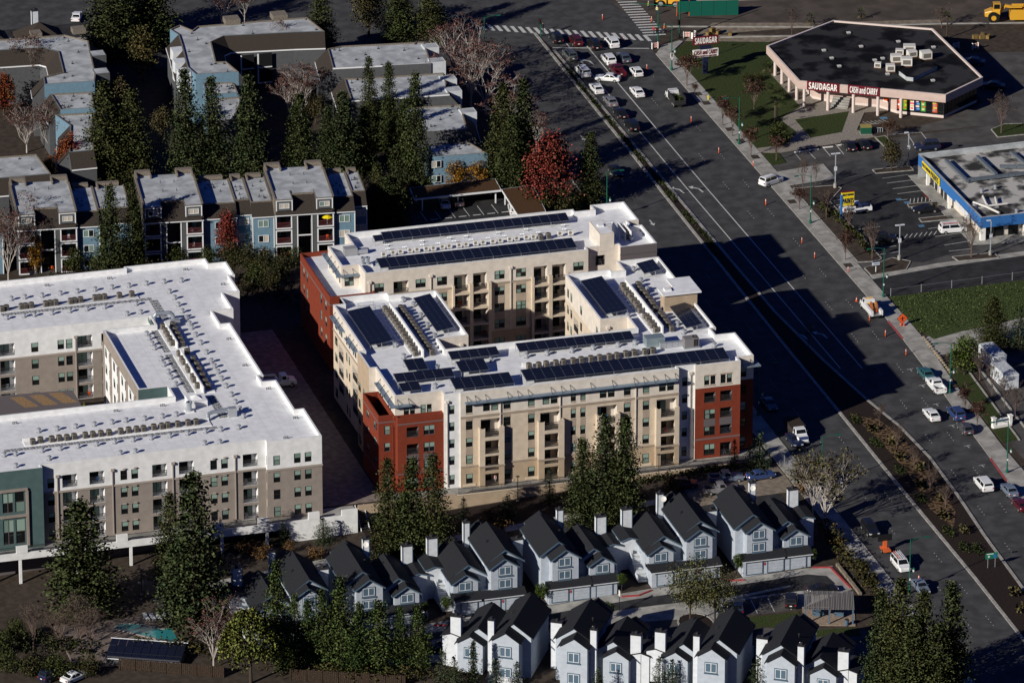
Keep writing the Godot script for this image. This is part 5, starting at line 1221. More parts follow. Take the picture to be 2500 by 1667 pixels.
func lwin(parent: Node3D, x: float, y: float, z: float, w: float, h: float, side := "front", trimm: Material = null) -> void:   # slider window proud of a wall
	var fr = face(side, x if side in ["left", "right"] else 0.0, z if side in ["front", "back"] else 0.0)
	var u = {"front": x, "left": z, "right": -z, "back": -x}[side] as float
	fr.origin += fr.basis.z * 0.15 + offset(parent)
	var o = ["win", u - w / 2, u + w / 2, y, y + h]
	if trimm:
		var mb = MB.new(); mb.obox(fr * Vector3(u, y + h / 2, -0.13) - offset(parent), Vector3(w + 0.28, h + 0.28, 0.1), fr.basis)
		mb.obox(fr * Vector3(u, y - 0.22, -0.08) - offset(parent), Vector3(w + 0.4, 0.14, 0.3), fr.basis)
		obj("window_trim", mb, trimm, parent, true)
	window(parent, fr, o, M.frame_white, "curtain")

func chimney(parent: Node3D, x: float, z: float, w: float, d: float, top: float) -> void:
	var c = MB.new(); c.box(x - w / 2, x + w / 2, 0, top, z - d / 2, z + d / 2); var n = obj("chimney", c, M.siding_w, parent, true)
	var k = MB.new(); k.box(x - w / 2 - 0.08, x + w / 2 + 0.08, top, top + 0.14, z - d / 2 - 0.08, z + d / 2 + 0.08)
	k.tube(Vector3(x, top + 0.14, z), Vector3(x, top + 0.5, z), 0.22, 0.22, 8); obj("chimney_cap", k, M.dark_metal, n, true)
	for s in [-1, 1]:
		var e = MB.new(); e.box(x + s * (w / 2) - 0.05, x + s * (w / 2) + 0.05, 0, top - 0.01, z + d / 2 - 0.04, z + d / 2 + 0.06); obj("corner_board", e, M.trim_blue, n, true)

func house(label: String, at: Vector3, turn: float, mir: bool, back_view: bool, dish: bool) -> void:
	var t = thing("row_house", label, "house", at, turn, "blue-grey row houses")
	var X = func(x: float) -> float: return 11.0 - x if mir else x
	var G = func(x0: float, x1: float, z0: float, z1: float, y0: float, ye: float, yr: float) -> void:
		gable(t, minf(X.call(x0), X.call(x1)), maxf(X.call(x0), X.call(x1)), z0, z1, y0, ye, yr, M.siding, M.shingle)
	var gb = MB.new(); gb.box(0, 11, -1.0, 2.6, -5, 0); obj("garage_wall", gb, M.siding, t, true)
	for e in [[0.0, 4.15], [4.2, 11.0]]:
		var a: float = X.call(e[0]); var b: float = X.call(e[1])
		var sk = MB.new(); var x0 = minf(a, b) - 0.25; var x1 = maxf(a, b) + 0.25
		var zb = -1.75 if e[0] == 0.0 else -1.25
		sk.quadn(Vector3(x0, 2.55, 0.45), Vector3(x1, 2.55, 0.45), Vector3(x1, 3.2, zb), Vector3(x0, 3.2, zb), Vector3.UP)
		sk.quadn(Vector3(x0, 2.45, 0.45), Vector3(x1, 2.45, 0.45), Vector3(x1, 2.55, 0.45), Vector3(x0, 2.55, 0.45), Vector3.BACK)
		for xs in [x0, x1]: sk.trin(Vector3(xs, 2.55, 0.45), Vector3(xs, 2.55, zb), Vector3(xs, 3.2, zb), Vector3(-1 if xs == x0 else 1, 0, 0))
		obj("roof", sk, M.shingle, t, true)
		var fb = MB.new(); fb.box(x0, x1, 2.36, 2.5, 0.42, 0.5); obj("fascia", fb, M.siding_w, t, true)
	for dx in [2.1, 5.75, 9.2]:
		var c: float = X.call(dx)
		var dr = inst("garage_door", frame_mesh(2.76, 2.2, 0.13, false, 0), M.trim_blue, t, Vector3(c - 1.38, 0.0, 0.16))
		for k in 4: blk("door_panel", dr, Vector3(1.38, 0.28 + k * 0.5, -0.11), Vector3(2.5, 0.47, 0.05), M.siding)
	blk("wall_sign", t, Vector3(X.call(7.5), 1.6, 0.03), Vector3(0.3, 0.45, 0.04), M.red_kerb)
	G.call(-0.1, 5.8, -12.0, -3.4, 0.0, 4.9, 6.9)
	G.call(0.0, 3.95, -5.0, -1.6, 2.0, 4.9, 6.15)
	G.call(0.0, 3.95, -13.6, -10.5, 0.0, 4.9, 6.15)
	G.call(5.85, 11.4, -13.2, -3.0, 0.0, 6.95, 8.9)
	G.call(5.9, 10.1, -5.0, -1.1, 2.0, 6.9, 8.3)
	G.call(5.9, 10.1, -15.5, -11.5, 0.0, 6.9, 8.3)
	# lower roof between the two gables
	var lr = MB.new(); lr.box(minf(X.call(5.2), X.call(6.0)), maxf(X.call(5.2), X.call(6.0)), 0, 4.6, -10.5, -3.8); obj("wall", lr, M.siding, t, true)
	# corner boards, windows on the lane side
	lwin(t, X.call(1.9), 3.45, -1.6, 1.9, 1.3, "front", M.trim_blue)
	for y in [3.4, 5.55]: lwin(t, X.call(8.15), y, -1.1, 1.85, 1.3, "front", M.trim_blue)
	lwin(t, 5.9 if not mir else 0.9, 5.3, -5.5, 0.9, 1.2, "left", M.siding_w)
	lwin(t, X.call(0.0) if not mir else 7.0, 3.2, -6.0, 0.8, 1.1, "left", M.siding_w)
	# garden side
	for y in [0.9, 4.4]: lwin(t, X.call(8.0), y, -15.5, 1.7, 1.5, "back", M.trim_blue)
	lwin(t, X.call(1.95), 2.7, -13.6, 1.6, 1.4, "back", M.trim_blue)
	var pw = MB.new(); pw.box(0.2, 5.7, -1, 1.2, -16.0, -15.85); obj("patio_wall", pw, M.siding_w, t, true)
	# outside stair with its flank walls
	var s0: float = X.call(-0.05); var s1: float = X.call(-1.35)
	for i in 13:
		var st = MB.new(); st.box(minf(s0, s1), maxf(s0, s1), 0.0, 0.2 + i * 0.215, -2.4 - i * 0.36, -2.05 - i * 0.36); obj("stair_step", st, M.flat_roof if i % 2 else M.seam, t, true)
	var sw = MB.new(); var x2: float = X.call(-1.4); var x3: float = X.call(-1.55)
	sw.prism(V2([minf(x2, x3), -7.2, maxf(x2, x3), -7.2, maxf(x2, x3), -2.0, minf(x2, x3), -2.0]), 0, 0.9)
	for i in 9: sw.box(minf(x2, x3), maxf(x2, x3), 0.9, 1.1 + i * 0.3, -4.2 - i * 0.33, -3.9 - i * 0.33)
	obj("stair_wall", sw, M.siding_w, t, true)
	gable(t, minf(X.call(-2.8), X.call(-0.1)), maxf(X.call(-2.8), X.call(-0.1)), -12.0, -7.2, 0, 5.0, 5.4, M.siding_w, M.shingle, 0.2)
	lwin(t, X.call(-2.8) if not mir else 11.1, 3.2, -9.4, 0.9, 1.2, "left" if not mir else "left", M.siding_w)
	chimney(t, X.call(-0.7), -11.6, 1.6, 1.0, 8.3)
	chimney(t, X.call(5.35), -13.6, 0.95, 0.9, 9.3)
	if not mir: chimney(t, X.call(12.3), -9.0, 1.7, 1.0, 7.6)
	for v in [[2.4, -7.0, 6.3], [7.0, -8.0, 8.1], [9.6, -5.5, 7.9], [4.6, -9.0, 5.6]]:
		var mb = MB.new(); var vx: float = X.call(v[0]); mb.tube(Vector3(vx, v[2] - 0.4, v[1]), Vector3(vx, v[2] + 0.3, v[1]), 0.07, 0.07, 6); mb.box(vx - 0.14, vx + 0.14, v[2] + 0.3, v[2] + 0.4, v[1] - 0.14, v[1] + 0.14); obj("roof_pipe", mb, M.dark_metal, t, true)
	if dish:
		var d = MB.new(); var o = Vector3(X.call(5.6), 8.9, -12.3); var n = Vector3(-0.4, 0.5, 0.76).normalized(); var e = n.cross(Vector3.UP).normalized(); var g = n.cross(e)
		for i in 12:
			var p = o + (e * cos(TAU * i / 12) + g * sin(TAU * i / 12)) * 0.45; var q = o + (e * cos(TAU * (i + 1) / 12) + g * sin(TAU * (i + 1) / 12)) * 0.45
			d.tri(o - n * 0.12, p, q)
		d.bar(o - n * 0.12, o - n * 0.2 - Vector3(0, 0.6, 0), 0.06, 0.06); obj("satellite_dish", d, M.ac_white, t, true)

func build_townhouses() -> void:
	var l = [["blue-grey row house at the pool end of the lane, half behind conifers", -67.6, 97.2, false], ["blue-grey row house with a bay front behind the row of pines", -53.0, 97.5, true], ["blue-grey row house with an outside stair and a clipped round tree at its garage", -36.5, 97.2, false], ["blue-grey row house with two rust signs, between two leafy garage trees", -21.9, 98.0, true], ["blue-grey row house behind the grey-green tree in the turning circle", -5.3, 98.0, false], ["blue-grey row house at the street end beside the long hedge", 9.1, 99.3, true]]
	for i in l.size():
		var e: Array = l[i]
		house(e[0], Vector3(e[1], fall(e[1] + 5.5), e[2]), 0.0, e[3], false, i in [1, 4, 5])
	var a = deg_to_rad(-31.0)
	# the second row stands at an angle; its garages face the lane
	var row = [["row house with a steel stack beside the bare saplings by the pine end", -35.5, 121.5, true, false], ["row house with a dish on its chimney beside the bare saplings", -26.4, 127.0, false, true], ["row house in front of the turning circle tree, gable to the gardens", -8.2, 137.7, true, false], ["row house nearest the timber shelter, gable to the gardens", 0.9, 143.3, false, true]]
	for e in row:
		var c = Vector2(e[1], e[2])
		# local x axis turned half round: garages look to the lane
		var ax = Vector2(cos(-a), sin(-a)); var az = Vector2(-sin(-a), cos(-a))
		var o = c + ax * (8.0 if not e[3] else 3.0) - az * 15.5
		house(e[0], Vector3(o.x, fall(c.x), o.y), a + PI, e[3], true, e[4])

# ---------------------------------------------------------------- flat-roofed apartment houses with brown shingled skirts
# shingled skirt along one wall: from the roof edge p-q down and out, wall below it
func skirt(parent: Node3D, p: Vector2, q: Vector2, out: Vector2, top: float, eave: float, d: float, wm: Material) -> void:
	var o = out.normalized() * d
	var a = Vector3(p.x, top, p.y); var b = Vector3(q.x, top, q.y)
	var c = Vector3(q.x + o.x, eave, q.y + o.y); var e = Vector3(p.x + o.x, eave, p.y + o.y)
	var r = MB.new()
	r.quadn(a, b, c, e, Vector3(o.x, 1, o.y)); r.quadn(a - Vector3(0, 0.12, 0), b - Vector3(0, 0.12, 0), c - Vector3(0, 0.12, 0), e - Vector3(0, 0.12, 0), Vector3(-o.x, -1, -o.y))
	obj("shingle_skirt", r, M.shingle_brown, parent)
	var w = MB.new(); var n = Vector3(o.x, 0, o.y)
	var g = c - n * 0.1; var h = e - n * 0.1
	w.quadn(Vector3(h.x, 0, h.z), Vector3(g.x, 0, g.z), g, h, n)
	for s in [[a, h, p], [b, g, q]]:
		var side = (b - a).normalized() * (-1.0 if s[0] == a else 1.0)
		w.quadn(Vector3(s[2].x, 0, s[2].y), Vector3(s[1].x, 0, s[1].z), Vector3(s[1].x, eave - 0.1, s[1].z), Vector3(s[2].x, eave - 0.1, s[2].y), side)
		w.trin(Vector3(s[2].x, eave - 0.1, s[2].y), Vector3(s[1].x, eave - 0.1, s[1].z), s[0] - Vector3(0, 0.1, 0), side)
	obj("wall", w, wm, parent)
	var f = MB.new(); f.bar(e - Vector3(0, 0.1, 0), c - Vector3(0, 0.1, 0), 0.12, 0.24); obj("fascia", f, M.frame_white, parent)

func flat_block(parent: Node3D, a: Array, top: float, wm: Material, skirts := []) -> void:
	var p = V2(a); var mb = MB.new(); mb.sides(p, 0, top); obj("wall", mb, wm, parent)
	var inn = MB.new().inset(p, 0.22)
	var e = MB.new(); e.ring(p, inn, top + 0.0); e.sides(inn, top - 0.25, top, [], true); obj("roof_edge", e, M.roof_edge, parent)
	var r = MB.new(); r.cap(inn, top - 0.25); obj("roof", r, M.flat_roof, parent)
	var s = mb.area_sign(p)
	for i in skirts:
		var u = p[i]; var v = p[(i + 1) % p.size()]
		skirt(parent, u, v, Vector2(v.y - u.y, u.x - v.x) * s, top - 0.05, top - 2.5, 2.3, M.grey_wall)
	var k = 0
	for j in 60:
		if k > 11: break
		var t = Geometry2D.triangulate_polygon(inn)
		var i3 = (rng.randi() % (t.size() / 3)) * 3
		var w1 = rng.randf(); var w2 = rng.randf() * (1 - w1)
		var q = inn[t[i3]] * w1 + inn[t[i3 + 1]] * w2 + inn[t[i3 + 2]] * (1 - w1 - w2)
		if true:
			var pm = MB.new(); var h = rng.randf_range(0.25, 0.6)
			pm.tube(Vector3(q.x, top - 0.25, q.y), Vector3(q.x, top - 0.25 + h, q.y), 0.06, 0.06, 5)
			pm.box(q.x - 0.22, q.x + 0.22, top - 0.25, top - 0.2, q.y - 0.22, q.y + 0.22)
			obj("roof_pipe", pm, M.dark_metal, parent); k += 1

func dormer(parent: Node3D, x0: float, x1: float, y0: float, y1: float, z0: float, z1: float, win := true) -> void:   # local box dormer, window to +z
	var b = MB.new(); b.box(x0, x1, y0, y1, z0, z1); obj("dormer", b, M.grey_wall, parent, true)
	var t = MB.new()
	for e in [[x0 - 0.05, x0 + 0.12, y0, y1 + 0.02], [x1 - 0.12, x1 + 0.05, y0, y1 + 0.02], [x0 + 0.12, x1 - 0.12, y1 - 0.16, y1 + 0.02]]: t.box(e[0], e[1], e[2], e[3], z1 - 0.02, z1 + 0.05)
	obj("dormer_trim", t, M.frame_white, parent, true)
	var r = MB.new(); r.box(x0 - 0.1, x1 + 0.1, y1 + 0.02, y1 + 0.14, z0, z1 + 0.1); obj("dormer_roof", r, M.roof_edge, parent, true)
	if win: lwin(parent, (x0 + x1) / 2, y0 + 0.45, z1, 1.75, 0.95, "front")

func bay(parent: Node3D, x0: float, x1: float, y0: float, y1: float, z: float) -> void:   # open balcony recess with white frame and rust rail
	var w = x1 - x0; var h = y1 - y0
	var fr = face("front", 0, z); fr.origin += offset(parent)
	balcony(parent, fr, ["balcony", x0, x1, y0, y1], M.grey_wall, 1.9, false)
	var t = MB.new()
	for e in [[x0 - 0.1, x0 + 0.1, y0 - 0.1, y1 + 0.1], [x1 - 0.1, x1 + 0.1, y0 - 0.1, y1 + 0.1], [x0 + 0.1, x1 - 0.1, y1 - 0.08, y1 + 0.1], [x0 + 0.1, x1 - 0.1, y0 - 0.12, y0 + 0.06]]: t.box(e[0], e[1], e[2], e[3], z - 0.05, z + 0.08)
	obj("balcony_frame", t, M.frame_white, parent, true)
	var r = inst("railing", rail_mesh(w - 0.22), mat(0.11, 0.028, 0.03, 0.7), parent, Vector3(x0 + 0.11, y0, z - 0.02))

# one piece of the long row: local x0, kind
func row_tall(t: Node3D, x0: float) -> void:
	var w = 10.4
	var wb = MB.new()
	var ops = [["hole", x0 + 0.25, x0 + 2.95, 5.75, 8.0], ["hole", x0 + 0.25, x0 + 2.95, 2.9, 5.3], ["hole", x0 + 0.25, x0 + 2.95, 0.1, 2.4], ["hole", x0 + 7.5, x0 + 10.2, 5.75, 8.0], ["hole", x0 + 7.5, x0 + 10.2, 2.9, 5.3], ["hole", x0 + 7.5, x0 + 10.2, 0.1, 2.4], ["hole", x0 + 4.0, x0 + 6.45, 0.1, 8.2]]
	wallcut(wb, face("front", 0, 0), x0, x0 + w, 0, 8.3, ops); obj("wall", wb, M.grey_wall, t, true)
	for o in ops:
		if o[2] - o[1] > 2.5: bay(t, o[1], o[2], o[3], o[4], 0.0)
	var fr = face("front", 0, 0); fr.origin += offset(t)
	balcony(t, fr, ["balcony", x0 + 4.0, x0 + 6.45, 0.1, 8.2], M.grey_wall, 2.4, false)
	var tb = MB.new()
	for e in [[x0 + 3.9, x0 + 4.06], [x0 + 6.4, x0 + 6.56]]: tb.box(e[0], e[1], 0.1, 8.3, -0.05, 0.07)
	for y in [8.15, 4.2]: tb.box(x0 + 4.06, x0 + 6.4, y, y + 0.2, -0.05, 0.06)
	obj("balcony_frame", tb, M.frame_white, t, true)
	var bb = MB.new(); bb.box(x0, x0 + w, 0, 10.9, -15.5, -2.4); obj("wall", bb, M.grey_wall, t, true)
	var rb = MB.new(); rb.cap(V2([x0 + 0.25, -15.3, x0 + w - 0.25, -15.3, x0 + w - 0.25, -2.4, x0 + 0.25, -2.4]), 10.904); obj("roof", rb, M.flat_roof, t, true)
	var eb = MB.new()
	for e in [[x0, x0 + 0.3], [x0 + w - 0.3, x0 + w]]: eb.box(e[0], e[1], 8.0, 11.25, -15.6, -0.3)
	eb.box(x0 + 3.3, x0 + w - 3.3, 10.9, 11.15, -2.6, -2.3)
	obj("roof_edge", eb, M.roof_edge, t, true)
	var sk = MB.new(); sk.quadn(Vector3(x0 + 0.3, 10.95, -2.5), Vector3(x0 + w - 0.3, 10.95, -2.5), Vector3(x0 + w - 0.3, 8.25, 0.3), Vector3(x0 + 0.3, 8.25, 0.3), Vector3(0, 1, 1)); obj("shingle_skirt", sk, M.shingle_brown, t, true)
	var fb = MB.new(); fb.box(x0, x0 + w, 8.1, 8.26, 0.22, 0.34); obj("fascia", fb, M.frame_white, t, true)
	for d in [0.3, 7.3]:
		dormer(t, x0 + d, x0 + d + 2.8, 9.0, 10.95, -4.0, 0.1)
		var rr = MB.new(); rr.cap(V2([x0 + d + 0.05, -4.2, x0 + d + 2.75, -4.2, x0 + d + 2.75, 0.0, x0 + d + 0.05, 0.0]), 11.1); obj("roof", rr, M.flat_roof, t, true)
	for e in [[0.2, 2.9], [w - 3.1, w - 0.2]]:   # raised corner upstands at the back
		var ub = MB.new(); ub.box(x0 + e[0], x0 + e[1], 10.9, 11.6, -16.6, -15.5); ub.box(x0 + e[0], x0 + e[0] + 0.25, 10.9, 11.6, -15.5, -13.6); ub.box(x0 + e[1] - 0.25, x0 + e[1], 10.9, 11.6, -15.5, -13.6); obj("upstand", ub, M.roof_edge, t, true)
	for i in 4:
		var pm = MB.new(); var px = x0 + 4.2 + (i % 2) * 2.4; var pz = -11.5 + (i / 2) * 4.2; pm.tube(Vector3(px, 10.9, pz), Vector3(px, 11.4, pz), 0.06, 0.06, 5); obj("roof_pipe", pm, M.dark_metal, t, true)

func row_low(t: Node3D, x0: float, w: float, step: float) -> void:
	var z = -0.9 + step
	var wb = MB.new(); wb.box(x0, x0 + w, 0, 8.0, -14.5, z); obj("wall", wb, M.blue_wall, t, true)
	var cb = MB.new()
	for x in [x0 + 0.06, x0 + w - 0.06]: cb.box(x - 0.08, x + 0.08, 0, 7.95, z - 0.02, z + 0.05)
	obj("corner_board", cb, M.frame_white, t, true)
	for y in [6.0, 3.2, 0.5]: lwin(t, x0 + w * 0.5, y, z, 1.8, 1.3, "front")
	var rb = MB.new(); rb.box(x0, x0 + w, 8.0, 9.7, -14.5, z - 2.2); obj("wall", rb, M.grey_wall, t, true)
	var rc = MB.new(); rc.cap(V2([x0 + 0.2, -14.3, x0 + w - 0.2, -14.3, x0 + w - 0.2, z - 2.2, x0 + 0.2, z - 2.2]), 9.704); obj("roof", rc, M.flat_roof, t, true)
	var eb = MB.new(); eb.box(x0, x0 + 0.2, 9.7, 9.9, -14.5, z - 2.2); eb.box(x0 + w - 0.2, x0 + w, 9.7, 9.9, -14.5, z - 2.2); eb.box(x0 + 0.2, x0 + w - 0.2, 9.7, 9.9, z - 2.4, z - 2.15); obj("roof_edge", eb, M.roof_edge, t, true)
	var sk = MB.new(); sk.quadn(Vector3(x0, 9.8, z - 2.2), Vector3(x0 + w, 9.8, z - 2.2), Vector3(x0 + w, 7.95, z + 0.3), Vector3(x0, 7.95, z + 0.3), Vector3(0, 1, 1))
	for x in [x0, x0 + w]: sk.trin(Vector3(x, 9.8, z - 2.2), Vector3(x, 7.95, z - 2.2), Vector3(x, 7.95, z + 0.3), Vector3(-1 if x == x0 else 1, 0, 0))
	obj("shingle_skirt", sk, M.shingle_brown, t, true)
	var fb = MB.new(); fb.box(x0, x0 + w, 7.82, 7.98, z + 0.22, z + 0.34); obj("fascia", fb, M.frame_white, t, true)
	var ub = MB.new(); ub.box(x0 + w * 0.15, x0 + w * 0.85, 9.7, 10.3, -15.5, -14.6); ub.box(x0 + w * 0.15, x0 + w * 0.15 + 0.25, 9.7, 10.3, -14.6, -13.2); obj("upstand", ub, M.roof_edge, t, true)
	for i in 7:
		var pm = MB.new(); var px = x0 + rng.randf_range(0.8, w - 0.8); var pz = rng.randf_range(-12.5, -4.5); pm.tube(Vector3(px, 9.7, pz), Vector3(px, 10.15, pz), 0.06, 0.06, 5); pm.box(px - 0.2, px + 0.2, 9.7, 9.78, pz - 0.1, pz + 0.1); obj("roof_pipe", pm, M.dark_metal, t, true)

func build_apartments() -> void:
	var a = -0.119
	var o = Vector3(-80, 0, -52.3)
	var at = func(s: float) -> Vector3: return o + Vector3(s * cos(a), 0, -s * sin(a))
	var t1 = thing("apartment_house", "grey and blue apartment house with loggias behind the bare birches", "building", at.call(-4.0), a)
	row_low(t1, 0.0, 8.0, 0.0); row_tall(t1, 10.4); row_low(t1, 20.8, 3.9, 0.2); row_low(t1, 24.7, 5.6, -0.6)
	var t2 = thing("apartment_house", "grey and blue apartment house with a yellow parasol on a balcony", "building", at.call(28.2), a)
	row_tall(t2, 0.0); row_low(t2, 10.4, 5.9, 0.0); row_low(t2, 16.3, 2.6, -1.0); row_low(t2, 18.9, 3.8, 0.4); row_tall(t2, 22.7); row_low(t2, 33.1, 3.7, 0.2); row_low(t2, 36.8, 2.4, -2.0)
	var ub = MB.new()
	for i in 8: ub.trin(Vector3(0, 0.5, 0), Vector3(cos(TAU * i / 8) * 1.0, 0, sin(TAU * i / 8) * 1.0), Vector3(cos(TAU * (i + 1) / 8), 0, sin(TAU * (i + 1) / 8)), Vector3.UP)
	var par = thing("parasol", "yellow parasol open on an upper balcony of the blue apartment house", "parasol", at.call(28.2 + 32.0) + Vector3(0, 5.8, -0.6))
	var pc = inst("canopy", ub.commit(), M.yellow, par, Vector3(0, 1.35, 0)); blk("pole", par, Vector3(0, 0.7, 0), Vector3(0.06, 1.4, 0.06), M.frame_white)
	# the houses further back
	var b = thing("apartment_house", "apartment house with hipped shingle roofs beside the dark evergreens by the open carport", "building", Vector3(-50, 0, -125))
	flat_block(b, [-75, -141.5, -46, -139.8, -42.5, -135.5, -43.5, -129, -45, -118, -46, -114.5, -55.1, -115.4, -54.5, -119.2, -50.5, -120.7, -49.1, -131.5, -51.3, -134.3, -75, -136.5], 10.0, M.blue_wall, [2, 3, 6, 8, 9, 10])
	flat_block(b, [-54.4, -113.4, -47.0, -112.4, -48.3, -104.3, -54.4, -105.1], 8.8, M.blue_wall, [1, 3])
	flat_block(b, [-55.4, -104.9, -48.2, -104.1, -50.6, -96.4, -52.5, -86, -57, -86, -54.0, -99.0], 8.0, M.blue_wall, [3, 4])
	for e in [[-52.2, -50.2, "m"], [-44.4, -42.0, "m"]]:
		var ub2 = MB.new(); ub2.box(e[0], e[1], 9.75, 10.7, -142.0, -139.9); obj("upstand", ub2, M.roof_edge, b)
	for e in [[-43.6, -128.6], [-45.0, -119.4]]:
		var db = MB.new(); db.box(e[0], e[0] + 2.6, 6, 10.0, e[1] - 1.4, e[1] + 1.4); obj("dormer", db, M.grey_wall, b)
		var dr = MB.new(); dr.cap(V2([e[0] + 0.1, e[1] - 1.3, e[0] + 2.5, e[1] - 1.3, e[0] + 2.5, e[1] + 1.3, e[0] + 0.1, e[1] + 1.3]), 10.004); obj("roof", dr, M.flat_roof, b)
	for e in [[-50.0, -143.5], [-60.0, -144.5]]:   # hipped roofs behind
		var hb = MB.new(); var c = Vector3(e[0], 11.6, e[1])
		var q = [Vector3(e[0] - 4.5, 8.6, e[1] - 4), Vector3(e[0] + 4.5, 8.6, e[1] - 4), Vector3(e[0] + 4.5, 8.6, e[1] + 4.2), Vector3(e[0] - 4.5, 8.6, e[1] + 4.2)]
		for i in 4: hb.trin(q[i], q[(i + 1) % 4], c, Vector3.UP)
		obj("hipped_roof", hb, M.shingle_brown, b)
		var hw = MB.new(); hw.box(e[0] - 4.2, e[0] + 4.2, 0, 8.6, e[1] - 3.7, e[1] + 3.5); obj("wall", hw, M.grey_wall, b)
	chimney(b, -50.2 + 50, -146.5 + 125, 1.2, 1.0, 12.8)
	var d = thing("apartment_house", "apartment house with a wide brown shingled skirt and a blue end wall among redwoods", "building", Vector3(-14, 0, -125))
	flat_block(d, [-26.7, -137.4, -24.4, -139.1, -22.8, -135.8, -21.4, -137.6, -0.8, -136.8, 0.5, -128.5, -5.3, -129.6, -17.9, -131.2, -20.9, -128.8, -22.5, -118.3, -20.7, -118.0, -19.8, -112.1, -27.6, -113.0, -28.2, -117.2, -26.6, -128.3, -25.9, -134.1], 10.0, M.blue_wall, [5, 6, 7, 8, 10, 13, 14])
	flat_block(d, [-26.6, -111.5, -21.2, -110.1, -21.7, -104.9, -27.5, -105.2], 8.8, M.blue_wall, [1])
	flat_block(d, [-27.5, -105.0, -21.0, -104.7, -22.9, -99.5, -25.3, -94, -29, -94], 8.0, M.grey_wall, [1])
	for e in [[-16.2, -13.4], [-7.2, -4.4]]:
		var ub2 = MB.new(); ub2.box(e[0], e[1], 9.75, 10.8, -139.4, -136.9); obj("upstand", ub2, M.roof_edge, d)
	for e in [[-26.6, -127.0], [-27.6, -121.0], [-28.0, -116.0]]:
		var db = MB.new(); db.box(e[0] - 2.2, e[0], 6, 9.9, e[1] - 1.2, e[1] + 1.2); obj("dormer", db, M.siding_w, d)
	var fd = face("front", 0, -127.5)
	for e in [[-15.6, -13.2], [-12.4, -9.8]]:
		for y in [[4.6, 7.2], [1.6, 4.2]]: trim(d, fd, e[0], e[1], y[0], y[1], 0.06, M.black, "balcony_shade_panel"); trim(d, fd, e[0] - 0.15, e[0] + 0.1, y[0], y[1], 0.1, M.frame_white, "balcony_frame"); trim(d, fd, e[0] - 0.15, e[1], y[0] - 0.2, y[0], 0.1, M.frame_white, "balcony_frame")  # flat black panels: the shade of balcony recesses painted in, nothing is cut
	var u = thing("apartment_house", "stepped grey apartment house with three pale flat roofs beside the pale birch", "building", Vector3(8, 0, -100))
	flat_block(u, [-1.3, -119.4, 1.6, -120.1, 16.7, -118.1, 15.0, -106.8, -2.9, -109.2], 10.0, M.grey_wall, [4])
	flat_block(u, [-1.5, -106.6, 1.3, -106.0, 16.7, -104.6, 14.8, -93.6, -3.1, -95.3], 8.8, M.grey_wall, [2, 4])
	flat_block(u, [5.2, -92.4, 16.2, -91.1, 14.1, -78.8, 5.0, -79.6], 7.6, M.grey_wall, [1])
	flat_block(u, [6, -77.6, 13.6, -77.0, 15.5, -70.5, 6, -71.3], 6.0, M.blue_wall, [1])
	for e in [[16.0, -115.8, 10.0], [15.2, -108.2, 10.0], [15.6, -102.0, 8.8], [14.9, -96.0, 8.8], [15.4, -87.8, 7.6]]:
		var db = MB.new(); db.box(e[0] - 0.2, e[0] + 2.6, e[2] - 3.4, e[2], e[1] - 1.2, e[1] + 1.2); obj("dormer", db, M.siding_w, u)
		var dr = MB.new(); dr.cap(V2([e[0], e[1] - 1.0, e[0] + 2.4, e[1] - 1.0, e[0] + 2.4, e[1] + 1.0, e[0], e[1] + 1.0]), e[2] + 0.004); obj("roof", dr, M.flat_roof, u)
	for e in [[11.8, 4.0], [11.8, 1.2], [6.2, 4.0], [6.2, 1.2]]:
		lwin(u, e[0] - 8, e[1], -71.0 + 100, 1.7, 1.3, "front")
	for e in [[15.0, -107.3, -2.9, -109.6, 10.0], [14.8, -93.9, -3.1, -95.6, 8.8]]:
		var fb = MB.new(); fb.bar(Vector3(e[0], e[4] - 0.1, e[1] + 0.4), Vector3(e[2], e[4] - 0.1, e[3] + 0.4), 0.1, 0.25); obj("fascia", fb, M.frame_white, u)
	# more roofs glimpsed between the trees
	var g = thing("apartment_house", "low apartment house with a shaded pale roof behind the orange maple", "building", Vector3(-80, 0, -85))
	flat_block(g, [-110, -92, -62.5, -88, -62, -78, -110, -80], 7.5, M.blue_wall, [2])
	# carports
	carport("brown shingled carport roof with two cars beneath", [0.0, -66.0, 15.6, -66.2, 15.2, -60.7, -0.6, -60.7], [[1.0, -61.4], [7.5, -61.4], [14.4, -61.4], [1, -65.4], [14.6, -65.5]])
	carport("leaf-strewn carport roof running down to the cream block", [15.4, -60.9, 21.2, -61.3, 19.9, -48.5, 14.8, -48.5], [[15.8, -60.2], [15.3, -54.5], [15.2, -49.5], [20.4, -60.5], [19.6, -49.4]])
	carport("wide flat carport roof beyond the hipped shingle roofs", [-90, -170, -38.5, -156.5, -41, -150.0, -90, -160.5], [[-42, -151.5], [-55, -154.5], [-68, -157.4], [-42, -156], [-60, -160]])
	strip("parking_lot", [-6, -66.5, 22, -66.5, 22, -48, -6, -48], 0.012, M.asphalt_new)
	strip("parking_lot", [-90, -172, -28, -172, -28, -144, -90, -150], 0.012, M.asphalt_new)
	var lot = strip("parking_bays", [3, -56, 3.1, -56, 3.1, -55.9, 3, -55.9], 0.02, M.paint)
	for i in 6:
		var q = MB.new(); line(q, [0.5 + i * 2.6, -61, 0.5 + i * 2.6, -56.5], 0.12, 0.022); obj("bay_line", q, M.paint, lot)
		var q2 = MB.new(); q2.box(1.2 + i * 2.6, 2.6 + i * 2.6, 0.02, 0.025, -57.0, -56.7); obj("bay_number", q2, M.paint, lot)

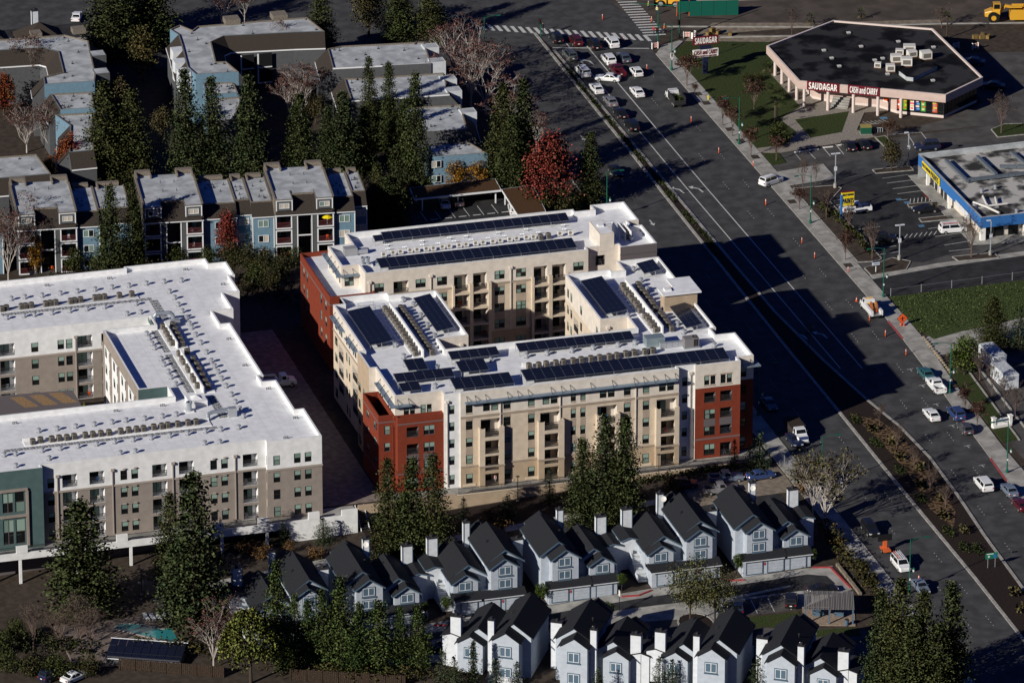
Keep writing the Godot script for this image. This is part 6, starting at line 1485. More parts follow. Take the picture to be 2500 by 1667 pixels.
func carport(label: String, a: Array, posts: Array) -> void:
	var p = V2(a); var c = Vector2.ZERO
	for q in p: c += q / p.size()
	var t = thing("carport", label, "carport", Vector3(c.x, 0, c.y))
	var r = MB.new(); r.prism(p, 2.5, 2.72, true); obj("roof", r, M.rust_leaf if a[0] > -50 else M.flat_roof, t)
	var f = MB.new()
	for i in p.size(): f.bar(Vector3(p[i].x, 2.55, p[i].y), Vector3(p[(i + 1) % p.size()].x, 2.55, p[(i + 1) % p.size()].y), 0.14, 0.34)
	obj("fascia", f, M.frame_white, t)
	for q in posts:
		var b = MB.new(); b.box(q[0] - 0.1, q[0] + 0.1, 0, 2.5, q[1] - 0.1, q[1] + 0.1); obj("post", b, M.frame_white, t)

# ---------------------------------------------------------------- lettering
func text(parent: Node3D, words: String, at: Vector3, turn: float, size: float, m: Material, width := 0.0, called := "lettering", bold := true) -> void:
	var f = SystemFont.new(); f.font_names = PackedStringArray(["Droid Sans"]); f.font_weight = 700 if bold else 400
	var t = TextMesh.new()
	t.text = words; t.font = f; t.font_size = 64; t.pixel_size = size / 46.0; t.depth = 0.05
	t.horizontal_alignment = HORIZONTAL_ALIGNMENT_CENTER; t.vertical_alignment = VERTICAL_ALIGNMENT_CENTER
	var o = inst(called, t, m, parent, at, turn)
	if width > 0.0:
		var w = t.get_aabb().size.x
		if w > 0.01: o.scale.x = width / w

# local frame of a wall that runs from p to q (x, z), outward on the side of the camera
func build_shops() -> void:
	# ---------- octagonal food shop
	var t = thing("octagonal_shop", "pink octagonal food shop with a black flat roof and red signs", "shop", Vector3(97, 0, -97))
	var roof = V2([80.5, -111, 96.8, -120.8, 113.3, -111.5, 113.6, -84.4, 104.0, -77.6, 80.5, -91.8])
	var inn = MB.new().inset(roof, 0.35)
	var fb = MB.new(); fb.sides(roof, 3.75, 5.3); obj("fascia", fb, M.pink, t)
	var fr = MB.new(); fr.ring(roof, inn, 5.3); fr.sides(inn, 5.0, 5.3, [], true); obj("roof_edge", fr, M.pink_col, t)
	var rb = MB.new(); rb.cap(inn, 5.0); obj("roof", rb, M.black_roof, t)
	var sb = MB.new(); sb.cap(inn, 3.76, false); obj("soffit", sb, M.pink_col, t)
	var wl = V2([84.5, -108, 97, -117.6, 112, -110, 112.9, -85.6, 104.4, -79.6, 97.0, -84.2, 94.6, -88.0, 87.5, -92.3, 84.5, -95.5])
	var wb = MB.new(); wb.sides(wl, 0.55, 3.76, [3, 4]); obj("wall", wb, M.pink, t)
	var pb = MB.new(); pb.sides(wl, 0, 0.55); obj("plinth", pb, M.pink_col, t)
	# glazed sides in panels
	for s in [[104.4, -79.6, 112.9, -85.6, 9], [97.0, -84.2, 104.4, -79.6, 8]]:
		var a = Vector2(s[0], s[1]); var b = Vector2(s[2], s[3]); var n: int = s[4]
		var d = (b - a) / n; var turn = -atan2(d.y, d.x); var out = Vector2(-d.y, d.x).normalized()
		for i in n:
			var c = a + d * (i + 0.5)
			blk("glass_panel", t, Vector3(c.x, 2.15, c.y) - t.position, Vector3(d.length() - 0.06, 3.2, 0.1), M.glass, turn)
			var mc = a + d * i
			blk("mullion", t, Vector3(mc.x, 2.15, mc.y) - t.position, Vector3(0.09, 3.2, 0.16), M.dark_metal, turn)
			blk("transom", t, Vector3(c.x, 1.15, c.y) - t.position, Vector3(d.length() - 0.1, 0.06, 0.16), M.dark_metal, turn)
		if n == 8:   # poster prints in the windows
			var prints = [[0, [0.5, 0.04, 0.03], [0.75, 0.72, 0.68], [0.45, 0.12, 0.02]], [1, [0.13, 0.42, 0.02], [0.62, 0.42, 0.03], [0.40, 0.12, 0.03]], [2, [0.78, 0.76, 0.72], [0.6, 0.42, 0.10], [0.68, 0.06, 0.09]], [3, [0.02, 0.03, 0.16], [0.72, 0.55, 0.45], [0.10, 0.30, 0.55]], [4, [0.05, 0.32, 0.06], [0.55, 0.10, 0.02], [0.7, 0.55, 0.3]], [6, [0.55, 0.08, 0.03], [0.55, 0.5, 0.1], [0.35, 0.28, 0.25]]]
			for p in prints:
				var c: Vector2 = a + d * (p[0] + 0.5) + out * 0.09
				var po = blk("poster", t, Vector3(c.x, 2.3, c.y) - t.position, Vector3(0.86, 2.75, 0.03), mat(p[1][0], p[1][1], p[1][2], 0.5), turn)
				for k in 5:
					var q = c + out * 0.03 + d.normalized() * rng.randf_range(-0.16, 0.16)
					var cc: Array = p[2] if k % 2 else p[3]
					blk("poster_print", t, Vector3(q.x, 1.35 + k * 0.48, q.y) - t.position, Vector3(rng.randf_range(0.4, 0.66), 0.34, 0.02), mat(cc[0], cc[1], cc[2], 0.5), turn)
	for p in [[81.6, -108.9], [81.5, -104.5], [81.5, -100.1], [81.5, -95.7], [81.6, -91.6], [85.3, -89.0], [89.4, -86.6], [93.3, -84.2], [97.0, -82.0]]:
		var c = MB.new(); c.tube(Vector3(p[0], 0, p[1]), Vector3(p[0], 3.76, p[1]), 0.3, 0.3, 12); obj("column", c, M.pink_col, t)
	var fa = Vector2(80.5, -91.8); var fd = Vector2(104.0, -77.6) - fa; var ft = -atan2(fd.y, fd.x); var fo = Vector2(-fd.y, fd.x).normalized()
	for s in [[0.168, 6.0, "SAUDAGAR", 1.25], [0.445, 5.9, "CASH and CARRY", 1.2]]:
		var c: Vector2 = fa + fd * s[0] + fo * 0.1
		blk("sign_board", t, Vector3(c.x, 4.62, c.y) - t.position, Vector3(s[1], 1.75, 0.16), M.maroon, ft)
		c += fo * 0.1
		text(t, s[2], Vector3(c.x, 4.62, c.y) - t.position, ft, s[3], M.letter, s[1] - 0.7)
	# entrance stair, wall poster
	for i in 5: blk("entrance_step", t, Vector3(87.6 + i * 0.25, 0.1 + i * 0.17, -89.4 - i * 0.4) - t.position, Vector3(3.2, 0.2 + i * 0.34, 0.42), M.concrete, ft)
	blk("wall_poster", t, Vector3(95.6, 2.3, -86.1) - t.position, Vector3(1.5, 1.2, 0.05), M.letter, -atan2(3.8, 2.4)); blk("wall_poster_print", t, Vector3(95.55, 2.3, -86.05) - t.position, Vector3(1.2, 0.8, 0.07), M.orange, -atan2(3.8, 2.4))
	# rooftop
	for e in [[101.1, -97.1, 1.9, 1.3], [102.4, -94.8, 2.0, 1.4], [106.9, -97.1, 2.0, 1.4], [105.4, -102.0, 2.2, 1.0], [103.0, -100.6, 1.5, 0.9], [104.8, -98.9, 1.7, 1.1], [98.5, -92.7, 1.6, 1.2], [96.9, -95.1, 1.2, 0.9]]:
		var u = thing("rooftop_unit", "pale air-conditioning box in the rooftop cluster of the octagonal shop", "air conditioner", Vector3(e[0], 5.0, e[1]), rng.randf_range(-0.5, 0.1), "units on the octagonal roof")
		blk("casing", u, Vector3(0, e[3] / 2 + 0.15, 0), Vector3(e[2], e[3], e[2] * 0.75), M.ac_white); blk("skid", u, Vector3(0, 0.08, 0), Vector3(e[2] + 0.2, 0.16, e[2] * 0.8), mat(0.14, 0.07, 0.04, 0.9))
		blk("grille", u, Vector3(0, e[3] / 2 + 0.15, e[2] * 0.375 + 0.02), Vector3(e[2] * 0.7, e[3] * 0.6, 0.04), M.ac)
	var mon = thing("roof_monitor", "low black roof monitor with a pale edge on the octagonal shop", "roof", Vector3(103, 5.0, -90))
	var mp = V2([99.4, -90.4, 99.8, -87.2, 100.8, -86.5, 107.0, -91.0, 106.2, -93.6, 103.4, -92.6]); var mm = MB.new(); mm.sides(mp, 5.0, 5.75); obj("kerb", mm, M.flat_roof, mon); var mc2 = MB.new(); mc2.cap(mp, 5.75); obj("cover", mc2, M.black_roof, mon)
	var rv = [97.5, -113.8, 90.1, -106.1, 97.4, -106.2, 90.2, -101.8, 90.2, -97.4, 97.5, -98.6, 99.2, -99.1, 97.4, -91.0, 104.9, -106.8, 104.3, -85.6, 110.2, -102.2]
	for i in range(0, rv.size(), 2):
		var v = thing("roof_hatch", "small white square vent on the black octagonal roof", "vent", Vector3(rv[i], 5.0, rv[i + 1]), 0.0, "square vents on the octagonal roof")
		blk("kerb", v, Vector3(0, 0.12, 0), Vector3(0.6, 0.24, 0.6), M.galv); blk("lid", v, Vector3(0, 0.27, 0), Vector3(0.72, 0.06, 0.72), M.ac_white)
	# pole sign on the lawn
	var s = thing("pole_sign", "maroon two-board pole sign of the food shop on the lawn", "sign", Vector3(69.4, 0.1, -113.3))
	blk("post", s, Vector3(0, 1.6, 0), Vector3(0.95, 3.2, 0.4), M.navy); blk("post", s, Vector3(0, 4.9, 0), Vector3(2.2, 1.3, 0.3), M.navy); blk("board", s, Vector3(0, 6.6, 0), Vector3(4.9, 1.6, 0.35), M.maroon); blk("board", s, Vector3(0, 4.1, 0), Vector3(4.9, 1.45, 0.35), M.letter)
	text(s, "SAUDAGAR", Vector3(0, 6.6, 0.2), 0, 1.15, M.letter, 4.3); text(s, "CASH and CARRY", Vector3(0, 4.3, 0.2), 0, 0.85, M.maroon, 4.5); text(s, "FRESH PRODUCE & GROCERIES", Vector3(0, 3.58, 0.2), 0, 0.28, M.maroon, 4.2)
	# ---------- blue paint shop
	var k = thing("paint_shop", "blue-fronted paint shop with a stained pale flat roof", "shop", Vector3(100, 0, -36))
	var kp = V2([90.1, -52.5, 160, -54.5, 160, -20.6, 90.6, -20.8])
	var ki = MB.new().inset(kp, 0.4)
	var kw = MB.new(); kw.sides(kp, 2.55, 4.5, [0, 1]); obj("blue_band", kw, M.blue, k)
	var kw2 = MB.new(); kw2.sides(kp, 0, 4.7, [2, 3]); obj("wall", kw2, M.flat_roof, k)
	var kr = MB.new(); kr.ring(kp, ki, 4.5); kr.sides(ki, 3.7, 4.5, [], true); obj("parapet", kr, M.flat_roof, k)
	var kf = MB.new(); kf.cap(ki, 3.7); obj("roof", kf, mat(0.42, 0.41, 0.39, 0.9, "patch", 0.035), k)
	var kl = V2([91.3, -51.5, 159, -53.5, 159, -22.2, 91.6, -22.4]); var kb = MB.new(); kb.sides(kl, 0, 2.6); obj("wall", kb, M.cream_l, k)
	var so = MB.new(); so.cap(MB.new().inset(kp, 0.02), 2.56, false); obj("soffit", so, M.flat_roof, k)
	for z in [-47.5, -45.6, -42.5, -40.6]:
		blk("shop_window", k, Vector3(91.22, 1.3, z) - k.position, Vector3(0.1, 2.2, 1.7), M.glass); blk("window_frame", k, Vector3(91.18, 1.3, z + 0.92) - k.position, Vector3(0.12, 2.3, 0.1), M.letter)
	for z in [-48.6, -37.0, -28.0]: blk("column", k, Vector3(90.6, 1.28, z) - k.position, Vector3(0.5, 2.56, 0.5), M.letter)
	for z in [-31.5, -29.0, -26.5]: blk("sign_board", k, Vector3(90.2, 2.95, z) - k.position, Vector3(0.12, 0.8, 2.3), M.siding_w)
	for x in [92.5, 94.5, 97.2, 102, 106]: blk("shop_window", k, Vector3(x, 1.3, -22.3) - k.position, Vector3(1.8, 2.3, 0.1), M.glass)
	for x in [91.2, 99.2]: blk("column", k, Vector3(x, 1.28, -21.3) - k.position, Vector3(0.9, 2.56, 0.7), M.letter)
	blk("sign_board", k, Vector3(90.08, 3.55, -45.6) - k.position, Vector3(0.14, 1.35, 9.2), M.yellow)
	text(k, "KELLY-MOORE", Vector3(89.98, 3.6, -47.8) - k.position, -PI / 2, 0.62, M.navy, 4.3); text(k, "PAINTS", Vector3(89.98, 3.55, -43.4) - k.position, -PI / 2, 1.0, M.navy, 4.0)
	blk("entrance_mat", k, Vector3(89.7, 0.03, -43.6) - k.position, Vector3(2.6, 0.04, 2.6), mat(0.12, 0.02, 0.02, 0.8))
	strip("sidewalk", [88.8, -54, 91.3, -54, 91.6, -22.6, 100, -22.4, 100, -18.6, 88.8, -19.6], 0.1, M.concrete, 0.1)
	for e in [[94.1, -49.1, 94.4, -38.4, 0.55], [100.1, -49.4, 100.4, -40.1, 0.55], [94.5, -39.0, 107.5, -39.4, 0.6], [106.6, -49.7, 107.2, -43.4, 0.55], [102.3, -43.7, 108, -42.0, 0.5], [108, -31, 113, -25, 0.5]]:
		var d = thing("roof_duct", "long grey rectangular duct in the network on the paint shop roof", "duct", Vector3(e[0], 3.7, e[1]), 0.0, "ducts on the paint shop roof")
		var a = Vector3(0, 0.55, 0); var b = Vector3(e[2] - e[0], 0.55, e[3] - e[1]); var n = int(a.distance_to(b) / 1.3)
		for i in n:
			var m1 = MB.new(); m1.bar(a.lerp(b, float(i) / n), a.lerp(b, (i + 0.96) / n), e[4], 0.5); obj("duct_section", m1, mat(0.16, 0.19, 0.22, 0.5, "", 0.1, 0.4), d, true)
			if i % 3 == 0: blk("duct_leg", d, a.lerp(b, (i + 0.5) / n) - Vector3(0, 0.4, 0), Vector3(0.5, 0.3, 0.08), M.galv)
	for e in [[92.1, -28.9, 93.5, -26.5], [93.5, -26.5, 94.8, -22.9], [93.5, -26.5, 97.6, -26.7], [94.7, -31.2, 94.0, -27.2], [95.7, -26.5, 96.6, -30.0]]:
		var d = thing("roof_pipe", "fat pale round duct in the cluster on the paint shop roof", "duct", Vector3(e[0], 3.7, e[1]), 0.0, "round ducts on the paint shop roof")
		var m1 = MB.new(); m1.tube(Vector3(0, 0.45, 0), Vector3(e[2] - e[0], 0.45, e[3] - e[1]), 0.2, 0.2, 10); obj("pipe", m1, M.ac_white, d, true)
		blk("saddle", d, Vector3(0, 0.12, 0), Vector3(0.5, 0.26, 0.5), M.galv)
	for e in [[98.1, -23.2], [95.5, -34.0], [98.4, -35.0], [91.8, -27.4]]:
		var v = roof_vent("pale turbine vent on the paint shop roof", "vents on the paint shop roof", 1.0); v.position = Vector3(e[0], 3.7, e[1])
	var ps = thing("pole_sign", "yellow square pole sign of the paint shop in the planter", "sign", Vector3(71.9, 0, -38.0))
	blk("post", ps, Vector3(-1.05, 2.2, 0), Vector3(0.3, 4.4, 0.5), M.blue); blk("board", ps, Vector3(0.1, 3.55, 0), Vector3(2.3, 2.6, 0.4), M.yellow); blk("frame_edge", ps, Vector3(0.1, 4.9, 0), Vector3(2.5, 0.12, 0.5), M.maroon)
	text(ps, "KELLY-MOORE", Vector3(0.1, 4.35, 0.23), 0, 0.36, M.navy, 2.0); text(ps, "PAINTS", Vector3(0.1, 3.2, 0.23), 0, 0.9, M.navy, 2.05)
	var db = thing("door_board", "white banner board under the yellow pole sign", "sign", Vector3(72.2, 0, -37.5)); blk("board", db, Vector3(0, 1.7, 0), Vector3(2.3, 0.9, 0.1), M.letter); blk("emblem", db, Vector3(-0.85, 1.72, 0.06), Vector3(0.3, 0.42, 0.04), M.red_kerb); blk("script_band", db, Vector3(0.25, 1.78, 0.06), Vector3(1.5, 0.22, 0.04), M.blue); blk("post", db, Vector3(-0.9, 0.65, 0), Vector3(0.08, 1.3, 0.08), M.dark_metal); blk("post", db, Vector3(0.9, 0.65, 0), Vector3(0.08, 1.3, 0.08), M.dark_metal)
	# parking bays
	var bays = strip("parking_bays", [84, -54.1, 89, -54.6, 89, -54.5, 84, -54.0], 0.02, M.paint)
	for e in [[84.0, -51.6, 89.1, -51.9], [84.1, -48.8, 89.0, -49.1], [84.1, -46.2, 89.1, -46.5], [83.8, -43.2, 85.0, -43.3], [84.1, -21.0, 88.9, -21.6], [83.9, -18.1, 88.1, -18.2], [71.8, -46.2, 75.5, -46.4], [71.1, -44.0, 75.3, -44.2], [71.7, -32.1, 76.1, -32.3], [71.8, -29.4, 76.2, -29.8], [71.7, -19.9, 75.8, -20.4], [71.7, -22.6, 75.9, -23.0], [83.9, -25.2, 88.9, -25.6], [83.9, -29.0, 88.9, -29.4]]:
		var q = MB.new(); line(q, e, 0.14, 0.02); obj("bay_line", q, M.paint, bays)
	for i in 7:
		var q = MB.new(); line(q, [84.8 + i * 0.72, -41.4, 85.6 + i * 0.72, -43.4], 0.13, 0.02); obj("hatch_line", q, M.paint, bays)
		var q2 = MB.new(); line(q2, [78.5 + i * 0.9, -26.0, 79.6 + i * 0.9, -27.6], 0.13, 0.02); obj("hatch_line", q2, M.paint, bays)
	for e in [[83.5, -43.6], [84.4, -41.8], [83.2, -30.6]]:
		var q = MB.new(); line(q, [e[0] - 0.5, e[1], e[0] + 0.5, e[1]], 1.0, 0.02); obj("wheelchair_bay", q, M.paint_blue, bays)
	var b2 = strip("parking_bays", [72.8, -70.7, 72.9, -70.7, 72.8, -66.5, 72.7, -66.5], 0.02, M.paint)
	for e in [[75.4, -71.0, 75.5, -66.5], [78.6, -72.0, 78.5, -67.0], [81.3, -72.4, 81.1, -67.2], [84.1, -73.0, 84.0, -67.6], [86.8, -73.4, 86.6, -68.0], [95.4, -73.4, 94.9, -68.2], [98.1, -73.8, 97.8, -68.9], [92.8, -74.2, 98.1, -73.8], [88.4, -80.4, 93.8, -80.0], [91.4, -86.2, 88.4, -80.4]]:
		var q = MB.new(); line(q, e, 0.15, 0.02); obj("bay_line", q, M.paint, b2)
	for i in 6:
		var q = MB.new(); line(q, [89.6 + i * 0.75, -81.8, 90.4 + i * 0.75, -80.0], 0.13, 0.02); obj("hatch_line", q, M.paint, b2)
	for i in 5: slab("wheel_stop", "low white concrete wheel stop in the shop lot", "wheel stop", 72.9 + i * 2.85, 74.7 + i * 2.85, 0.0, 0.14, -70.6 - i * 0.4, -70.35 - i * 0.4, M.letter, "wheel stops in the shop lot")
	var q = MB.new(); line(q, [93.2, -82.6, 94.6, -82.6], 1.2, 0.02); obj("wheelchair_bay", q, M.paint_blue, b2)
	# kerbed planting islands
	for e in [[83.6, -58.4, 90.6, -58.4, 90.6, -56.2, 83.6, -56.6], [84.2, -40.9, 89.6, -40.6, 89.8, -39.2, 84.0, -39.5], [83.9, -33.9, 90.0, -33.8, 90.0, -32.0, 83.8, -32.2], [83.6, -15.4, 91.2, -15.2, 91.2, -12.8, 84.0, -13.2], [67.1, -53.6, 74.6, -53.0, 75.4, -51.4, 71.4, -46, 71.6, -18, 70.6, -17, 67.1, -17.5], [67.3, -14.6, 73.5, -17.8, 76.0, -15.4, 74.0, -12.0, 67.4, -11.2], [110.8, -71.6, 114, -73.5, 124, -71.5, 124, -67.5, 110.6, -67.6], [89.2, -73.6, 91.2, -73.7, 91.2, -67.8, 89.4, -67.5]]:
		var p = V2(e); var c = Vector2.ZERO
		for x in p: c += x / p.size()
		strip("planting_bed", e, 0.10, M.dirt if c.x < 100 and c.y > -65 else M.lawn, 0.1)
		var kk = MB.new(); var loop = e.duplicate(); loop.append(e[0]); loop.append(e[1]); kerb_line(kk, loop, 0.18, 0.15); struct("kerb", kk, M.kerb)
	var ub = thing("utility_box", "dark green utility box with a tan lid in the shop lot", "utility box", Vector3(88.3, 0.0, -76.2), -0.2)
	blk("cabinet", ub, Vector3(0, 0.7, 0), Vector3(1.9, 1.4, 1.6), mat(0.012, 0.075, 0.045, 0.5)); blk("lid", ub, Vector3(0, 1.44, 0), Vector3(2.0, 0.1, 1.7), mat(0.30, 0.24, 0.08, 0.6)); blk("base", ub, Vector3(0, 0.05, 0), Vector3(2.2, 0.12, 1.9), M.concrete)
	var me = thing("meter_frame", "pipe frame with meters beside the green utility box", "pipes", Vector3(90.8, 0.0, -76.0))
	for i in 4: blk("pipe", me, Vector3(i * 0.45 - 0.7, 0.45, 0), Vector3(0.1, 0.9, 0.1), M.pale_pole)
	blk("manifold", me, Vector3(0, 0.85, 0), Vector3(1.7, 0.12, 0.12), M.pale_pole)

# ---------------------------------------------------------------- vehicles (forward is -z)
var paints = {}
func paint(k: String) -> StandardMaterial3D:
	if not paints.has(k):
		var c: Array = {"white": [0.72, 0.73, 0.74], "black": [0.010, 0.010, 0.012], "darkred": [0.07, 0.010, 0.012], "maroon": [0.075, 0.008, 0.016], "green": [0.075, 0.085, 0.085], "steel": [0.06, 0.075, 0.10], "steelblue": [0.14, 0.17, 0.23], "silver": [0.17, 0.165, 0.18], "teal": [0.03, 0.105, 0.115], "blue": [0.03, 0.055, 0.16], "navy": [0.012, 0.018, 0.045], "grey": [0.06, 0.06, 0.07], "yellow": [0.62, 0.33, 0.03], "orange": [0.62, 0.13, 0.03]}[k]
		var m = mat(c[0], c[1], c[2], 0.32); m.metallic_specular = 0.5; m.clearcoat_enabled = true; m.clearcoat = 0.6; m.clearcoat_roughness = 0.1
		paints[k] = m
	return paints[k]

func loft(mb: MB, secs: Array) -> void:
	for i in secs.size() - 1:
		var a: Array = secs[i]; var b: Array = secs[i + 1]
		var ca = Vector3.ZERO; var cb = Vector3.ZERO
		for k in a.size(): ca += a[k] / a.size(); cb += b[k] / b.size()
		for k in a.size():
			var j = (k + 1) % a.size()
			mb.quadn(a[k], a[j], b[j], b[k], (a[k] + a[j] + b[j] + b[k]) / 4 - (ca + cb) / 2)
	for e in [[secs[0], secs[1]], [secs[-1], secs[-2]]]:
		var s: Array = e[0]; var c = Vector3.ZERO; var d = Vector3.ZERO
		for k in s.size(): c += s[k] / s.size(); d += e[1][k] / s.size()
		for k in range(1, s.size() - 1): mb.trin(s[0], s[k], s[k + 1], c - d)

func sec(z: float, w: float, y0: float, y1: float, ch := 0.1) -> Array:   # body section with softened shoulders
	return [Vector3(-w + ch, y0, z), Vector3(w - ch, y0, z), Vector3(w, y0 + ch, z), Vector3(w, y1 - ch * 1.6, z), Vector3(w - ch, y1, z), Vector3(-w + ch, y1, z), Vector3(-w, y1 - ch * 1.6, z), Vector3(-w, y0 + ch, z)]

const CAR := {   # length, half width, hood y, belt y, roof y, tail y, cowl z, roof front z, roof rear z, rear base z
	"sedan": [4.75, 0.90, 0.92, 0.98, 1.45, 1.02, -0.95, -0.20, 0.95, 1.75],
	"hatch": [4.25, 0.88, 0.94, 1.0, 1.52, 1.02, -0.95, -0.30, 1.40, 2.02],
	"suv": [4.75, 0.94, 1.05, 1.12, 1.78, 1.12, -1.10, -0.45, 1.95, 2.30],
	"van": [5.05, 0.97, 1.05, 1.10, 1.76, 1.10, -1.45, -0.70, 2.20, 2.48],
	"pickup": [5.60, 0.97, 1.12, 1.18, 1.85, 1.18, -1.00, -0.45, 0.75, 1.00],
}

func car_mesh(kind: String, part: String) -> ArrayMesh:
	var key = "car_" + kind + part
	if meshes.has(key): return meshes[key]
	var q: Array = CAR[kind]
	var l: float = q[0] / 2; var w: float = q[1]; var yh: float = q[2]; var yb: float = q[3]; var yr: float = q[4]; var yt: float = q[5]
	var zc: float = q[6]; var z1: float = q[7]; var z2: float = q[8]; var z3: float = q[9]
	var mb = MB.new()
	var rw = w - 0.24   # roof half width
	match part:
		"body":
			var back = z3 if kind == "pickup" else l
			var secs = [sec(-l, w - 0.18, 0.42, yh - 0.26), sec(-l + 0.18, w - 0.05, 0.28, yh - 0.10), sec(-l + 0.7, w, 0.24, yh - 0.03), sec(zc, w, 0.24, yb - 0.01), sec(0.0, w, 0.24, yb), sec(minf(z3, l - 0.35), w, 0.24, yb)]
			if kind != "pickup": secs += [sec(l - 0.2, w - 0.03, 0.28, yt - 0.03), sec(l, w - 0.14, 0.40, yt - 0.16)]
			loft(mb, secs)
			if kind == "pickup":   # open bed
				for s in [-1, 1]: mb.box(minf(s * (w - 0.12), s * w), maxf(s * (w - 0.12), s * w), 0.45, yb, z3 + 0.01, l)
				mb.box(-w + 0.12, w - 0.12, 0.45, yb, l - 0.1, l - 0.01); mb.box(-w + 0.12, w - 0.12, 0.40, 0.62, z3 + 0.01, l - 0.1); mb.box(-w + 0.2, w - 0.2, 0.35, 0.52, l, l + 0.12)
		"cabin":
			loft(mb, [[Vector3(-w + 0.1, yb - 0.04, zc), Vector3(w - 0.1, yb - 0.04, zc), Vector3(w - 0.11, yb, zc + 0.02), Vector3(-w + 0.11, yb, zc + 0.02)], [Vector3(-w + 0.06, yb - 0.04, z1), Vector3(w - 0.06, yb - 0.04, z1), Vector3(rw, yr - 0.03, z1), Vector3(-rw, yr - 0.03, z1)], [Vector3(-w + 0.05, yb - 0.04, (z1 + z2) / 2), Vector3(w - 0.05, yb - 0.04, (z1 + z2) / 2), Vector3(rw + 0.02, yr, (z1 + z2) / 2), Vector3(-rw - 0.02, yr, (z1 + z2) / 2)], [Vector3(-w + 0.06, yb - 0.04, z2), Vector3(w - 0.06, yb - 0.04, z2), Vector3(rw, yr - 0.04, z2), Vector3(-rw, yr - 0.04, z2)], [Vector3(-w + 0.1, yb - 0.04, z3), Vector3(w - 0.1, yb - 0.04, z3), Vector3(w - 0.11, yb, z3 - 0.02), Vector3(-w + 0.11, yb, z3 - 0.02)]])
		"windscreen":
			var n = Vector3(0, z1 - zc, yb - yr).normalized() * 0.015
			n = Vector3(0, absf(n.y), -absf(n.z))
			mb.quadn(Vector3(-w + 0.2, yb + 0.05, zc + 0.08) + n, Vector3(w - 0.2, yb + 0.05, zc + 0.08) + n, Vector3(rw - 0.08, yr - 0.08, z1 - 0.05) + n, Vector3(-rw + 0.08, yr - 0.08, z1 - 0.05) + n, Vector3(0, 0.5, -1))
		"rear_window":
			var m = Vector3(0, 0.012, 0.02)
			mb.quadn(Vector3(-w + 0.22, yb + 0.06, z3 - 0.09) + m, Vector3(w - 0.22, yb + 0.06, z3 - 0.09) + m, Vector3(rw - 0.1, yr - 0.10, z2 + 0.05) + m, Vector3(-rw + 0.1, yr - 0.10, z2 + 0.05) + m, Vector3(0, 0.5, 1))
		_:
			var zm = (z1 + z2) / 2 + (0.1 if kind != "pickup" else 0.2)
			var f = part.begins_with("side_window")
			for s in [1 if part.ends_with("1") else -1]:
				var xb: float = s * (w - 0.045); var xt: float = s * (rw + 0.045)
				if f: mb.quadn(Vector3(xb, yb + 0.04, zc + 0.35), Vector3(xb, yb + 0.04, zm - 0.06), Vector3(xt, yr - 0.10, zm - 0.06), Vector3(xt, yr - 0.10, z1 + 0.08), Vector3(s, 0.3, 0))
				else: mb.quadn(Vector3(xb, yb + 0.04, zm + 0.06), Vector3(xb, yb + 0.04, z3 - 0.28), Vector3(xt, yr - 0.10, z2 - 0.06), Vector3(xt, yr - 0.10, zm + 0.06), Vector3(s, 0.3, 0))
	meshes[key] = mb.commit()
	return meshes[key]

func wheel(parent: Node3D, x: float, z: float, r := 0.33) -> void:
	var key = "wheel%.2f" % r
	if not meshes.has(key):
		var a = MB.new(); a.tube(Vector3(-0.11, 0, 0), Vector3(0.11, 0, 0), r, r, 14); meshes[key] = a.commit()
		var b = MB.new(); b.tube(Vector3(-0.12, 0, 0), Vector3(0.12, 0, 0), r * 0.62, r * 0.62, 10); meshes[key + "r"] = b.commit()
	var w = inst("wheel", meshes[key], M.tyre, parent, Vector3(x, r, z))
	inst("rim", meshes[key + "r"], M.rim, w)

func car(kind: String, at: Vector3, heading: float, col: String, label: String, called := "") -> Node3D:
	var names = {"sedan": ["car", "car"], "hatch": ["car", "car"], "suv": ["suv", "car"], "van": ["minivan", "van"], "pickup": ["pickup_truck", "truck"]}
	var t = thing(called if called else names[kind][0], label, names[kind][1], at, -deg_to_rad(heading))
	var p = paint(col); var q: Array = CAR[kind]
	inst("body", car_mesh(kind, "body"), p, t); inst("cabin", car_mesh(kind, "cabin"), p, t)
	inst("windscreen", car_mesh(kind, "windscreen"), M.glass, t); inst("rear_window", car_mesh(kind, "rear_window"), M.glass, t)
	for k in ["0", "1"]:
		inst("side_window", car_mesh(kind, "side_window" + k), M.glass, t)
		if kind != "pickup": inst("rear_side_window", car_mesh(kind, "rear_side_window" + k), M.glass, t)
	var l: float = q[0] / 2; var w: float = q[1]
	for s in [-1, 1]:
		for z in [-l + 0.92, l - 0.95]: wheel(t, s * (w - 0.1), z, 0.36 if kind in ["suv", "pickup"] else 0.33)
		blk("headlight", t, Vector3(s * (w - 0.3), q[2] - 0.25, -l + 0.05), Vector3(0.34, 0.14, 0.14), M.lamp_clear)
		blk("taillight", t, Vector3(s * (w - 0.22), q[5] - 0.24, l - 0.07), Vector3(0.26, 0.18, 0.16), M.red_light)
		blk("mirror", t, Vector3(s * (w + 0.04), q[3] + 0.06, q[6] + 0.42), Vector3(0.14, 0.12, 0.1), p)
	blk("number_plate", t, Vector3(0, q[5] - 0.36, l + (0.0 if kind != "pickup" else -0.0)), Vector3(0.36, 0.14, 0.03), M.letter)
	if kind in ["suv", "van"] and rng.randf() < 0.7:
		for s in [-1, 1]: blk("roof_rail", t, Vector3(s * 0.6, q[4] + 0.03, (q[7] + q[8]) / 2), Vector3(0.05, 0.05, q[8] - q[7] - 0.3), M.dark_metal)
	if kind == "pickup": blk("bed_floor", t, Vector3(0, 0.63, (q[9] + l) / 2), Vector3(2 * w - 0.28, 0.02, l - q[9] - 0.16), M.dark_metal)
	return t

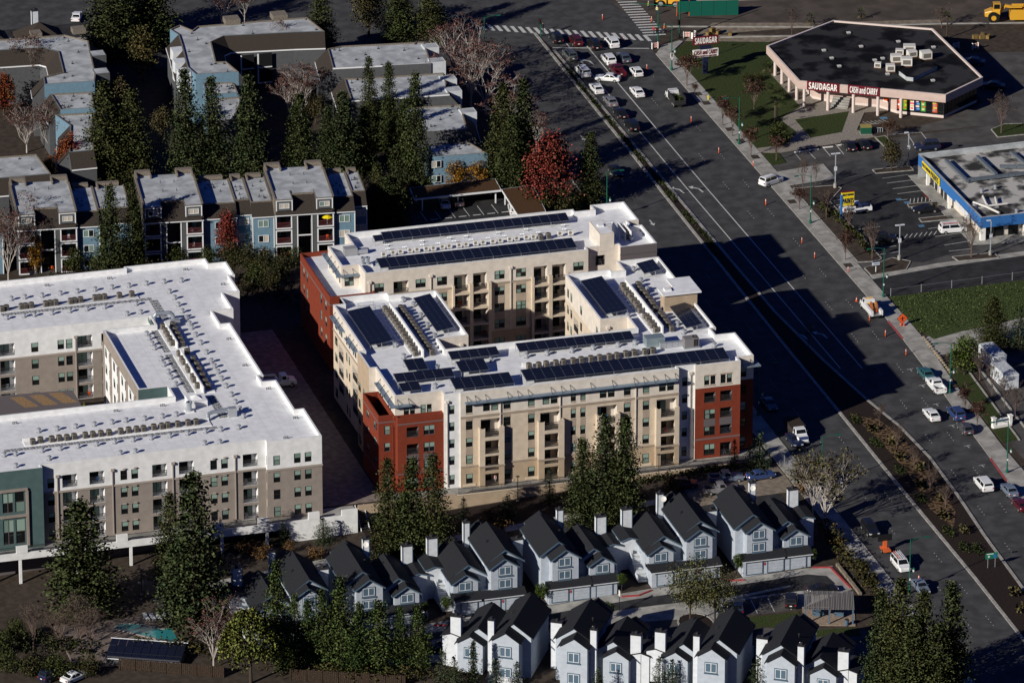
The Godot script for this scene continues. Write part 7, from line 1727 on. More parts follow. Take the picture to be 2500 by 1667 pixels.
func truck_base(label: String, at: Vector3, heading: float, cab: Material, l: float, called := "truck") -> Node3D:   # cab-forward chassis, cab at -z
	var t = thing(called, label, "truck", at, -deg_to_rad(heading))
	blk("chassis", t, Vector3(0, 0.62, 0), Vector3(1.0, 0.22, l - 0.4), M.dark_metal)
	var c = MB.new(); var f = -l / 2
	loft(c, [sec(f, 0.85, 0.5, 1.15), sec(f + 0.2, 0.95, 0.45, 1.3), sec(f + 1.15, 1.0, 0.45, 1.45), sec(f + 1.2, 1.0, 0.45, 1.5), sec(f + 2.6, 1.0, 0.45, 1.5)]); obj("hood", c, cab, t, true)
	var d = MB.new(); loft(d, [[Vector3(-0.9, 1.45, f + 1.1), Vector3(0.9, 1.45, f + 1.1), Vector3(0.88, 1.5, f + 1.12), Vector3(-0.88, 1.5, f + 1.12)], [Vector3(-0.95, 1.45, f + 1.55), Vector3(0.95, 1.45, f + 1.55), Vector3(0.82, 2.2, f + 1.55), Vector3(-0.82, 2.2, f + 1.55)], [Vector3(-0.97, 1.45, f + 2.6), Vector3(0.97, 1.45, f + 2.6), Vector3(0.84, 2.22, f + 2.6), Vector3(-0.84, 2.22, f + 2.6)]]); obj("cab", d, cab, t, true)
	var g = MB.new(); g.quadn(Vector3(-0.82, 1.55, f + 1.14), Vector3(0.82, 1.55, f + 1.14), Vector3(0.74, 2.12, f + 1.48), Vector3(-0.74, 2.12, f + 1.48), Vector3(0, 0.4, -1)); obj("windscreen", g, M.glass, t, true)
	for s in [-1, 1]:
		var sg = MB.new(); sg.quadn(Vector3(s * 0.96, 1.55, f + 1.7), Vector3(s * 0.97, 1.55, f + 2.45), Vector3(s * 0.87, 2.1, f + 2.45), Vector3(s * 0.86, 2.1, f + 1.75), Vector3(s, 0.2, 0)); obj("side_window", sg, M.glass, t, true)
		for z in [f + 0.85, l / 2 - 1.1, l / 2 - 1.9]: wheel(t, s * 0.88, z, 0.45)
		blk("headlight", t, Vector3(s * 0.7, 0.95, f + 0.03), Vector3(0.28, 0.2, 0.1), M.lamp_clear)
		blk("mirror", t, Vector3(s * 1.12, 1.75, f + 1.5), Vector3(0.12, 0.35, 0.1), M.dark_metal)
	blk("bumper", t, Vector3(0, 0.5, f - 0.06), Vector3(1.9, 0.25, 0.16), M.steel)
	return t

func ladder_rack(t: Node3D, y: float, z0: float, z1: float) -> void:
	for x in [-0.5, -0.2, 0.15, 0.45]: blk("ladder_rail", t, Vector3(x, y + 0.16, (z0 + z1) / 2), Vector3(0.06, 0.07, z1 - z0), M.orange if x > 0.3 else M.seam)
	for i in 3: blk("rack_bar", t, Vector3(0, y + 0.07, lerpf(z0 + 0.3, z1 - 0.3, i / 2.0)), Vector3(1.6, 0.06, 0.06), M.steel)

func build_vehicles() -> void:
	for c in CARS:
		car(c[0], Vector3(c[1], gy(c[1], c[2]) + 0.008, c[2]), c[3], c[4], c[5])
	# work vans
	var v = car("van", Vector3(87.6, 0.01, -26.4), 94, "white", "white work van with red and pale ladders parked at the blue shop", "work_van")
	ladder_rack(v, 1.76, -0.7, 2.2)
	var v2 = car("van", Vector3(33.4, 0.01, 103.6), 180, "white", "white utility van with ladders on its roof at the west kerb", "work_van")
	ladder_rack(v2, 1.76, -0.7, 2.2)
	# arrow-board trailer behind it
	var tr = thing("arrow_trailer", "orange arrow-board trailer behind the white utility van", "trailer", Vector3(33.0, 0.01, 97.4), 0.0)
	blk("frame", tr, Vector3(0, 0.5, 0), Vector3(1.2, 0.3, 2.0), paint("orange")); blk("mast", tr, Vector3(0, 1.2, -0.3), Vector3(0.6, 1.2, 0.4), paint("orange")); blk("board", tr, Vector3(0, 2.3, -0.3), Vector3(2.3, 1.1, 0.12), M.black); wheel(tr, -0.65, 0.3, 0.3); wheel(tr, 0.65, 0.3, 0.3)
	# open truck with a green load in the queue
	var g = truck_base("dark open-bed truck with a white cab carrying cut greenery", Vector3(59.6, 0.01, -100.5), 0, paint("white"), 6.6)
	for s in [-1, 1]: blk("bed_side", g, Vector3(s * 1.05, 1.35, 1.1), Vector3(0.08, 1.2, 4.2), M.dark_metal)
	blk("tailgate", g, Vector3(0, 1.2, 3.2), Vector3(2.1, 0.9, 0.08), M.dark_metal); blk("bed_floor", g, Vector3(0, 0.8, 1.1), Vector3(2.0, 0.1, 4.2), M.dark_metal); blk("headboard", g, Vector3(0, 1.5, -0.98), Vector3(2.1, 1.5, 0.08), M.dark_metal)
	for x in [-1.05, 1.05]: blk("ladder_rail", g, Vector3(x, 2.15, 1.0), Vector3(0.07, 0.07, 4.4), M.dark_metal)
	var lv = Leaves.new(); lv.r.seed = 5
	for i in 60: lv.clump(Vector3(lv.r.randf_range(-0.85, 0.85), lv.r.randf_range(0.9, 1.6), lv.r.randf_range(-0.7, 2.9)), 0.4, 8, 0.25, 0.9, Color(0.06, 0.085, 0.022))
	inst("greenery_load", lv.commit(), M.leaf, g)
	# white dump truck with a blue hood
	var d = truck_base("white dump truck with a blue nose and rusty tipper parked by the dark blue sedan", Vector3(33.6, 0.01, 51.0), 180, paint("white"), 7.0, "dump_truck")
	blk("nose_panel", d, Vector3(0, 1.15, -3.2), Vector3(1.5, 0.35, 0.7), paint("blue"))
	var tb = MB.new(); tb.box(-1.15, 1.15, 1.0, 2.1, -0.8, 3.5); obj("tipper_body", tb, mat(0.05, 0.042, 0.04, 0.8, "mottle", 0.4), d, true)
	blk("tarp", d, Vector3(0, 2.12, 1.4), Vector3(2.1, 0.06, 4.1), M.wood)
	for s in [-1, 1]: blk("side_rail", d, Vector3(s * 1.17, 2.12, 1.35), Vector3(0.1, 0.14, 4.4), M.dark_metal)
	# utility truck with cable reel
	var u = truck_base("white utility truck with an orange cable reel and yellow boom at the kerb", Vector3(62.0, 0.01, 4.6), 0, paint("white"), 6.8, "utility_truck")
	for s in [-1, 1]: blk("tool_box", u, Vector3(s * 0.85, 1.15, 1.0), Vector3(0.4, 0.9, 4.4), paint("white"))
	blk("deck", u, Vector3(0, 0.85, 1.1), Vector3(1.4, 0.12, 4.4), M.galv)
	for x in [-0.42, 0.42]:
		var rm = MB.new(); rm.tube(Vector3(x - 0.05, 1.75, 1.4), Vector3(x + 0.05, 1.75, 1.4), 0.85, 0.85, 18); obj("reel_flange", rm, mat(0.32, 0.10, 0.035, 0.8, "mottle", 0.5), u, true)
	var rc = MB.new(); rc.tube(Vector3(-0.36, 1.75, 1.4), Vector3(0.36, 1.75, 1.4), 0.6, 0.6, 16); obj("cable_drum", rc, mat(0.30, 0.16, 0.06, 0.7), u, true)
	var bm = MB.new(); bm.bar(Vector3(-0.4, 1.6, -0.6), Vector3(0.3, 2.4, 1.6), 0.18, 0.2); bm.bar(Vector3(-0.7, 2.3, -1.2), Vector3(0.7, 2.35, -1.1), 0.15, 0.15); obj("boom", bm, paint("yellow"), u, true)
	for i in 6: blk("tool", u, Vector3(rng.randf_range(-0.6, 0.6), 1.1, rng.randf_range(-0.6, 3.0)), Vector3(0.25, 0.3, 0.35), [M.galv, M.dark_metal, M.orange][i % 3])
	# crane truck in the dark passage
	var k = truck_base("white crane truck parked in the dark passage between the blocks", Vector3(-43.0, 0.01, 8.0), 90, paint("white"), 7.0, "crane_truck")
	blk("flat_bed", k, Vector3(0, 1.0, 1.2), Vector3(2.1, 0.2, 4.4), paint("white"))
	var kb = MB.new(); kb.bar(Vector3(0, 1.1, -0.6), Vector3(0, 2.2, 0.0), 0.3, 0.3); kb.bar(Vector3(0, 2.2, 0.0), Vector3(0.2, 2.5, 3.6), 0.22, 0.25); obj("crane_arm", kb, paint("white"), k, true)
	build_scraper(); build_loader()

func build_scraper() -> void:
	var t = thing("scraper", "big yellow earth scraper standing on the roadworks", "machine", Vector3(134.0, 0.01, -125.2), deg_to_rad(76))
	var y = paint("yellow")
	var tr = MB.new(); loft(tr, [sec(-5.2, 0.8, 1.0, 1.9), sec(-4.0, 1.1, 0.9, 2.3), sec(-2.4, 1.2, 0.9, 2.4)]); obj("tractor", tr, y, t, true)
	blk("cab", t, Vector3(-0.3, 3.0, -3.0), Vector3(1.3, 1.4, 1.4), y); blk("cab_window", t, Vector3(-0.3, 3.1, -3.72), Vector3(1.1, 0.9, 0.04), M.glass); blk("cab_window", t, Vector3(-0.97, 3.1, -3.0), Vector3(0.04, 0.9, 1.1), M.glass)
	var gn = MB.new(); gn.bar(Vector3(0, 1.6, -2.4), Vector3(0, 3.0, -1.4), 0.5, 0.5); gn.bar(Vector3(0, 3.0, -1.4), Vector3(0, 2.6, 0.6), 0.6, 0.5); obj("gooseneck", gn, y, t, true)
	for s in [-1, 1]:
		var sd = MB.new(); sd.prism(V2([s * 1.3, -0.4, s * 1.55, -0.4, s * 1.55, 4.6, s * 1.3, 4.6]), 0.6, 2.6); obj("bowl_side", sd, y, t, true)
		for z in [-3.6, 5.4]:
			var w = MB.new(); w.tube(Vector3(s * 1.0, 0, 0), Vector3(s * 1.7, 0, 0), 1.05, 1.05, 16); var n = inst("wheel", w.commit(), M.tyre, t, Vector3(0, 1.05, z))
			var h = MB.new(); h.tube(Vector3(s * 1.68, 0, 0), Vector3(s * 1.74, 0, 0), 0.5, 0.5, 10); inst("hub", h.commit(), y, n)
	blk("bowl_floor", t, Vector3(0, 0.8, 2.1), Vector3(2.6, 0.2, 5.0), y); blk("rear_frame", t, Vector3(0, 1.6, 5.2), Vector3(2.0, 1.4, 1.8), y); blk("apron", t, Vector3(0, 1.3, -0.4), Vector3(2.6, 1.4, 0.15), y)
	for i in 3: blk("cylinder_arm", t, Vector3(-0.8 + i * 0.8, 2.9, 0.6 + i * 0.3), Vector3(0.2, 0.25, 2.4), y)

func build_loader() -> void:
	var t = thing("wheel_loader", "yellow wheel loader beside the road crew", "machine", Vector3(73.6, 0.01, -150.6), deg_to_rad(62))
	var y = paint("yellow")
	blk("rear_body", t, Vector3(0, 1.35, 1.4), Vector3(1.7, 1.2, 2.4), y); blk("cab", t, Vector3(0, 2.3, 0.3), Vector3(1.3, 1.5, 1.3), y); blk("cab_window", t, Vector3(0, 2.4, -0.37), Vector3(1.1, 1.0, 0.04), M.glass); blk("front_frame", t, Vector3(0, 1.0, -1.0), Vector3(1.2, 0.8, 1.6), y)
	for s in [-1, 1]:
		for z in [-1.2, 1.6]: wheel(t, s * 0.9, z, 0.68)
		var a = MB.new(); a.bar(Vector3(s * 0.45, 1.4, -0.8), Vector3(s * 0.45, 0.7, -2.6), 0.15, 0.3); obj("lift_arm", a, y, t, true)
	var b = MB.new(); b.box(-1.2, 1.2, 0.15, 0.25, -3.4, -2.5); b.box(-1.2, 1.2, 0.25, 1.1, -2.6, -2.5); b.box(-1.2, -1.12, 0.25, 0.9, -3.3, -2.6); b.box(1.12, 1.2, 0.25, 0.9, -3.3, -2.6); obj("bucket", b, M.dark_metal, t, true)

# ---------------------------------------------------------------- trees: a few grown models of each kind, copied and scaled
class Leaves:
	var v := PackedVector3Array()
	var n := PackedVector3Array()
	var c := PackedColorArray()
	var r := RandomNumberGenerator.new()
	func leaf(o: Vector3, s: float, flat: float, col: Color) -> void:   # one kinked spray of two triangles
		var a := Vector3(r.randfn(), r.randfn() * flat, r.randfn()).normalized()
		var b := Vector3(r.randfn(), r.randfn() * flat, r.randfn())
		b = (b - a * a.dot(b)).normalized()
		var nn := a.cross(b)
		if nn.y < 0.0: nn = -nn
		var p := o - a * s * 0.5; var q := o + a * s * 0.5
		var k1 := o + b * s * 0.42 + nn * s * 0.12; var k2 := o - b * s * 0.42 + nn * s * 0.12
		for t: Array in [[p, q, k1], [p, k2, q]]:
			var m: Vector3 = (t[1] - t[0]).cross(t[2] - t[0]).normalized()
			if m.y < 0.0: m = -m
			for x: Vector3 in t:
				v.append(x); n.append(m); c.append(col)
	func clump(o: Vector3, rad: float, k: int, s: float, flat: float, col: Color) -> void:
		for i in k:
			var d := Vector3(r.randfn(), r.randfn() * 0.8, r.randfn()) * rad * 0.5
			var g := r.randf_range(0.85, 1.2)
			leaf(o + d, s * r.randf_range(0.7, 1.3), flat, Color(col.r * g, col.g * g, col.b * g))
	func commit() -> ArrayMesh:
		var m := ArrayMesh.new()
		var a := []
		a.resize(Mesh.ARRAY_MAX)
		a[Mesh.ARRAY_VERTEX] = v; a[Mesh.ARRAY_NORMAL] = n; a[Mesh.ARRAY_COLOR] = c
		m.add_surface_from_arrays(Mesh.PRIMITIVE_TRIANGLES, a)
		return m

func mixc(a: Color, b: Color, t: float) -> Color:
	return a.lerp(b, t)

# all models are grown 1 unit = 1 m at the nominal height; [crown mesh, trunk mesh, trunk material, height, radius]
func grow_conifer(sd: int, h: float, r: float, c1: Color, c2: Color, low: float, tuft: float) -> Array:
	var L := Leaves.new(); L.r.seed = sd
	var R := L.r
	var levels := int(h * 1.9)
	for i in levels:
		var t := float(i) / levels
		var y := h * (low + (0.985 - low) * t)
		var prof := pow(1.0 - t, 0.66) * (0.68 + 0.32 * minf(1.0, t * 4.0)) + 0.03
		var nb := 6 + int(5.0 * (1.0 - t))
		var a0 := R.randf() * TAU
		for b in nb:
			if R.randf() < 0.10: continue
			var ang := a0 + TAU * b / nb + R.randf_range(-0.4, 0.4)
			var lump := 0.5 + 0.5 * sin(ang * 2.0 + y * 1.7 + sd) * sin(ang * 3.0 - y * 0.9 + sd * 2.0)
			var len := r * prof * (0.78 + 0.34 * lump) * R.randf_range(0.75, 1.2)
			var droop := lerpf(-0.28, 0.35, t) + R.randf_range(-0.12, 0.12)
			var dir := Vector3(cos(ang), droop, sin(ang))
			var col := mixc(c1, c2, R.randf())
			var steps := maxi(2, int(len / (0.62 * tuft)))
			for k in steps:
				var f := 0.22 + 0.78 * (k + R.randf()) / steps
				var o := Vector3(0, y + R.randf_range(-0.35, 0.35) * tuft, 0) + dir * len * f + Vector3(0, -0.12 * len * f * f, 0)
				L.clump(o, (0.62 + 0.3 * (1.0 - t)) * tuft, 11, 0.29 * tuft, 0.9, col)
	L.clump(Vector3(0, h * 0.98, 0), 0.25, 6, 0.35, 1.2, c1)
	var tr := MB.new(); tr.tube(Vector3(0, -0.3, 0), Vector3(0, h * 0.5, 0), h * 0.016 + 0.1, h * 0.009 + 0.05, 7); tr.tube(Vector3(0, h * 0.5, 0), Vector3(0, h * 0.97, 0), h * 0.009 + 0.05, 0.03, 6)
	return [L.commit(), tr.commit(), M.bark, h, r]

func limb(tr: MB, R: RandomNumberGenerator, a: Vector3, dir: Vector3, len: float, rad: float, depth: int, tips: Array, spread: float, up: float) -> void:
	var mid := a + dir * len * 0.5 + Vector3(R.randfn(), R.randfn() * 0.3, R.randfn()) * len * 0.06
	var b := a + dir * len
	tr.tube(a, mid, rad, rad * 0.8, 4 if depth > 1 else 3, false); tr.tube(mid, b, rad * 0.8, rad * 0.55, 4 if depth > 1 else 3, false)
	if depth == 0:
		tips.append(b); return
	var k := 3 if depth > 1 else 4
	for i in k:
		var d := (dir + Vector3(R.randfn(), R.randfn() * 0.5 + up, R.randfn()) * spread).normalized()
		limb(tr, R, a + dir * len * R.randf_range(0.55, 1.0), d, len * R.randf_range(0.5, 0.75), rad * 0.5, depth - 1, tips, spread, up)

func grow_bare(sd: int, h: float, r: float, bark: Material, twigc: Color, leaves: int, lc: Color, trunk: float, up: float) -> Array:
	var R := RandomNumberGenerator.new(); R.seed = sd
	var tr := MB.new(); var tips := []
	var th := h * trunk
	tr.tube(Vector3(0, -0.2, 0), Vector3(0, th, 0), h * 0.014 + 0.04, h * 0.010 + 0.03, 6)
	var tw := MB.new()
	var top := Vector3(0, th, 0)
	for i in 7:
		var a := TAU * i / 7 + R.randf_range(-0.4, 0.4)
		var lean := r / h * R.randf_range(0.5, 1.15)
		var d := Vector3(cos(a) * lean * 1.6, 1.0, sin(a) * lean * 1.6).normalized()
		limb(tr if i < 4 else tw, R, Vector3(0, th * R.randf_range(0.75, 1.0), 0), d, (h - th) * R.randf_range(0.45, 0.62), h * 0.0065 + 0.02, 3, tips, 0.42, up)
	limb(tr, R, top, Vector3(R.randfn() * 0.08, 1, R.randfn() * 0.08).normalized(), (h - th) * 0.6, h * 0.008 + 0.02, 3, tips, 0.4, up)
	var L := Leaves.new(); L.r.seed = sd + 1
	for t: Vector3 in tips:   # twigs as fine slivers, leaves if the tree still has some
		for k in 4:
			var d := Vector3(R.randfn(), R.randfn() * 0.6 + up, R.randfn()).normalized() * R.randf_range(0.3, 0.75) * (h / 8.0)
			var s := d.cross(Vector3(R.randfn(), R.randfn(), R.randfn())).normalized() * 0.022 * (h / 8.0 + 0.4)
			for q: Vector3 in [t - s, t + s, t + d]:
				L.v.append(q); L.n.append(Vector3.UP); L.c.append(twigc)
		if leaves > 0: L.clump(t, h * 0.07, leaves, 0.17 + h * 0.012, 0.8, lc)
	tr.v.append_array(tw.v); tr.n.append_array(tw.n)
	return [L.commit(), tr.commit(), bark, h, r]

func grow_leafy(sd: int, h: float, r: float, cols: Array, base: float, shape: float, dens: float, bark: Material, leaf_s := 0.34) -> Array:   # shape 0 round .. 1 conical
	var L := Leaves.new(); L.r.seed = sd
	var R := L.r
	var tr := MB.new()
	var tb := h * base
	tr.tube(Vector3(0, -0.3, 0), Vector3(0, tb + (h - tb) * 0.3, 0), h * 0.018 + 0.04, h * 0.012 + 0.02, 6)
	var lobes := []
	for i in 7: lobes.append([Vector3(R.randfn(), R.randfn(), R.randfn()).normalized(), R.randf_range(0.78, 1.18)])
	var n := int(90 * dens)
	for i in n:
		var d := Vector3(R.randfn(), R.randfn(), R.randfn()).normalized()
		var k := 0.92
		for l: Array in lobes: k = lerpf(k, l[1], maxf(0.0, d.dot(l[0])) ** 3 * 0.6)
		var f := pow(R.randf(), 0.45) * k
		var y := d.y * f
		var t := clampf((y + 1.0) / 2.0, 0, 1)
		var w := lerpf(1.0, (1.05 - t) * 1.35, shape)
		var o := Vector3(d.x * f * r * w, tb + (h - tb) * t, d.z * f * r * w)
		var col: Color = mixc(cols[0], cols[1], R.randf())
		if cols.size() > 2 and R.randf() < 0.22: col = cols[2]
		L.clump(o, r * 0.30, 26, leaf_s * 0.74 * R.randf_range(0.8, 1.25), 0.9, col)
		if i % 6 == 0: tr.tube(Vector3(0, tb * R.randf_range(0.8, 1.2), 0), o * Vector3(0.9, 1, 0.9), h * 0.005 + 0.015, 0.015, 3, false)
	return [L.commit(), tr.commit(), bark, h, r]

func grow_willow(sd: int, h: float, r: float, c1: Color, c2: Color) -> Array:
	var L := Leaves.new(); L.r.seed = sd
	var R := L.r
	for i in 420:
		var a := R.randf() * TAU; var d := sqrt(R.randf()) * r
		var top := h * (0.98 - 0.45 * (d / r) ** 2 + R.randf_range(-0.08, 0.04))
		var o := Vector3(cos(a) * d, top, sin(a) * d)
		var drop := R.randf_range(0.5, 2.6)
		var col := mixc(c1, c2, R.randf())
		for k in 6: L.clump(o + Vector3(R.randfn() * 0.08, -drop * k / 6, R.randfn() * 0.08), 0.25, 3, 0.34, 1.6, col)
	var tr := MB.new(); tr.tube(Vector3(0, -0.3, 0), Vector3(0, h * 0.6, 0), 0.3, 0.15, 7)
	return [L.commit(), tr.commit(), M.bark, h, r]

func grow_palm(sd: int, h: float, r: float) -> Array:
	var R := RandomNumberGenerator.new(); R.seed = sd
	var L := Leaves.new(); L.r.seed = sd
	var tr := MB.new(); var th := h - r * 0.6
	tr.tube(Vector3(0, -0.2, 0), Vector3(0, maxf(0.4, th), 0), 0.22, 0.19, 7)
	for i in 34:
		var a := R.randf() * TAU; var e := R.randf_range(-0.6, 1.2)
		var d := Vector3(cos(a) * cos(e), sin(e), sin(a) * cos(e))
		var o := Vector3(0, maxf(0.4, th), 0); var len := r * R.randf_range(0.85, 1.15)
		var s := d.cross(Vector3.UP).normalized()
		var g := R.randf_range(0.6, 1.3); var col := Color(0.055 * g, 0.075 * g, 0.022 * g) if e > -0.3 else Color(0.13 * g, 0.10 * g, 0.05 * g)
		for k in 9:   # fan blades
			var q := (k - 4) / 4.0
			var tip := o + d * len * (1.0 - 0.25 * q * q) + s * q * len * 0.5 + Vector3(0, -0.25 * len, 0)
			var m := o + d * len * 0.5
			for x: Vector3 in [m - s * 0.06, m + s * 0.06, tip]:
				L.v.append(x); L.n.append((d.cross(s)).normalized()); L.c.append(col)
		for x: Vector3 in [o, o + d * len * 0.55 + s * 0.05, o + d * len * 0.55 - s * 0.05]:
			L.v.append(x); L.n.append(Vector3.UP); L.c.append(col)
	return [L.commit(), tr.commit(), M.bark, h, r]

func hedge(label: String, pts: Array, w: float, h: float, y: float, c1: Color, c2: Color, dens := 1.0) -> void:   # leafy bank along x, z points
	var L := Leaves.new(); L.r.seed = int(pts[0] * 10)
	var o := Vector3(pts[0], y, pts[1])
	for i in range(0, pts.size() - 3, 2):
		var a := Vector2(pts[i], pts[i + 1]); var b := Vector2(pts[i + 2], pts[i + 3])
		var s := (b - a).normalized().orthogonal()
		var k := int(a.distance_to(b) * w * 4.2 * dens)
		for j in k:
			var p := a.lerp(b, L.r.randf()) + s * L.r.randf_range(-0.5, 0.5) * w
			var yy := h * pow(L.r.randf(), 0.5)
			L.clump(Vector3(p.x, gy(p.x, p.y) + yy, p.y) - Vector3(o.x, 0, o.z) - Vector3(0, y, 0), 0.45, 10, 0.3, 0.8, mixc(c1, c2, L.r.randf()))
	var t := thing("hedge", label, "hedge", o)
	inst("foliage", L.commit(), M.leaf, t)

func build_trees() -> void:
	var dg := Color(0.053, 0.074, 0.026); var og := Color(0.087, 0.092, 0.034)
	var bank := {
		"conifer": [grow_conifer(1, 20.0, 3.6, dg, og, 0.08, 1.0), grow_conifer(2, 20.0, 3.6, Color(0.045, 0.069, 0.029), Color(0.074, 0.087, 0.034), 0.06, 1.05), grow_conifer(3, 20.0, 3.6, Color(0.061, 0.077, 0.026), Color(0.098, 0.098, 0.037), 0.1, 0.95), grow_conifer(4, 20.0, 3.8, dg, Color(0.079, 0.095, 0.034), 0.05, 1.1)],
		"young": [grow_conifer(5, 6.0, 1.9, Color(0.059, 0.082, 0.045), Color(0.092, 0.114, 0.066), 0.03, 0.55), grow_conifer(6, 6.0, 1.7, Color(0.053, 0.079, 0.040), Color(0.079, 0.103, 0.053), 0.03, 0.5)],
		"pine": [grow_conifer(7, 14.0, 2.8, Color(0.059, 0.095, 0.029), Color(0.103, 0.132, 0.040), 0.10, 0.9), grow_conifer(8, 14.0, 2.8, Color(0.053, 0.090, 0.029), Color(0.087, 0.121, 0.037), 0.16, 1.0)],
		"cypress": [grow_conifer(9, 8.0, 0.8, Color(0.040, 0.059, 0.029), Color(0.059, 0.077, 0.034), 0.02, 0.6)],
		"leafy": [grow_leafy(11, 8.0, 2.6, [Color(0.079, 0.125, 0.026), Color(0.132, 0.172, 0.040)], 0.05, 0.45, 1.6, M.bark)],
		"red": [grow_leafy(12, 12.0, 4.0, [Color(0.211, 0.032, 0.029), Color(0.343, 0.073, 0.053), Color(0.251, 0.092, 0.059)], 0.04, 0.75, 2.6, M.bark, 0.36)],
		"orange": [grow_leafy(13, 9.0, 2.6, [Color(0.264, 0.059, 0.024), Color(0.317, 0.112, 0.029), Color(0.158, 0.026, 0.024)], 0.05, 0.6, 1.8, M.bark)],
		"yellow": [grow_leafy(14, 5.0, 2.4, [Color(0.343, 0.158, 0.021), Color(0.436, 0.224, 0.026), Color(0.198, 0.079, 0.026)], 0.08, 0.2, 1.2, M.bark, 0.28)],
		"olive": [grow_leafy(15, 9.0, 3.0, [Color(0.099, 0.082, 0.034), Color(0.152, 0.121, 0.048), Color(0.066, 0.073, 0.029)], 0.14, 0.35, 1.7, M.bark), grow_leafy(16, 9.0, 3.0, [Color(0.090, 0.079, 0.037), Color(0.132, 0.108, 0.050)], 0.16, 0.4, 1.5, M.bark)],
		"greygreen": [grow_leafy(17, 9.0, 4.0, [Color(0.112, 0.121, 0.045), Color(0.178, 0.174, 0.069)], 0.28, 0.05, 2.0, M.bark, 0.3), grow_leafy(18, 9.0, 4.0, [Color(0.106, 0.112, 0.048), Color(0.165, 0.158, 0.069)], 0.26, 0.05, 1.9, M.bark, 0.3)],
		"shrub": [grow_leafy(19, 4.0, 2.0, [Color(0.053, 0.061, 0.024), Color(0.099, 0.087, 0.037)], 0.02, 0.1, 1.0, M.bark, 0.26), grow_leafy(20, 4.0, 2.0, [Color(0.061, 0.077, 0.026), Color(0.092, 0.103, 0.034)], 0.02, 0.1, 1.0, M.bark, 0.26)],
		"brownshrub": [grow_leafy(21, 2.5, 1.4, [Color(0.172, 0.099, 0.040), Color(0.238, 0.139, 0.059)], 0.1, 0.0, 0.6, M.bark, 0.2)],
		"topiary": [grow_leafy(22, 4.0, 1.3, [Color(0.066, 0.106, 0.024), Color(0.099, 0.139, 0.034)], 0.42, 0.0, 1.3, M.bark, 0.2)],
		"sparse": [grow_bare(23, 11.0, 3.6, M.birch, Color(0.185, 0.145, 0.106), 7, Color(0.158, 0.185, 0.040), 0.22, 0.25), grow_bare(24, 11.0, 3.2, M.birch, Color(0.185, 0.145, 0.106), 4, Color(0.132, 0.125, 0.046), 0.22, 0.3)],
		"bare": [grow_bare(25, 6.0, 1.6, M.twig, Color(0.211, 0.158, 0.132), 0, Color.WHITE, 0.28, 0.3), grow_bare(26, 6.0, 1.7, M.twig, Color(0.224, 0.172, 0.132), 0, Color.WHITE, 0.25, 0.3)],
		"thin": [grow_bare(27, 5.5, 1.3, M.twig, Color(0.172, 0.106, 0.079), 3, Color(0.145, 0.077, 0.050), 0.32, 0.25), grow_bare(28, 5.5, 1.3, M.twig, Color(0.158, 0.092, 0.073), 3, Color(0.125, 0.066, 0.053), 0.32, 0.25)],
		"bare_birch": [grow_bare(29, 11.0, 3.2, M.birch, Color(0.211, 0.112, 0.099), 2, Color(0.172, 0.079, 0.066), 0.18, 0.15), grow_bare(30, 11.0, 3.2, M.birch, Color(0.198, 0.106, 0.092), 2, Color(0.158, 0.073, 0.059), 0.2, 0.1)],
		"willow": [grow_willow(31, 11.0, 5.0, Color(0.112, 0.139, 0.032), Color(0.198, 0.205, 0.053))],
		"palm": [grow_palm(32, 6.5, 1.7), grow_palm(33, 3.2, 2.4)],
	}
	var called := {"conifer": "redwood_tree", "young": "young_conifer", "pine": "pine_tree", "cypress": "cypress_tree", "leafy": "leafy_tree", "red": "red_maple", "orange": "orange_maple", "yellow": "golden_tree", "olive": "olive_brown_tree", "greygreen": "grey_green_tree", "shrub": "shrub", "brownshrub": "brown_bush", "topiary": "clipped_tree", "sparse": "street_tree", "bare": "bare_tree", "thin": "street_tree", "bare_birch": "birch_tree", "willow": "weeping_tree", "palm": "palm_tree"}
	var R := RandomNumberGenerator.new(); R.seed = 99
	for e: Array in TREES:
		var p: Array = e[3]
		for i in range(0, p.size(), 5):
			var h: float = p[i + 3]; var r: float = p[i + 4]
			var kind: String = "young" if e[0] == "conifer" and h < 8.0 else e[0]
			var models: Array = bank[kind]
			var m: Array = models[R.randi() % models.size()]
			if kind == "palm": m = models[0 if h > 4.0 else 1]
			var t := thing(called[kind], e[1], "tree" if not kind in ["shrub", "brownshrub"] else "bush", Vector3(p[i], p[i + 1], p[i + 2]), R.randf() * TAU, e[2] if p.size() > 5 else "")
			var k := 1.16 if kind in ["conifer", "young", "pine"] else 1.0
			var s := Vector3(r / m[4] * k, h / m[3], r / m[4] * k)
			var tr := inst("trunk", m[1], m[2], t); tr.scale = s
			var cr := inst("crown" if kind != "bare" else "twigs", m[0], M.leaf, t); cr.scale = s

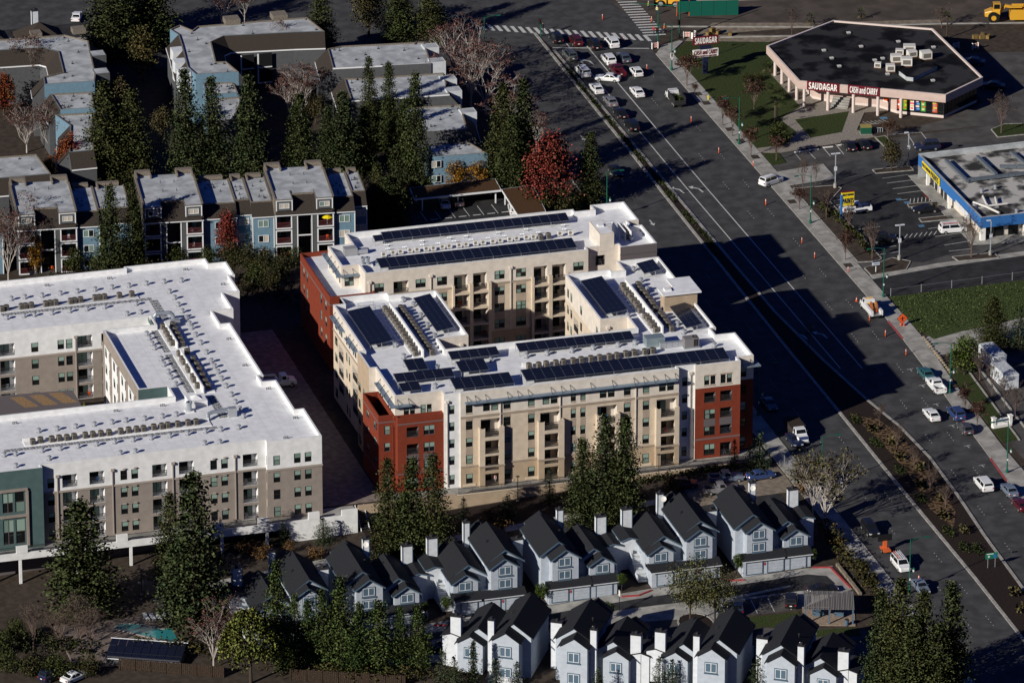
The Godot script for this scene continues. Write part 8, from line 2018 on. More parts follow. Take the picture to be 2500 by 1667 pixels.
# ---------------------------------------------------------------- people: one continuous skin over a posed skeleton (surface nets)
func person_mesh(key: String, bones: Array, paintf: Callable) -> ArrayMesh:
	if meshes.has(key): return meshes[key]
	var c = 0.036; var lo = Vector3(-0.55, -0.03, -0.4); var nx = 31; var ny = 52; var nz = 23
	var f = PackedFloat32Array(); f.resize(nx * ny * nz)
	for k in nz:
		for j in ny:
			for i in nx:
				var p = lo + Vector3(i, j, k) * c; var d = 9.0
				for b in bones:
					var ab: Vector3 = b[1] - b[0]; var t = clampf((p - b[0]).dot(ab) / maxf(1e-6, ab.length_squared()), 0, 1)
					var e = p.distance_to(b[0] + ab * t) - lerpf(b[2], b[3], t)
					var h = maxf(0.05 - absf(d - e), 0.0) / 0.05
					d = minf(d, e) - h * h * 0.0125
				f[(k * ny + j) * nx + i] = d
	var idx = {}; var vs = []
	for k in nz - 1:
		for j in ny - 1:
			for i in nx - 1:
				var n = 0; var s = Vector3.ZERO; var m = 0
				for q in 8:
					if f[((k + (q >> 2)) * ny + j + ((q >> 1) & 1)) * nx + i + (q & 1)] < 0.0: m |= 1 << q
				if m == 0 or m == 255: continue
				for e in [[0, 1], [2, 3], [4, 5], [6, 7], [0, 2], [1, 3], [4, 6], [5, 7], [0, 4], [1, 5], [2, 6], [3, 7]]:
					if ((m >> e[0]) & 1) != ((m >> e[1]) & 1):
						var a: int = e[0]; var b: int = e[1]
						var pa = Vector3(a & 1, (a >> 1) & 1, a >> 2); var pb = Vector3(b & 1, (b >> 1) & 1, b >> 2)
						var fa = f[((k + (a >> 2)) * ny + j + ((a >> 1) & 1)) * nx + i + (a & 1)]; var fb = f[((k + (b >> 2)) * ny + j + ((b >> 1) & 1)) * nx + i + (b & 1)]
						s += pa.lerp(pb, fa / (fa - fb)); n += 1
				idx[(k * ny + j) * nx + i] = vs.size(); vs.append(lo + (Vector3(i, j, k) + s / n) * c)
	var mb = MB.new(); mb.tint = true
	for k in range(1, nz - 1):
		for j in range(1, ny - 1):
			for i in range(1, nx - 1):
				var o = (k * ny + j) * nx + i
				for ax in 3:
					var st: int = [1, nx, nx * ny][ax]; var u: int = [nx, nx * ny, 1][ax]; var w: int = [nx * ny, 1, nx][ax]
					if (f[o] < 0.0) == (f[o + st] < 0.0): continue
					var q = [o, o - u, o - u - w, o - w]; var ok = true
					for x in q: ok = ok and idx.has(x)
					if not ok: continue
					var p = vs[idx[q[0]]]
					mb.col = paintf.call(p)
					mb.quadn(vs[idx[q[0]]], vs[idx[q[1]]], vs[idx[q[2]]], vs[idx[q[3]]], [Vector3.RIGHT, Vector3.UP, Vector3.BACK][ax] * (1.0 if f[o] < 0.0 else -1.0))
	meshes[key] = mb.commit()
	return meshes[key]

func person(label: String, at: Vector3, turn: float, top: Color, legs: Color, hat: Color, group := "") -> void:
	var t = thing("person", label, "person", at, turn, group)
	var bones = [[Vector3(-0.09, 0.9, 0), Vector3(-0.11, 0.48, -0.03), 0.088, 0.06], [Vector3(-0.11, 0.48, -0.03), Vector3(-0.11, 0.08, 0.02), 0.058, 0.042], [Vector3(-0.11, 0.05, 0.03), Vector3(-0.12, 0.04, -0.14), 0.045, 0.038], [Vector3(0.09, 0.9, 0), Vector3(0.12, 0.48, 0.04), 0.088, 0.06], [Vector3(0.12, 0.48, 0.04), Vector3(0.12, 0.08, 0.1), 0.058, 0.042], [Vector3(0.12, 0.05, 0.1), Vector3(0.13, 0.04, -0.06), 0.045, 0.038], [Vector3(-0.06, 0.95, 0), Vector3(0.06, 0.95, 0), 0.115, 0.115], [Vector3(0, 0.98, 0), Vector3(0, 1.32, 0), 0.125, 0.14], [Vector3(-0.13, 1.4, 0), Vector3(0.13, 1.4, 0), 0.075, 0.075], [Vector3(0, 1.42, 0), Vector3(0, 1.55, -0.01), 0.055, 0.05], [Vector3(0, 1.60, -0.015), Vector3(0, 1.68, -0.01), 0.088, 0.095], [Vector3(0, 1.61, -0.09), Vector3(0, 1.63, -0.11), 0.016, 0.012], [Vector3(-0.18, 1.4, 0), Vector3(-0.25, 1.12, 0.02), 0.055, 0.043], [Vector3(-0.25, 1.12, 0.02), Vector3(-0.22, 0.9, -0.14), 0.042, 0.032], [Vector3(-0.22, 0.9, -0.14), Vector3(-0.21, 0.83, -0.2), 0.034, 0.026], [Vector3(0.18, 1.4, 0), Vector3(0.25, 1.12, 0.0), 0.055, 0.043], [Vector3(0.25, 1.12, 0.0), Vector3(0.24, 0.88, -0.06), 0.042, 0.032], [Vector3(0.24, 0.88, -0.06), Vector3(0.235, 0.79, -0.08), 0.034, 0.024]]
	var pf = func(p: Vector3) -> Color:
		if p.y > 1.68: return hat
		if p.y > 1.48: return Color(0.42, 0.25, 0.18)
		if p.y < 0.09: return Color(0.02, 0.018, 0.016)
		if absf(p.x) > 0.2 and p.y < 0.92: return Color(0.42, 0.25, 0.18)
		return legs if p.y < 0.95 else top
	var m = M.leaf
	inst("body", person_mesh("person%s%s%s" % [top, legs, hat], bones, pf), m, t)

# ---------------------------------------------------------------- street furniture
func street_lamp(at: Vector3, arm: float, label: String, sign := false) -> void:
	var t = thing("street_lamp", label, "street lamp", at, 0.0, "green street lamps along the street")
	var b = MB.new(); b.lathe(Vector3.ZERO, [Vector2(0.24, 0), Vector2(0.24, 0.5), Vector2(0.16, 0.7), Vector2(0.14, 0.75)], 10); obj("base", b, M.green_pole, t, true)
	var p = MB.new(); p.tube(Vector3(0, 0.7, 0), Vector3(0, 9.0, 0), 0.12, 0.075, 8); obj("pole", p, M.green_pole, t, true)
	var a = MB.new(); var q = Vector3(0, 8.7, 0)
	for e in [Vector3(arm * 0.4, 9.1, 0), Vector3(arm * 0.8, 9.2, 0), Vector3(arm, 9.15, 0)]: a.tube(q, e, 0.05, 0.045, 6); q = e
	obj("arm", a, M.green_pole, t, true)
	blk("lamp_head", t, Vector3(arm * 1.12, 9.1, 0), Vector3(0.8, 0.14, 0.32), M.green_pole)
	var l = MB.new(); l.tube(Vector3(0.05, 3.4, 0), Vector3(0.6, 3.4, 0), 0.04, 0.04, 6); obj("bracket", l, M.green_pole, t, true)
	var g = MB.new(); g.lathe(Vector3(0.62, 3.4, 0), [Vector2(0.05, 0), Vector2(0.17, 0.12), Vector2(0.2, 0.5)], 8); obj("lantern_glass", g, M.lamp_clear, t, true)
	var c = MB.new(); c.lathe(Vector3(0.62, 3.9, 0), [Vector2(0.24, 0), Vector2(0.12, 0.2), Vector2(0.02, 0.3)], 8); obj("lantern_cap", c, M.green_pole, t, true)
	blk("notice", t, Vector3(0, 2.3, 0.13), Vector3(0.22, 0.35, 0.03), M.letter)
	if sign:
		blk("speed_sign", t, Vector3(0, 3.0, 0.18), Vector3(0.7, 0.95, 0.04), M.letter)
		text(t, "SPEED", Vector3(0, 3.33, 0.21), 0, 0.14, M.black, 0.5); text(t, "LIMIT", Vector3(0, 3.15, 0.21), 0, 0.14, M.black, 0.42); text(t, "35", Vector3(0, 2.84, 0.21), 0, 0.36, M.black, 0.48)

func lot_lamp(at: Vector3, label: String, heads: int) -> void:
	var t = thing("lot_lamp", label, "lamp", at, 0.0, "pale lamps of the paint shop lot")
	var b = MB.new(); b.tube(Vector3.ZERO, Vector3(0, 0.8, 0), 0.3, 0.3, 10); obj("base", b, M.concrete, t, true)
	var p = MB.new(); p.box(-0.07, 0.07, 0.8, 6.4, -0.07, 0.07); obj("pole", p, M.pale_pole, t, true)
	for s in [-1, 1].slice(0, heads): blk("lamp_head", t, Vector3(s * 0.45, 6.45, 0), Vector3(0.75, 0.12, 0.4), M.siding_w)
	blk("notice", t, Vector3(0, 3.6, 0.1), Vector3(0.55, 0.8, 0.04), M.siding_w)

func garden_lamp(at: Vector3, label: String) -> void:
	var t = thing("garden_lamp", label, "lamp", at, 0.0, "dark garden lamps")
	var p = MB.new(); p.tube(Vector3.ZERO, Vector3(0, 4.2, 0), 0.07, 0.06, 8); obj("pole", p, M.dark_metal, t, true)
	var h = MB.new(); h.lathe(Vector3(0, 4.2, 0), [Vector2(0.06, 0), Vector2(0.3, 0.1), Vector2(0.32, 0.16), Vector2(0.02, 0.24)], 8); obj("lamp_head", h, M.dark_metal, t, true)
	var b = MB.new(); b.tube(Vector3.ZERO, Vector3(0, 0.15, 0), 0.25, 0.25, 8); obj("base", b, M.concrete, t, true)

func barricade(at: Vector3, turn: float, label: String) -> void:
	var t = thing("barricade", label, "barricade", at, turn, "striped barricades of the roadworks")
	for y in [0.35, 0.7, 1.05]:
		var r = blk("rail", t, Vector3(0, y, 0), Vector3(1.4, 0.22, 0.04), M.letter)
		for i in 4: blk("stripe", t, Vector3(-0.5 + i * 0.34, y, 0.025), Vector3(0.16, 0.2, 0.015), M.orange)
	for s in [-1, 1]: blk("leg", t, Vector3(s * 0.6, 0.62, 0), Vector3(0.06, 1.25, 0.4), M.letter)

func build_street_things() -> void:
	var st = [[63.9, -116.6, -2.4, "green street lamp with a speed limit sign by the food shop lawn", true], [64.4, -76.9, -2.4, "green street lamp beside the row of sidewalk trees at the lawn", false], [64.8, -36.9, -2.4, "green street lamp in front of the paint shop planter", false], [66.2, -1.3, -2.4, "green street lamp at the corner of the grass field", false], [63.4, 41.0, -2.4, "green street lamp beside the parked white pickup", false], [61.5, 74.1, -2.4, "green street lamp in front of the white stone sign", false], [31.6, 113.0, 2.4, "green street lamp by the utility van and conifers", false], [30.2, 41.2, 2.4, "green street lamp in the shade of the red corner", false], [31.5, -130.0, 2.4, "green street lamp in tree shade near the zebra crossing", false], [30.9, -48.0, 2.4, "green street lamp behind the rear wing roof", false], [30.9, 72, 2.4, "green street lamp hidden behind the yellow-green tree", false]]
	for e in st: street_lamp(Vector3(e[0], 0.13, e[1]), e[2], e[3], e[4])
	for e in [[74.4, -52.0, "pale twin lamp post at the lot entrance of the paint shop", 2], [74.3, -16.6, "pale twin lamp post with a white notice near the real estate board", 2], [90.2, -14.4, "pale single lamp post at the corner of the blue shop", 1], [90.3, -58.4, "pale lamp post beside the yellowing island tree", 1]]: lot_lamp(Vector3(e[0], 0.1, e[1]), e[2], e[3])
	for e in [[-65.0, 73.5, "dark garden lamp before the white deck"], [-80.5, 72.8, "dark garden lamp below the taupe wall"], [-75.0, 78.0, "dark garden lamp at the concrete path near the pool"], [-16.0, 59.8, "dark garden lamp at the foot of the retaining wall"], [7.5, 59.8, "dark garden lamp by the terrace planting"]]: garden_lamp(Vector3(e[0], fall(e[0]), e[1]), e[2])
	for i in range(0, POSTS.size(), 2):
		var t = thing("delineator_post", "orange delineator post with white bands standing on the road", "delineator", Vector3(POSTS[i], 0.0, POSTS[i + 1]), 0.0, "orange delineator posts along the kerb lane")
		var b = MB.new(); b.tube(Vector3.ZERO, Vector3(0, 0.07, 0), 0.22, 0.2, 8); obj("base", b, M.black, t, true)
		var p = MB.new(); p.tube(Vector3(0, 0.07, 0), Vector3(0, 1.15, 0), 0.075, 0.07, 8); obj("post", p, M.orange, t, true)
		for y in [0.75, 0.98]:
			var w = MB.new(); w.tube(Vector3(0, y, 0), Vector3(0, y + 0.1, 0), 0.08, 0.08, 8); obj("band", w, M.letter, t, true)
	var cl = ["orange cone beside the utility truck with the reel", "orange cone in front of the white utility van", "orange cone by the wire fence at the dirt lot"]
	for i in range(0, CONES.size(), 2):
		var t = thing("traffic_cone", cl[i / 2], "cone", Vector3(CONES[i], 0.0, CONES[i + 1]))
		blk("base", t, Vector3(0, 0.03, 0), Vector3(0.4, 0.06, 0.4), M.orange)
		var p = MB.new(); p.tube(Vector3(0, 0.06, 0), Vector3(0, 0.75, 0), 0.16, 0.04, 10); obj("cone", p, M.orange, t, true)
		var w = MB.new(); w.tube(Vector3(0, 0.4, 0), Vector3(0, 0.55, 0), 0.108, 0.085, 10); obj("band", w, M.letter, t, true)
	# signals
	for e in [[70.6, -133.3, "tall green signal mast with a long arm by the straw bales", 9.5], [65.4, -130.2, "green signal pole at the kerb corner", 7.0], [45.6, -141.0, "short green signal post at the nose of the median", 3.6]]:
		var t = thing("traffic_signal", e[2], "signal", Vector3(e[0], 0.1, e[1]))
		var p = MB.new(); p.tube(Vector3.ZERO, Vector3(0, e[3], 0), 0.14, 0.1, 8); obj("mast", p, M.green_pole, t, true)
		blk("signal_head", t, Vector3(-0.25, 3.0, 0.1), Vector3(0.35, 1.0, 0.3), M.black)
		for i in 3: blk("signal_lens", t, Vector3(-0.25, 2.7 + i * 0.3, 0.26), Vector3(0.2, 0.2, 0.04), [M.green_pole, M.wood, M.red_light][i])
		if e[3] > 9: var a = MB.new(); a.tube(Vector3(0, 6.2, 0), Vector3(-9, 6.6, -3), 0.1, 0.06, 8); obj("mast_arm", a, M.green_pole, t, true)
	var hy = thing("fire_hydrant", "yellow fire hydrant at the sidewalk edge of the lawn", "hydrant", Vector3(65.9, 0.13, -100.2))
	var h = MB.new(); h.lathe(Vector3.ZERO, [Vector2(0.16, 0), Vector2(0.16, 0.06), Vector2(0.11, 0.08), Vector2(0.11, 0.6), Vector2(0.15, 0.62), Vector2(0.1, 0.78), Vector2(0.02, 0.84)], 10); obj("barrel", h, M.yellow, hy, true)
	for s in [-1, 1]: blk("outlet", hy, Vector3(s * 0.15, 0.48, 0), Vector3(0.12, 0.12, 0.12), M.yellow)
	# signs
	var fs = thing("work_sign", "orange diamond flagger sign on a stand beside the red kerb", "sign", Vector3(65.2, 0.13, 11.6))
	var dm = blk("panel", fs, Vector3(0, 1.3, 0), Vector3(1.25, 1.25, 0.05), M.orange); dm.rotation.z = PI / 4
	var bd = blk("border", fs, Vector3(0, 1.3, -0.01), Vector3(1.38, 1.38, 0.04), M.black); bd.rotation.z = PI / 4
	for e in [[0.0, 1.55, 0.16, 0.16], [0.0, 1.28, 0.2, 0.36], [0.3, 1.36, 0.4, 0.1], [-0.08, 0.98, 0.09, 0.3], [0.09, 0.98, 0.09, 0.3], [-0.28, 1.3, 0.36, 0.09]]: blk("flagger_mark", fs, Vector3(e[0], e[1], 0.035), Vector3(e[2], e[3], 0.02), M.black)
	for s in [-1, 1]: blk("stand_leg", fs, Vector3(s * 0.25, 0.2, 0.1 * s), Vector3(0.06, 0.5, 0.5), M.orange)
	var re = thing("estate_sign", "small white and navy notice board on a white post in the corner bed", "sign", Vector3(68.6, 0.1, -12.4))
	blk("post", re, Vector3(0, 0.6, 0), Vector3(0.12, 1.2, 0.1), M.letter); blk("board", re, Vector3(0, 1.6, 0), Vector3(1.35, 1.0, 0.06), M.siding_w); blk("band", re, Vector3(0, 1.95, 0.04), Vector3(1.3, 0.28, 0.03), M.navy); blk("band", re, Vector3(0, 1.17, 0.04), Vector3(1.3, 0.14, 0.03), M.navy); blk("print_line", re, Vector3(0.05, 1.52, 0.04), Vector3(1.0, 0.14, 0.03), M.paint_blue)
	var gs = thing("guide_sign", "green motorway guide sign with a white arrow in the median", "sign", Vector3(46.9, 0.1, 107.6))
	for s in [-1, 1]: blk("post", gs, Vector3(s * 0.6, 0.8, 0), Vector3(0.08, 1.6, 0.08), M.galv)
	blk("board", gs, Vector3(0, 2.0, 0), Vector3(2.0, 1.0, 0.06), mat(0.01, 0.16, 0.10, 0.5)); blk("shield", gs, Vector3(0.55, 1.9, 0.04), Vector3(0.5, 0.5, 0.03), M.blue); blk("print_line", gs, Vector3(-0.25, 2.33, 0.04), Vector3(1.1, 0.12, 0.03), M.letter); blk("arrow", gs, Vector3(-0.45, 1.9, 0.04), Vector3(0.36, 0.1, 0.03), M.letter); blk("arrow", gs, Vector3(-0.45, 1.9, 0.045), Vector3(0.1, 0.36, 0.03), M.letter)
	var ms = thing("stone_sign", "white stone monument sign on the narrow lawn", "sign", Vector3(67.0, 0.1, 56.3), 0.12)
	blk("plinth", ms, Vector3(0, 0.25, 0), Vector3(3.3, 0.5, 0.8), M.letter); blk("panel", ms, Vector3(0, 0.95, 0), Vector3(2.7, 1.0, 0.35), M.letter); blk("print_band", ms, Vector3(0.05, 1.15, 0.19), Vector3(2.2, 0.36, 0.03), M.trim_blue)
	for s in [-1, 1]: blk("pier", ms, Vector3(s * 1.5, 0.85, 0), Vector3(0.55, 1.7, 0.6), M.letter); blk("pier_cap", ms, Vector3(s * 1.5, 1.75, 0), Vector3(0.75, 0.15, 0.8), M.letter)
	# white freight containers
	for e in [[74.4, 31.0, "white freight container with red letters, farther up the lot"], [73.6, 39.2, "white freight container behind the bare trees, nearer the stone sign"]]:
		var c = thing("container", e[2], "container", Vector3(e[0], 0, e[1]), 0.06)
		blk("shell", c, Vector3(0, 1.35, 0), Vector3(2.5, 2.5, 6.1), M.siding_w); blk("roof_panel", c, Vector3(0, 2.62, 0), Vector3(2.44, 0.04, 6.0), mat(0.55, 0.58, 0.62, 0.7, "mottle", 0.3))
		for i in 14: blk("rib", c, Vector3(-1.26, 1.35, -2.8 + i * 0.43), Vector3(0.04, 2.3, 0.14), M.siding_w)
		blk("door", c, Vector3(-0.6, 1.35, 3.06), Vector3(1.15, 2.3, 0.05), M.siding_w); blk("door", c, Vector3(0.6, 1.35, 3.06), Vector3(1.15, 2.3, 0.05), M.siding_w)
	# roadworks
	var sc = thing("screen_fence", "dark green construction screen fence by the earthworks", "fence", Vector3(79, 0, -143.5), deg_to_rad(-12))
	for i in 5: blk("panel", sc, Vector3(-4.4 + i * 2.35, 1.5 if i > 0 else 1.9, 0), Vector3(2.3, 3.0 if i > 0 else 2.2, 0.08), mat(0.004, 0.085, 0.06, 0.7, "fine", 0.4)); blk("post", sc, Vector3(-5.6 + i * 2.35, 1.6, -0.1), Vector3(0.1, 3.3, 0.1), M.orange)
	var ww = thing("timber_wall", "timber lagging retaining wall behind the earth scraper", "wall", Vector3(128, 0, -143), deg_to_rad(-13))
	for i in 18:
		for j in 4: blk("plank", ww, Vector3(-18 + i * 2.0, 0.35 + j * 0.6, 0), Vector3(1.9, 0.55, 0.2), mat(0.22, 0.175, 0.125, 0.9, "mottle", 0.6) if (i * 7 + j * 3) % 5 else M.dirt_light)
		if i % 2 == 0: blk("post", ww, Vector3(-19 + i * 2.0, 1.3, 0.14), Vector3(0.2, 2.8, 0.25), M.wood)
	for e in [[76.2, -133.0], [77.2, -133.4], [78.2, -133.2], [77.0, -133.0], [80.0, -131.6], [124, -117.6], [125.2, -117.2], [126.4, -117.0], [125.6, -118.2]]:
		var b = thing("straw_bale", "yellow straw bale stacked at the roadworks edge", "bale", Vector3(e[0], 0.03 if e[0] != 77.0 else 0.75, e[1]), rng.randf() * 1.5, "straw bales at the roadworks")
		var m = MB.new(); m.prism(V2([-0.55, -0.28, -0.5, -0.34, 0.5, -0.34, 0.55, -0.28, 0.55, 0.28, 0.5, 0.34, -0.5, 0.34, -0.55, 0.28]), 0, 0.7); obj("straw", m, mat(0.40, 0.27, 0.10, 0.95, "grass", 1.2), b, true)
		for x in [-0.25, 0.25]: blk("twine", b, Vector3(x, 0.36, 0), Vector3(0.03, 0.71, 0.7), M.wood)
	for e in [[64.3, -128.6, 0.1, "first striped barricade at the kerb corner"], [71.8, -132.6, -0.3, "striped barricade on the sidewalk by the signal mast"], [73.0, -132.2, 0.8, "leaning striped barricade by the straw bales"], [118.6, -113.2, 0.2, "striped barricade closing the lane behind the shop"], [122.0, -112.0, 0.2, "second striped barricade closing the lane behind the shop"]]: barricade(Vector3(e[0], 0.1, e[1]), e[2], e[3])
	# people
	var hv = Color(0.55, 0.60, 0.10); var og = Color(0.75, 0.20, 0.03); var dk = Color(0.03, 0.04, 0.07); var wt = Color(0.7, 0.7, 0.68)
	person("person in a yellow vest and white helmet beside the loader", Vector3(69.4, 0.02, -149.5), 0.6, hv, dk, wt)
	person("person in a pale vest and helmet at the edge of the dug kerb", Vector3(70.2, 0.02, -146.6), 2.2, Color(0.62, 0.60, 0.35), dk, wt)
	person("person in an orange vest walking on the second zebra crossing", Vector3(68.6, 0.02, -136.6), 1.2, og, dk, wt)
	person("person in a red top at the signal pole", Vector3(66.4, 0.02, -136.2), 2.0, Color(0.4, 0.03, 0.03), dk, Color(0.05, 0.04, 0.03))
	person("person in dark clothes crossing the shaded zebra bars", Vector3(46.8, 0.02, -143.6), 1.0, Color(0.03, 0.03, 0.03), Color(0.02, 0.02, 0.03), Color(0.03, 0.02, 0.02))
	person("person in dark clothes on the white deck beside the balconies", Vector3(-64.8, 0.02, 60.2), 0.4, Color(0.06, 0.06, 0.08), Color(0.03, 0.03, 0.05), Color(0.03, 0.02, 0.02))
	person("second person on the white deck near the corner bay", Vector3(-58.9, 0.02, 60.4), 2.4, Color(0.05, 0.05, 0.06), Color(0.04, 0.03, 0.03), Color(0.03, 0.02, 0.02))
	person("person in a pink and white top on the ground floor balcony", Vector3(-18.6, 0.06, 55.6), 3.0, Color(0.55, 0.36, 0.36), Color(0.4, 0.38, 0.38), Color(0.12, 0.08, 0.05))
	person("person in a yellow vest in the white block's courtyard", Vector3(-75.6, 0.02, 9.6), 0.4, hv, dk, wt)
	# wire fence by the grass field
	var fe = thing("wire_fence", "thin wire fence on pale posts along the grass field", "fence", Vector3(84, 0, -2))
	for i in 9:
		var x = 67.6 + i * 5.6; var z = -1.5 - i * 0.28
		blk("post", fe, Vector3(x, 0.75, z) - fe.position, Vector3(0.1, 1.5, 0.1), M.galv)
		if i > 0: blk("wire", fe, Vector3(x - 2.8, 1.3, z + 0.14) - fe.position, Vector3(5.6, 0.025, 0.025), M.galv, 0.05)
	var cf = thing("chain_fence", "sagging chain-link fence between the sidewalk and the dirt lot", "fence", Vector3(27.6, 0, 70))
	for i in 8:
		blk("post", cf, Vector3(0.4 + i * 0.12, 0.9, -11 + i * 2.4), Vector3(0.07, 1.8, 0.07), M.galv)
		var ms2 = MB.new()
		for k in 11: ms2.bar(Vector3(0.4 + i * 0.12, 0.1 + k * 0.16, -11 + i * 2.4), Vector3(0.52 + i * 0.12, 0.1 + k * 0.16, -8.6 + i * 2.4), 0.012, 0.012)
		obj("mesh_panel", ms2, M.galv, cf, true)
	# stone edging
	for i in 16:
		var o = MB.new(); var r = rng.randf_range(0.25, 0.42); o.lathe(Vector3.ZERO, [Vector2(r, 0), Vector2(r * 1.05, r * 0.4), Vector2(r * 0.6, r * 0.9), Vector2(0.02, r)], 7)
		var p = Vector3(67.0 - i * 0.04, 0.05, 17.5 + i * 1.02)
		tag(inst("boulder", o.commit(), mat(0.30, 0.25, 0.18, 0.95, "mottle", 0.8), self, p, rng.randf() * 6), "tan boulder in the row of stone edging by the sidewalk", "boulder", "boulders of the stone edging")

func build_yards() -> void:
	# lane between the row houses
	front_sheet("lane", [-52, 98.4, -36.5, 97.5, -21.9, 98.2, -5.3, 98.2, 9.1, 99.4, 23.4, 100.0, 23.6, 109.2, 14, 113.0, 5.2, 111.8, 0, 118, -8, 112.5, -18, 106.5, -24, 104.5, -40, 112, -52, 109], 0.0, M.concrete)
	front_sheet("lane_surface", [-50, 101.5, -36, 100.6, -22, 101.0, -8, 100.9, 6, 101.4, 18.6, 102.0, 21.4, 103.4, 21.8, 106.4, 19, 107.6, 6, 106.0, -6, 104.6, -20, 103.4, -30, 105.6, -42, 108.5, -50, 107.5], 0.006, M.asphalt_new)
	front_sheet("lane_gutter", [-20, 103.2, -6, 104.2, 6, 105.2, 15, 104.6, 15, 105.3, 6, 106.1, -6, 105.1, -20, 103.9], 0.012, M.concrete)
	front_sheet("parking_court", [-26, 109, -12, 108.5, -4.8, 110.0, 0, 118.5, 6, 122, -3, 129, -16, 122.5, -22, 117], 0.004, M.asphalt_old)
	front_sheet("parking_court", [2, 106.6, 14.3, 107.4, 13.2, 113.4, 1.5, 111.8], 0.010, M.asphalt_old)
	front_sheet("parking_court", [6, 117, 12, 119.6, 26, 126, 24, 136, 8, 130, 2, 124], 0.004, M.asphalt_old)
	front_sheet("lawn", [0.5, 112.4, 13.4, 114.2, 12.0, 119.6, 6.5, 117.0, 1.5, 117.5], 0.05, M.lawn)
	front_sheet("lawn", [12.2, 120.6, 20.0, 122.6, 19.6, 125.6, 12.4, 123.0], 0.05, M.lawn)
	var pl = front_sheet("parking_bays", [3, 107, 3.12, 107, 2.6, 111.6, 2.48, 111.6], 0.02, M.paint)
	for e in [[5.4, 107.2, 4.9, 111.9], [7.8, 107.4, 7.3, 112.2], [10.4, 107.6, 9.9, 112.6], [13.0, 107.6, 12.5, 113.0]]:
		var q = MB.new(); line(q, e, 0.12, gy(e[0], e[1]) + 0.022); obj("bay_line", q, M.paint, pl)
	for e in [[10.0, 119.2, 8.0, 123.6], [14.0, 121.0, 12.0, 125.4], [17.6, 122.4, 15.6, 126.8]]:
		var q = MB.new(); line(q, e, 0.12, gy(e[0], e[1]) + 0.022); obj("bay_line", q, M.paint, pl)
	for e in [[-40.4, 98.6, -38.2, 99.6, -36.6, 98.9], [-24.6, 98.9, -22.2, 99.5], [-10.6, 99.4, -8.0, 100.0, -5.6, 98.9], [6.2, 99.5, 9.0, 100.4], [20.2, 100.0, 22.9, 100.6, 23.5, 108.6]]:
		var k = MB.new()
		for i in range(0, e.size() - 3, 2): k.bar(Vector3(e[i], gy(e[i], 99) + 0.08, e[i + 1]), Vector3(e[i + 2], gy(e[i + 2], 99) + 0.08, e[i + 3]), 0.3, 0.2)
		struct("kerb", k, M.red_kerb)
	# turning circle bed
	var tc = MB.new(); var ring = MB.new()
	for i in 16:
		var a = TAU * i / 16; var b = TAU * (i + 1) / 16; var c = Vector3(-2.6, gy(-2.6, 112) + 0.12, 112.4)
		tc.trin(c, c + Vector3(cos(a) * 2.6, 0, sin(a) * 3.4), c + Vector3(cos(b) * 2.6, 0, sin(b) * 3.4), Vector3.UP)
		ring.bar(c + Vector3(cos(a) * 2.7, -0.03, sin(a) * 3.5), c + Vector3(cos(b) * 2.7, -0.03, sin(b) * 3.5), 0.25, 0.25)
	struct("planting_bed", tc, M.bark_mulch); struct("kerb", ring, M.kerb)
	# stone garden wall along the hedge, timber shelter
	for i in 11:
		slab("wall_block", "pale stone block in the low wall beside the long hedge", "stone block", 23.9 + (i % 2) * 0.03, 24.35 + (i % 2) * 0.03, 0.0, 0.45, 100.2 + i * 1.05, 101.15 + i * 1.05, M.dirt_light, "blocks of the low garden wall")
	var t = thing("timber_shelter", "open timber shelter with a slatted grey roof and blue posts beside the lawn", "shelter", Vector3(17.0, 0.0, 117.6), deg_to_rad(-17))
	for i in 30: blk("roof_slat", t, Vector3(-3.7 + i * 0.255, 2.78 + (i % 2) * 0.015, 0), Vector3(0.17, 0.07, 6.6), mat(0.20, 0.19, 0.185, 0.9) if i % 3 else mat(0.145, 0.135, 0.13, 0.9))
	for x in [-3.6, 0.0, 3.6]:
		for z in [-2.7, 2.7]: blk("post", t, Vector3(x, 1.3, z), Vector3(0.22, 2.6, 0.22), M.trim_blue)
	for z in [-2.7, 2.7]: blk("beam", t, Vector3(0, 2.62, z), Vector3(7.7, 0.22, 0.18), M.trim_blue)
	blk("floor", t, Vector3(0, 0.05, 0), Vector3(8.0, 0.1, 6.6), mat(0.34, 0.26, 0.20, 0.9, "mottle", 0.3))
	for x in [-1.6, 1.6]:
		var pt = Transform3D(Basis(Vector3.UP, deg_to_rad(-17)), t.position) * Vector3(x, 0.1, -0.6)
		var pn = thing("picnic_table", "blue picnic table with benches under the timber shelter", "table", pt, deg_to_rad(-17), "picnic tables under the shelter")
		blk("tabletop", pn, Vector3(0, 0.75, 0), Vector3(0.8, 0.06, 1.9), M.trim_blue)
		for s in [-1, 1]: blk("bench", pn, Vector3(s * 0.75, 0.45, 0), Vector3(0.28, 0.05, 1.9), M.trim_blue); blk("leg", pn, Vector3(0, 0.38, s * 0.7), Vector3(1.5, 0.72, 0.07), M.trim_blue)
	var bn = thing("waste_bin", "round blue waste bin by a shelter post", "bin", Vector3(18.6, 0.1, 121.4))
	var bm = MB.new(); bm.tube(Vector3.ZERO, Vector3(0, 0.9, 0), 0.32, 0.36, 12); obj("barrel", bm, M.trim_blue, bn, true); var bl = MB.new(); bl.tube(Vector3(0, 0.9, 0), Vector3(0, 1.02, 0), 0.38, 0.3, 12); obj("lid", bl, M.dark_metal, bn, true)
	var lp = thing("street_sign", "thin post with a white oval sign in the lane", "sign", Vector3(-12.4, gy(-12, 104), 104.2)); blk("post", lp, Vector3(0, 1.5, 0), Vector3(0.09, 3.0, 0.09), M.dark_metal); blk("panel", lp, Vector3(0, 3.1, 0), Vector3(0.12, 0.9, 0.5), M.letter)
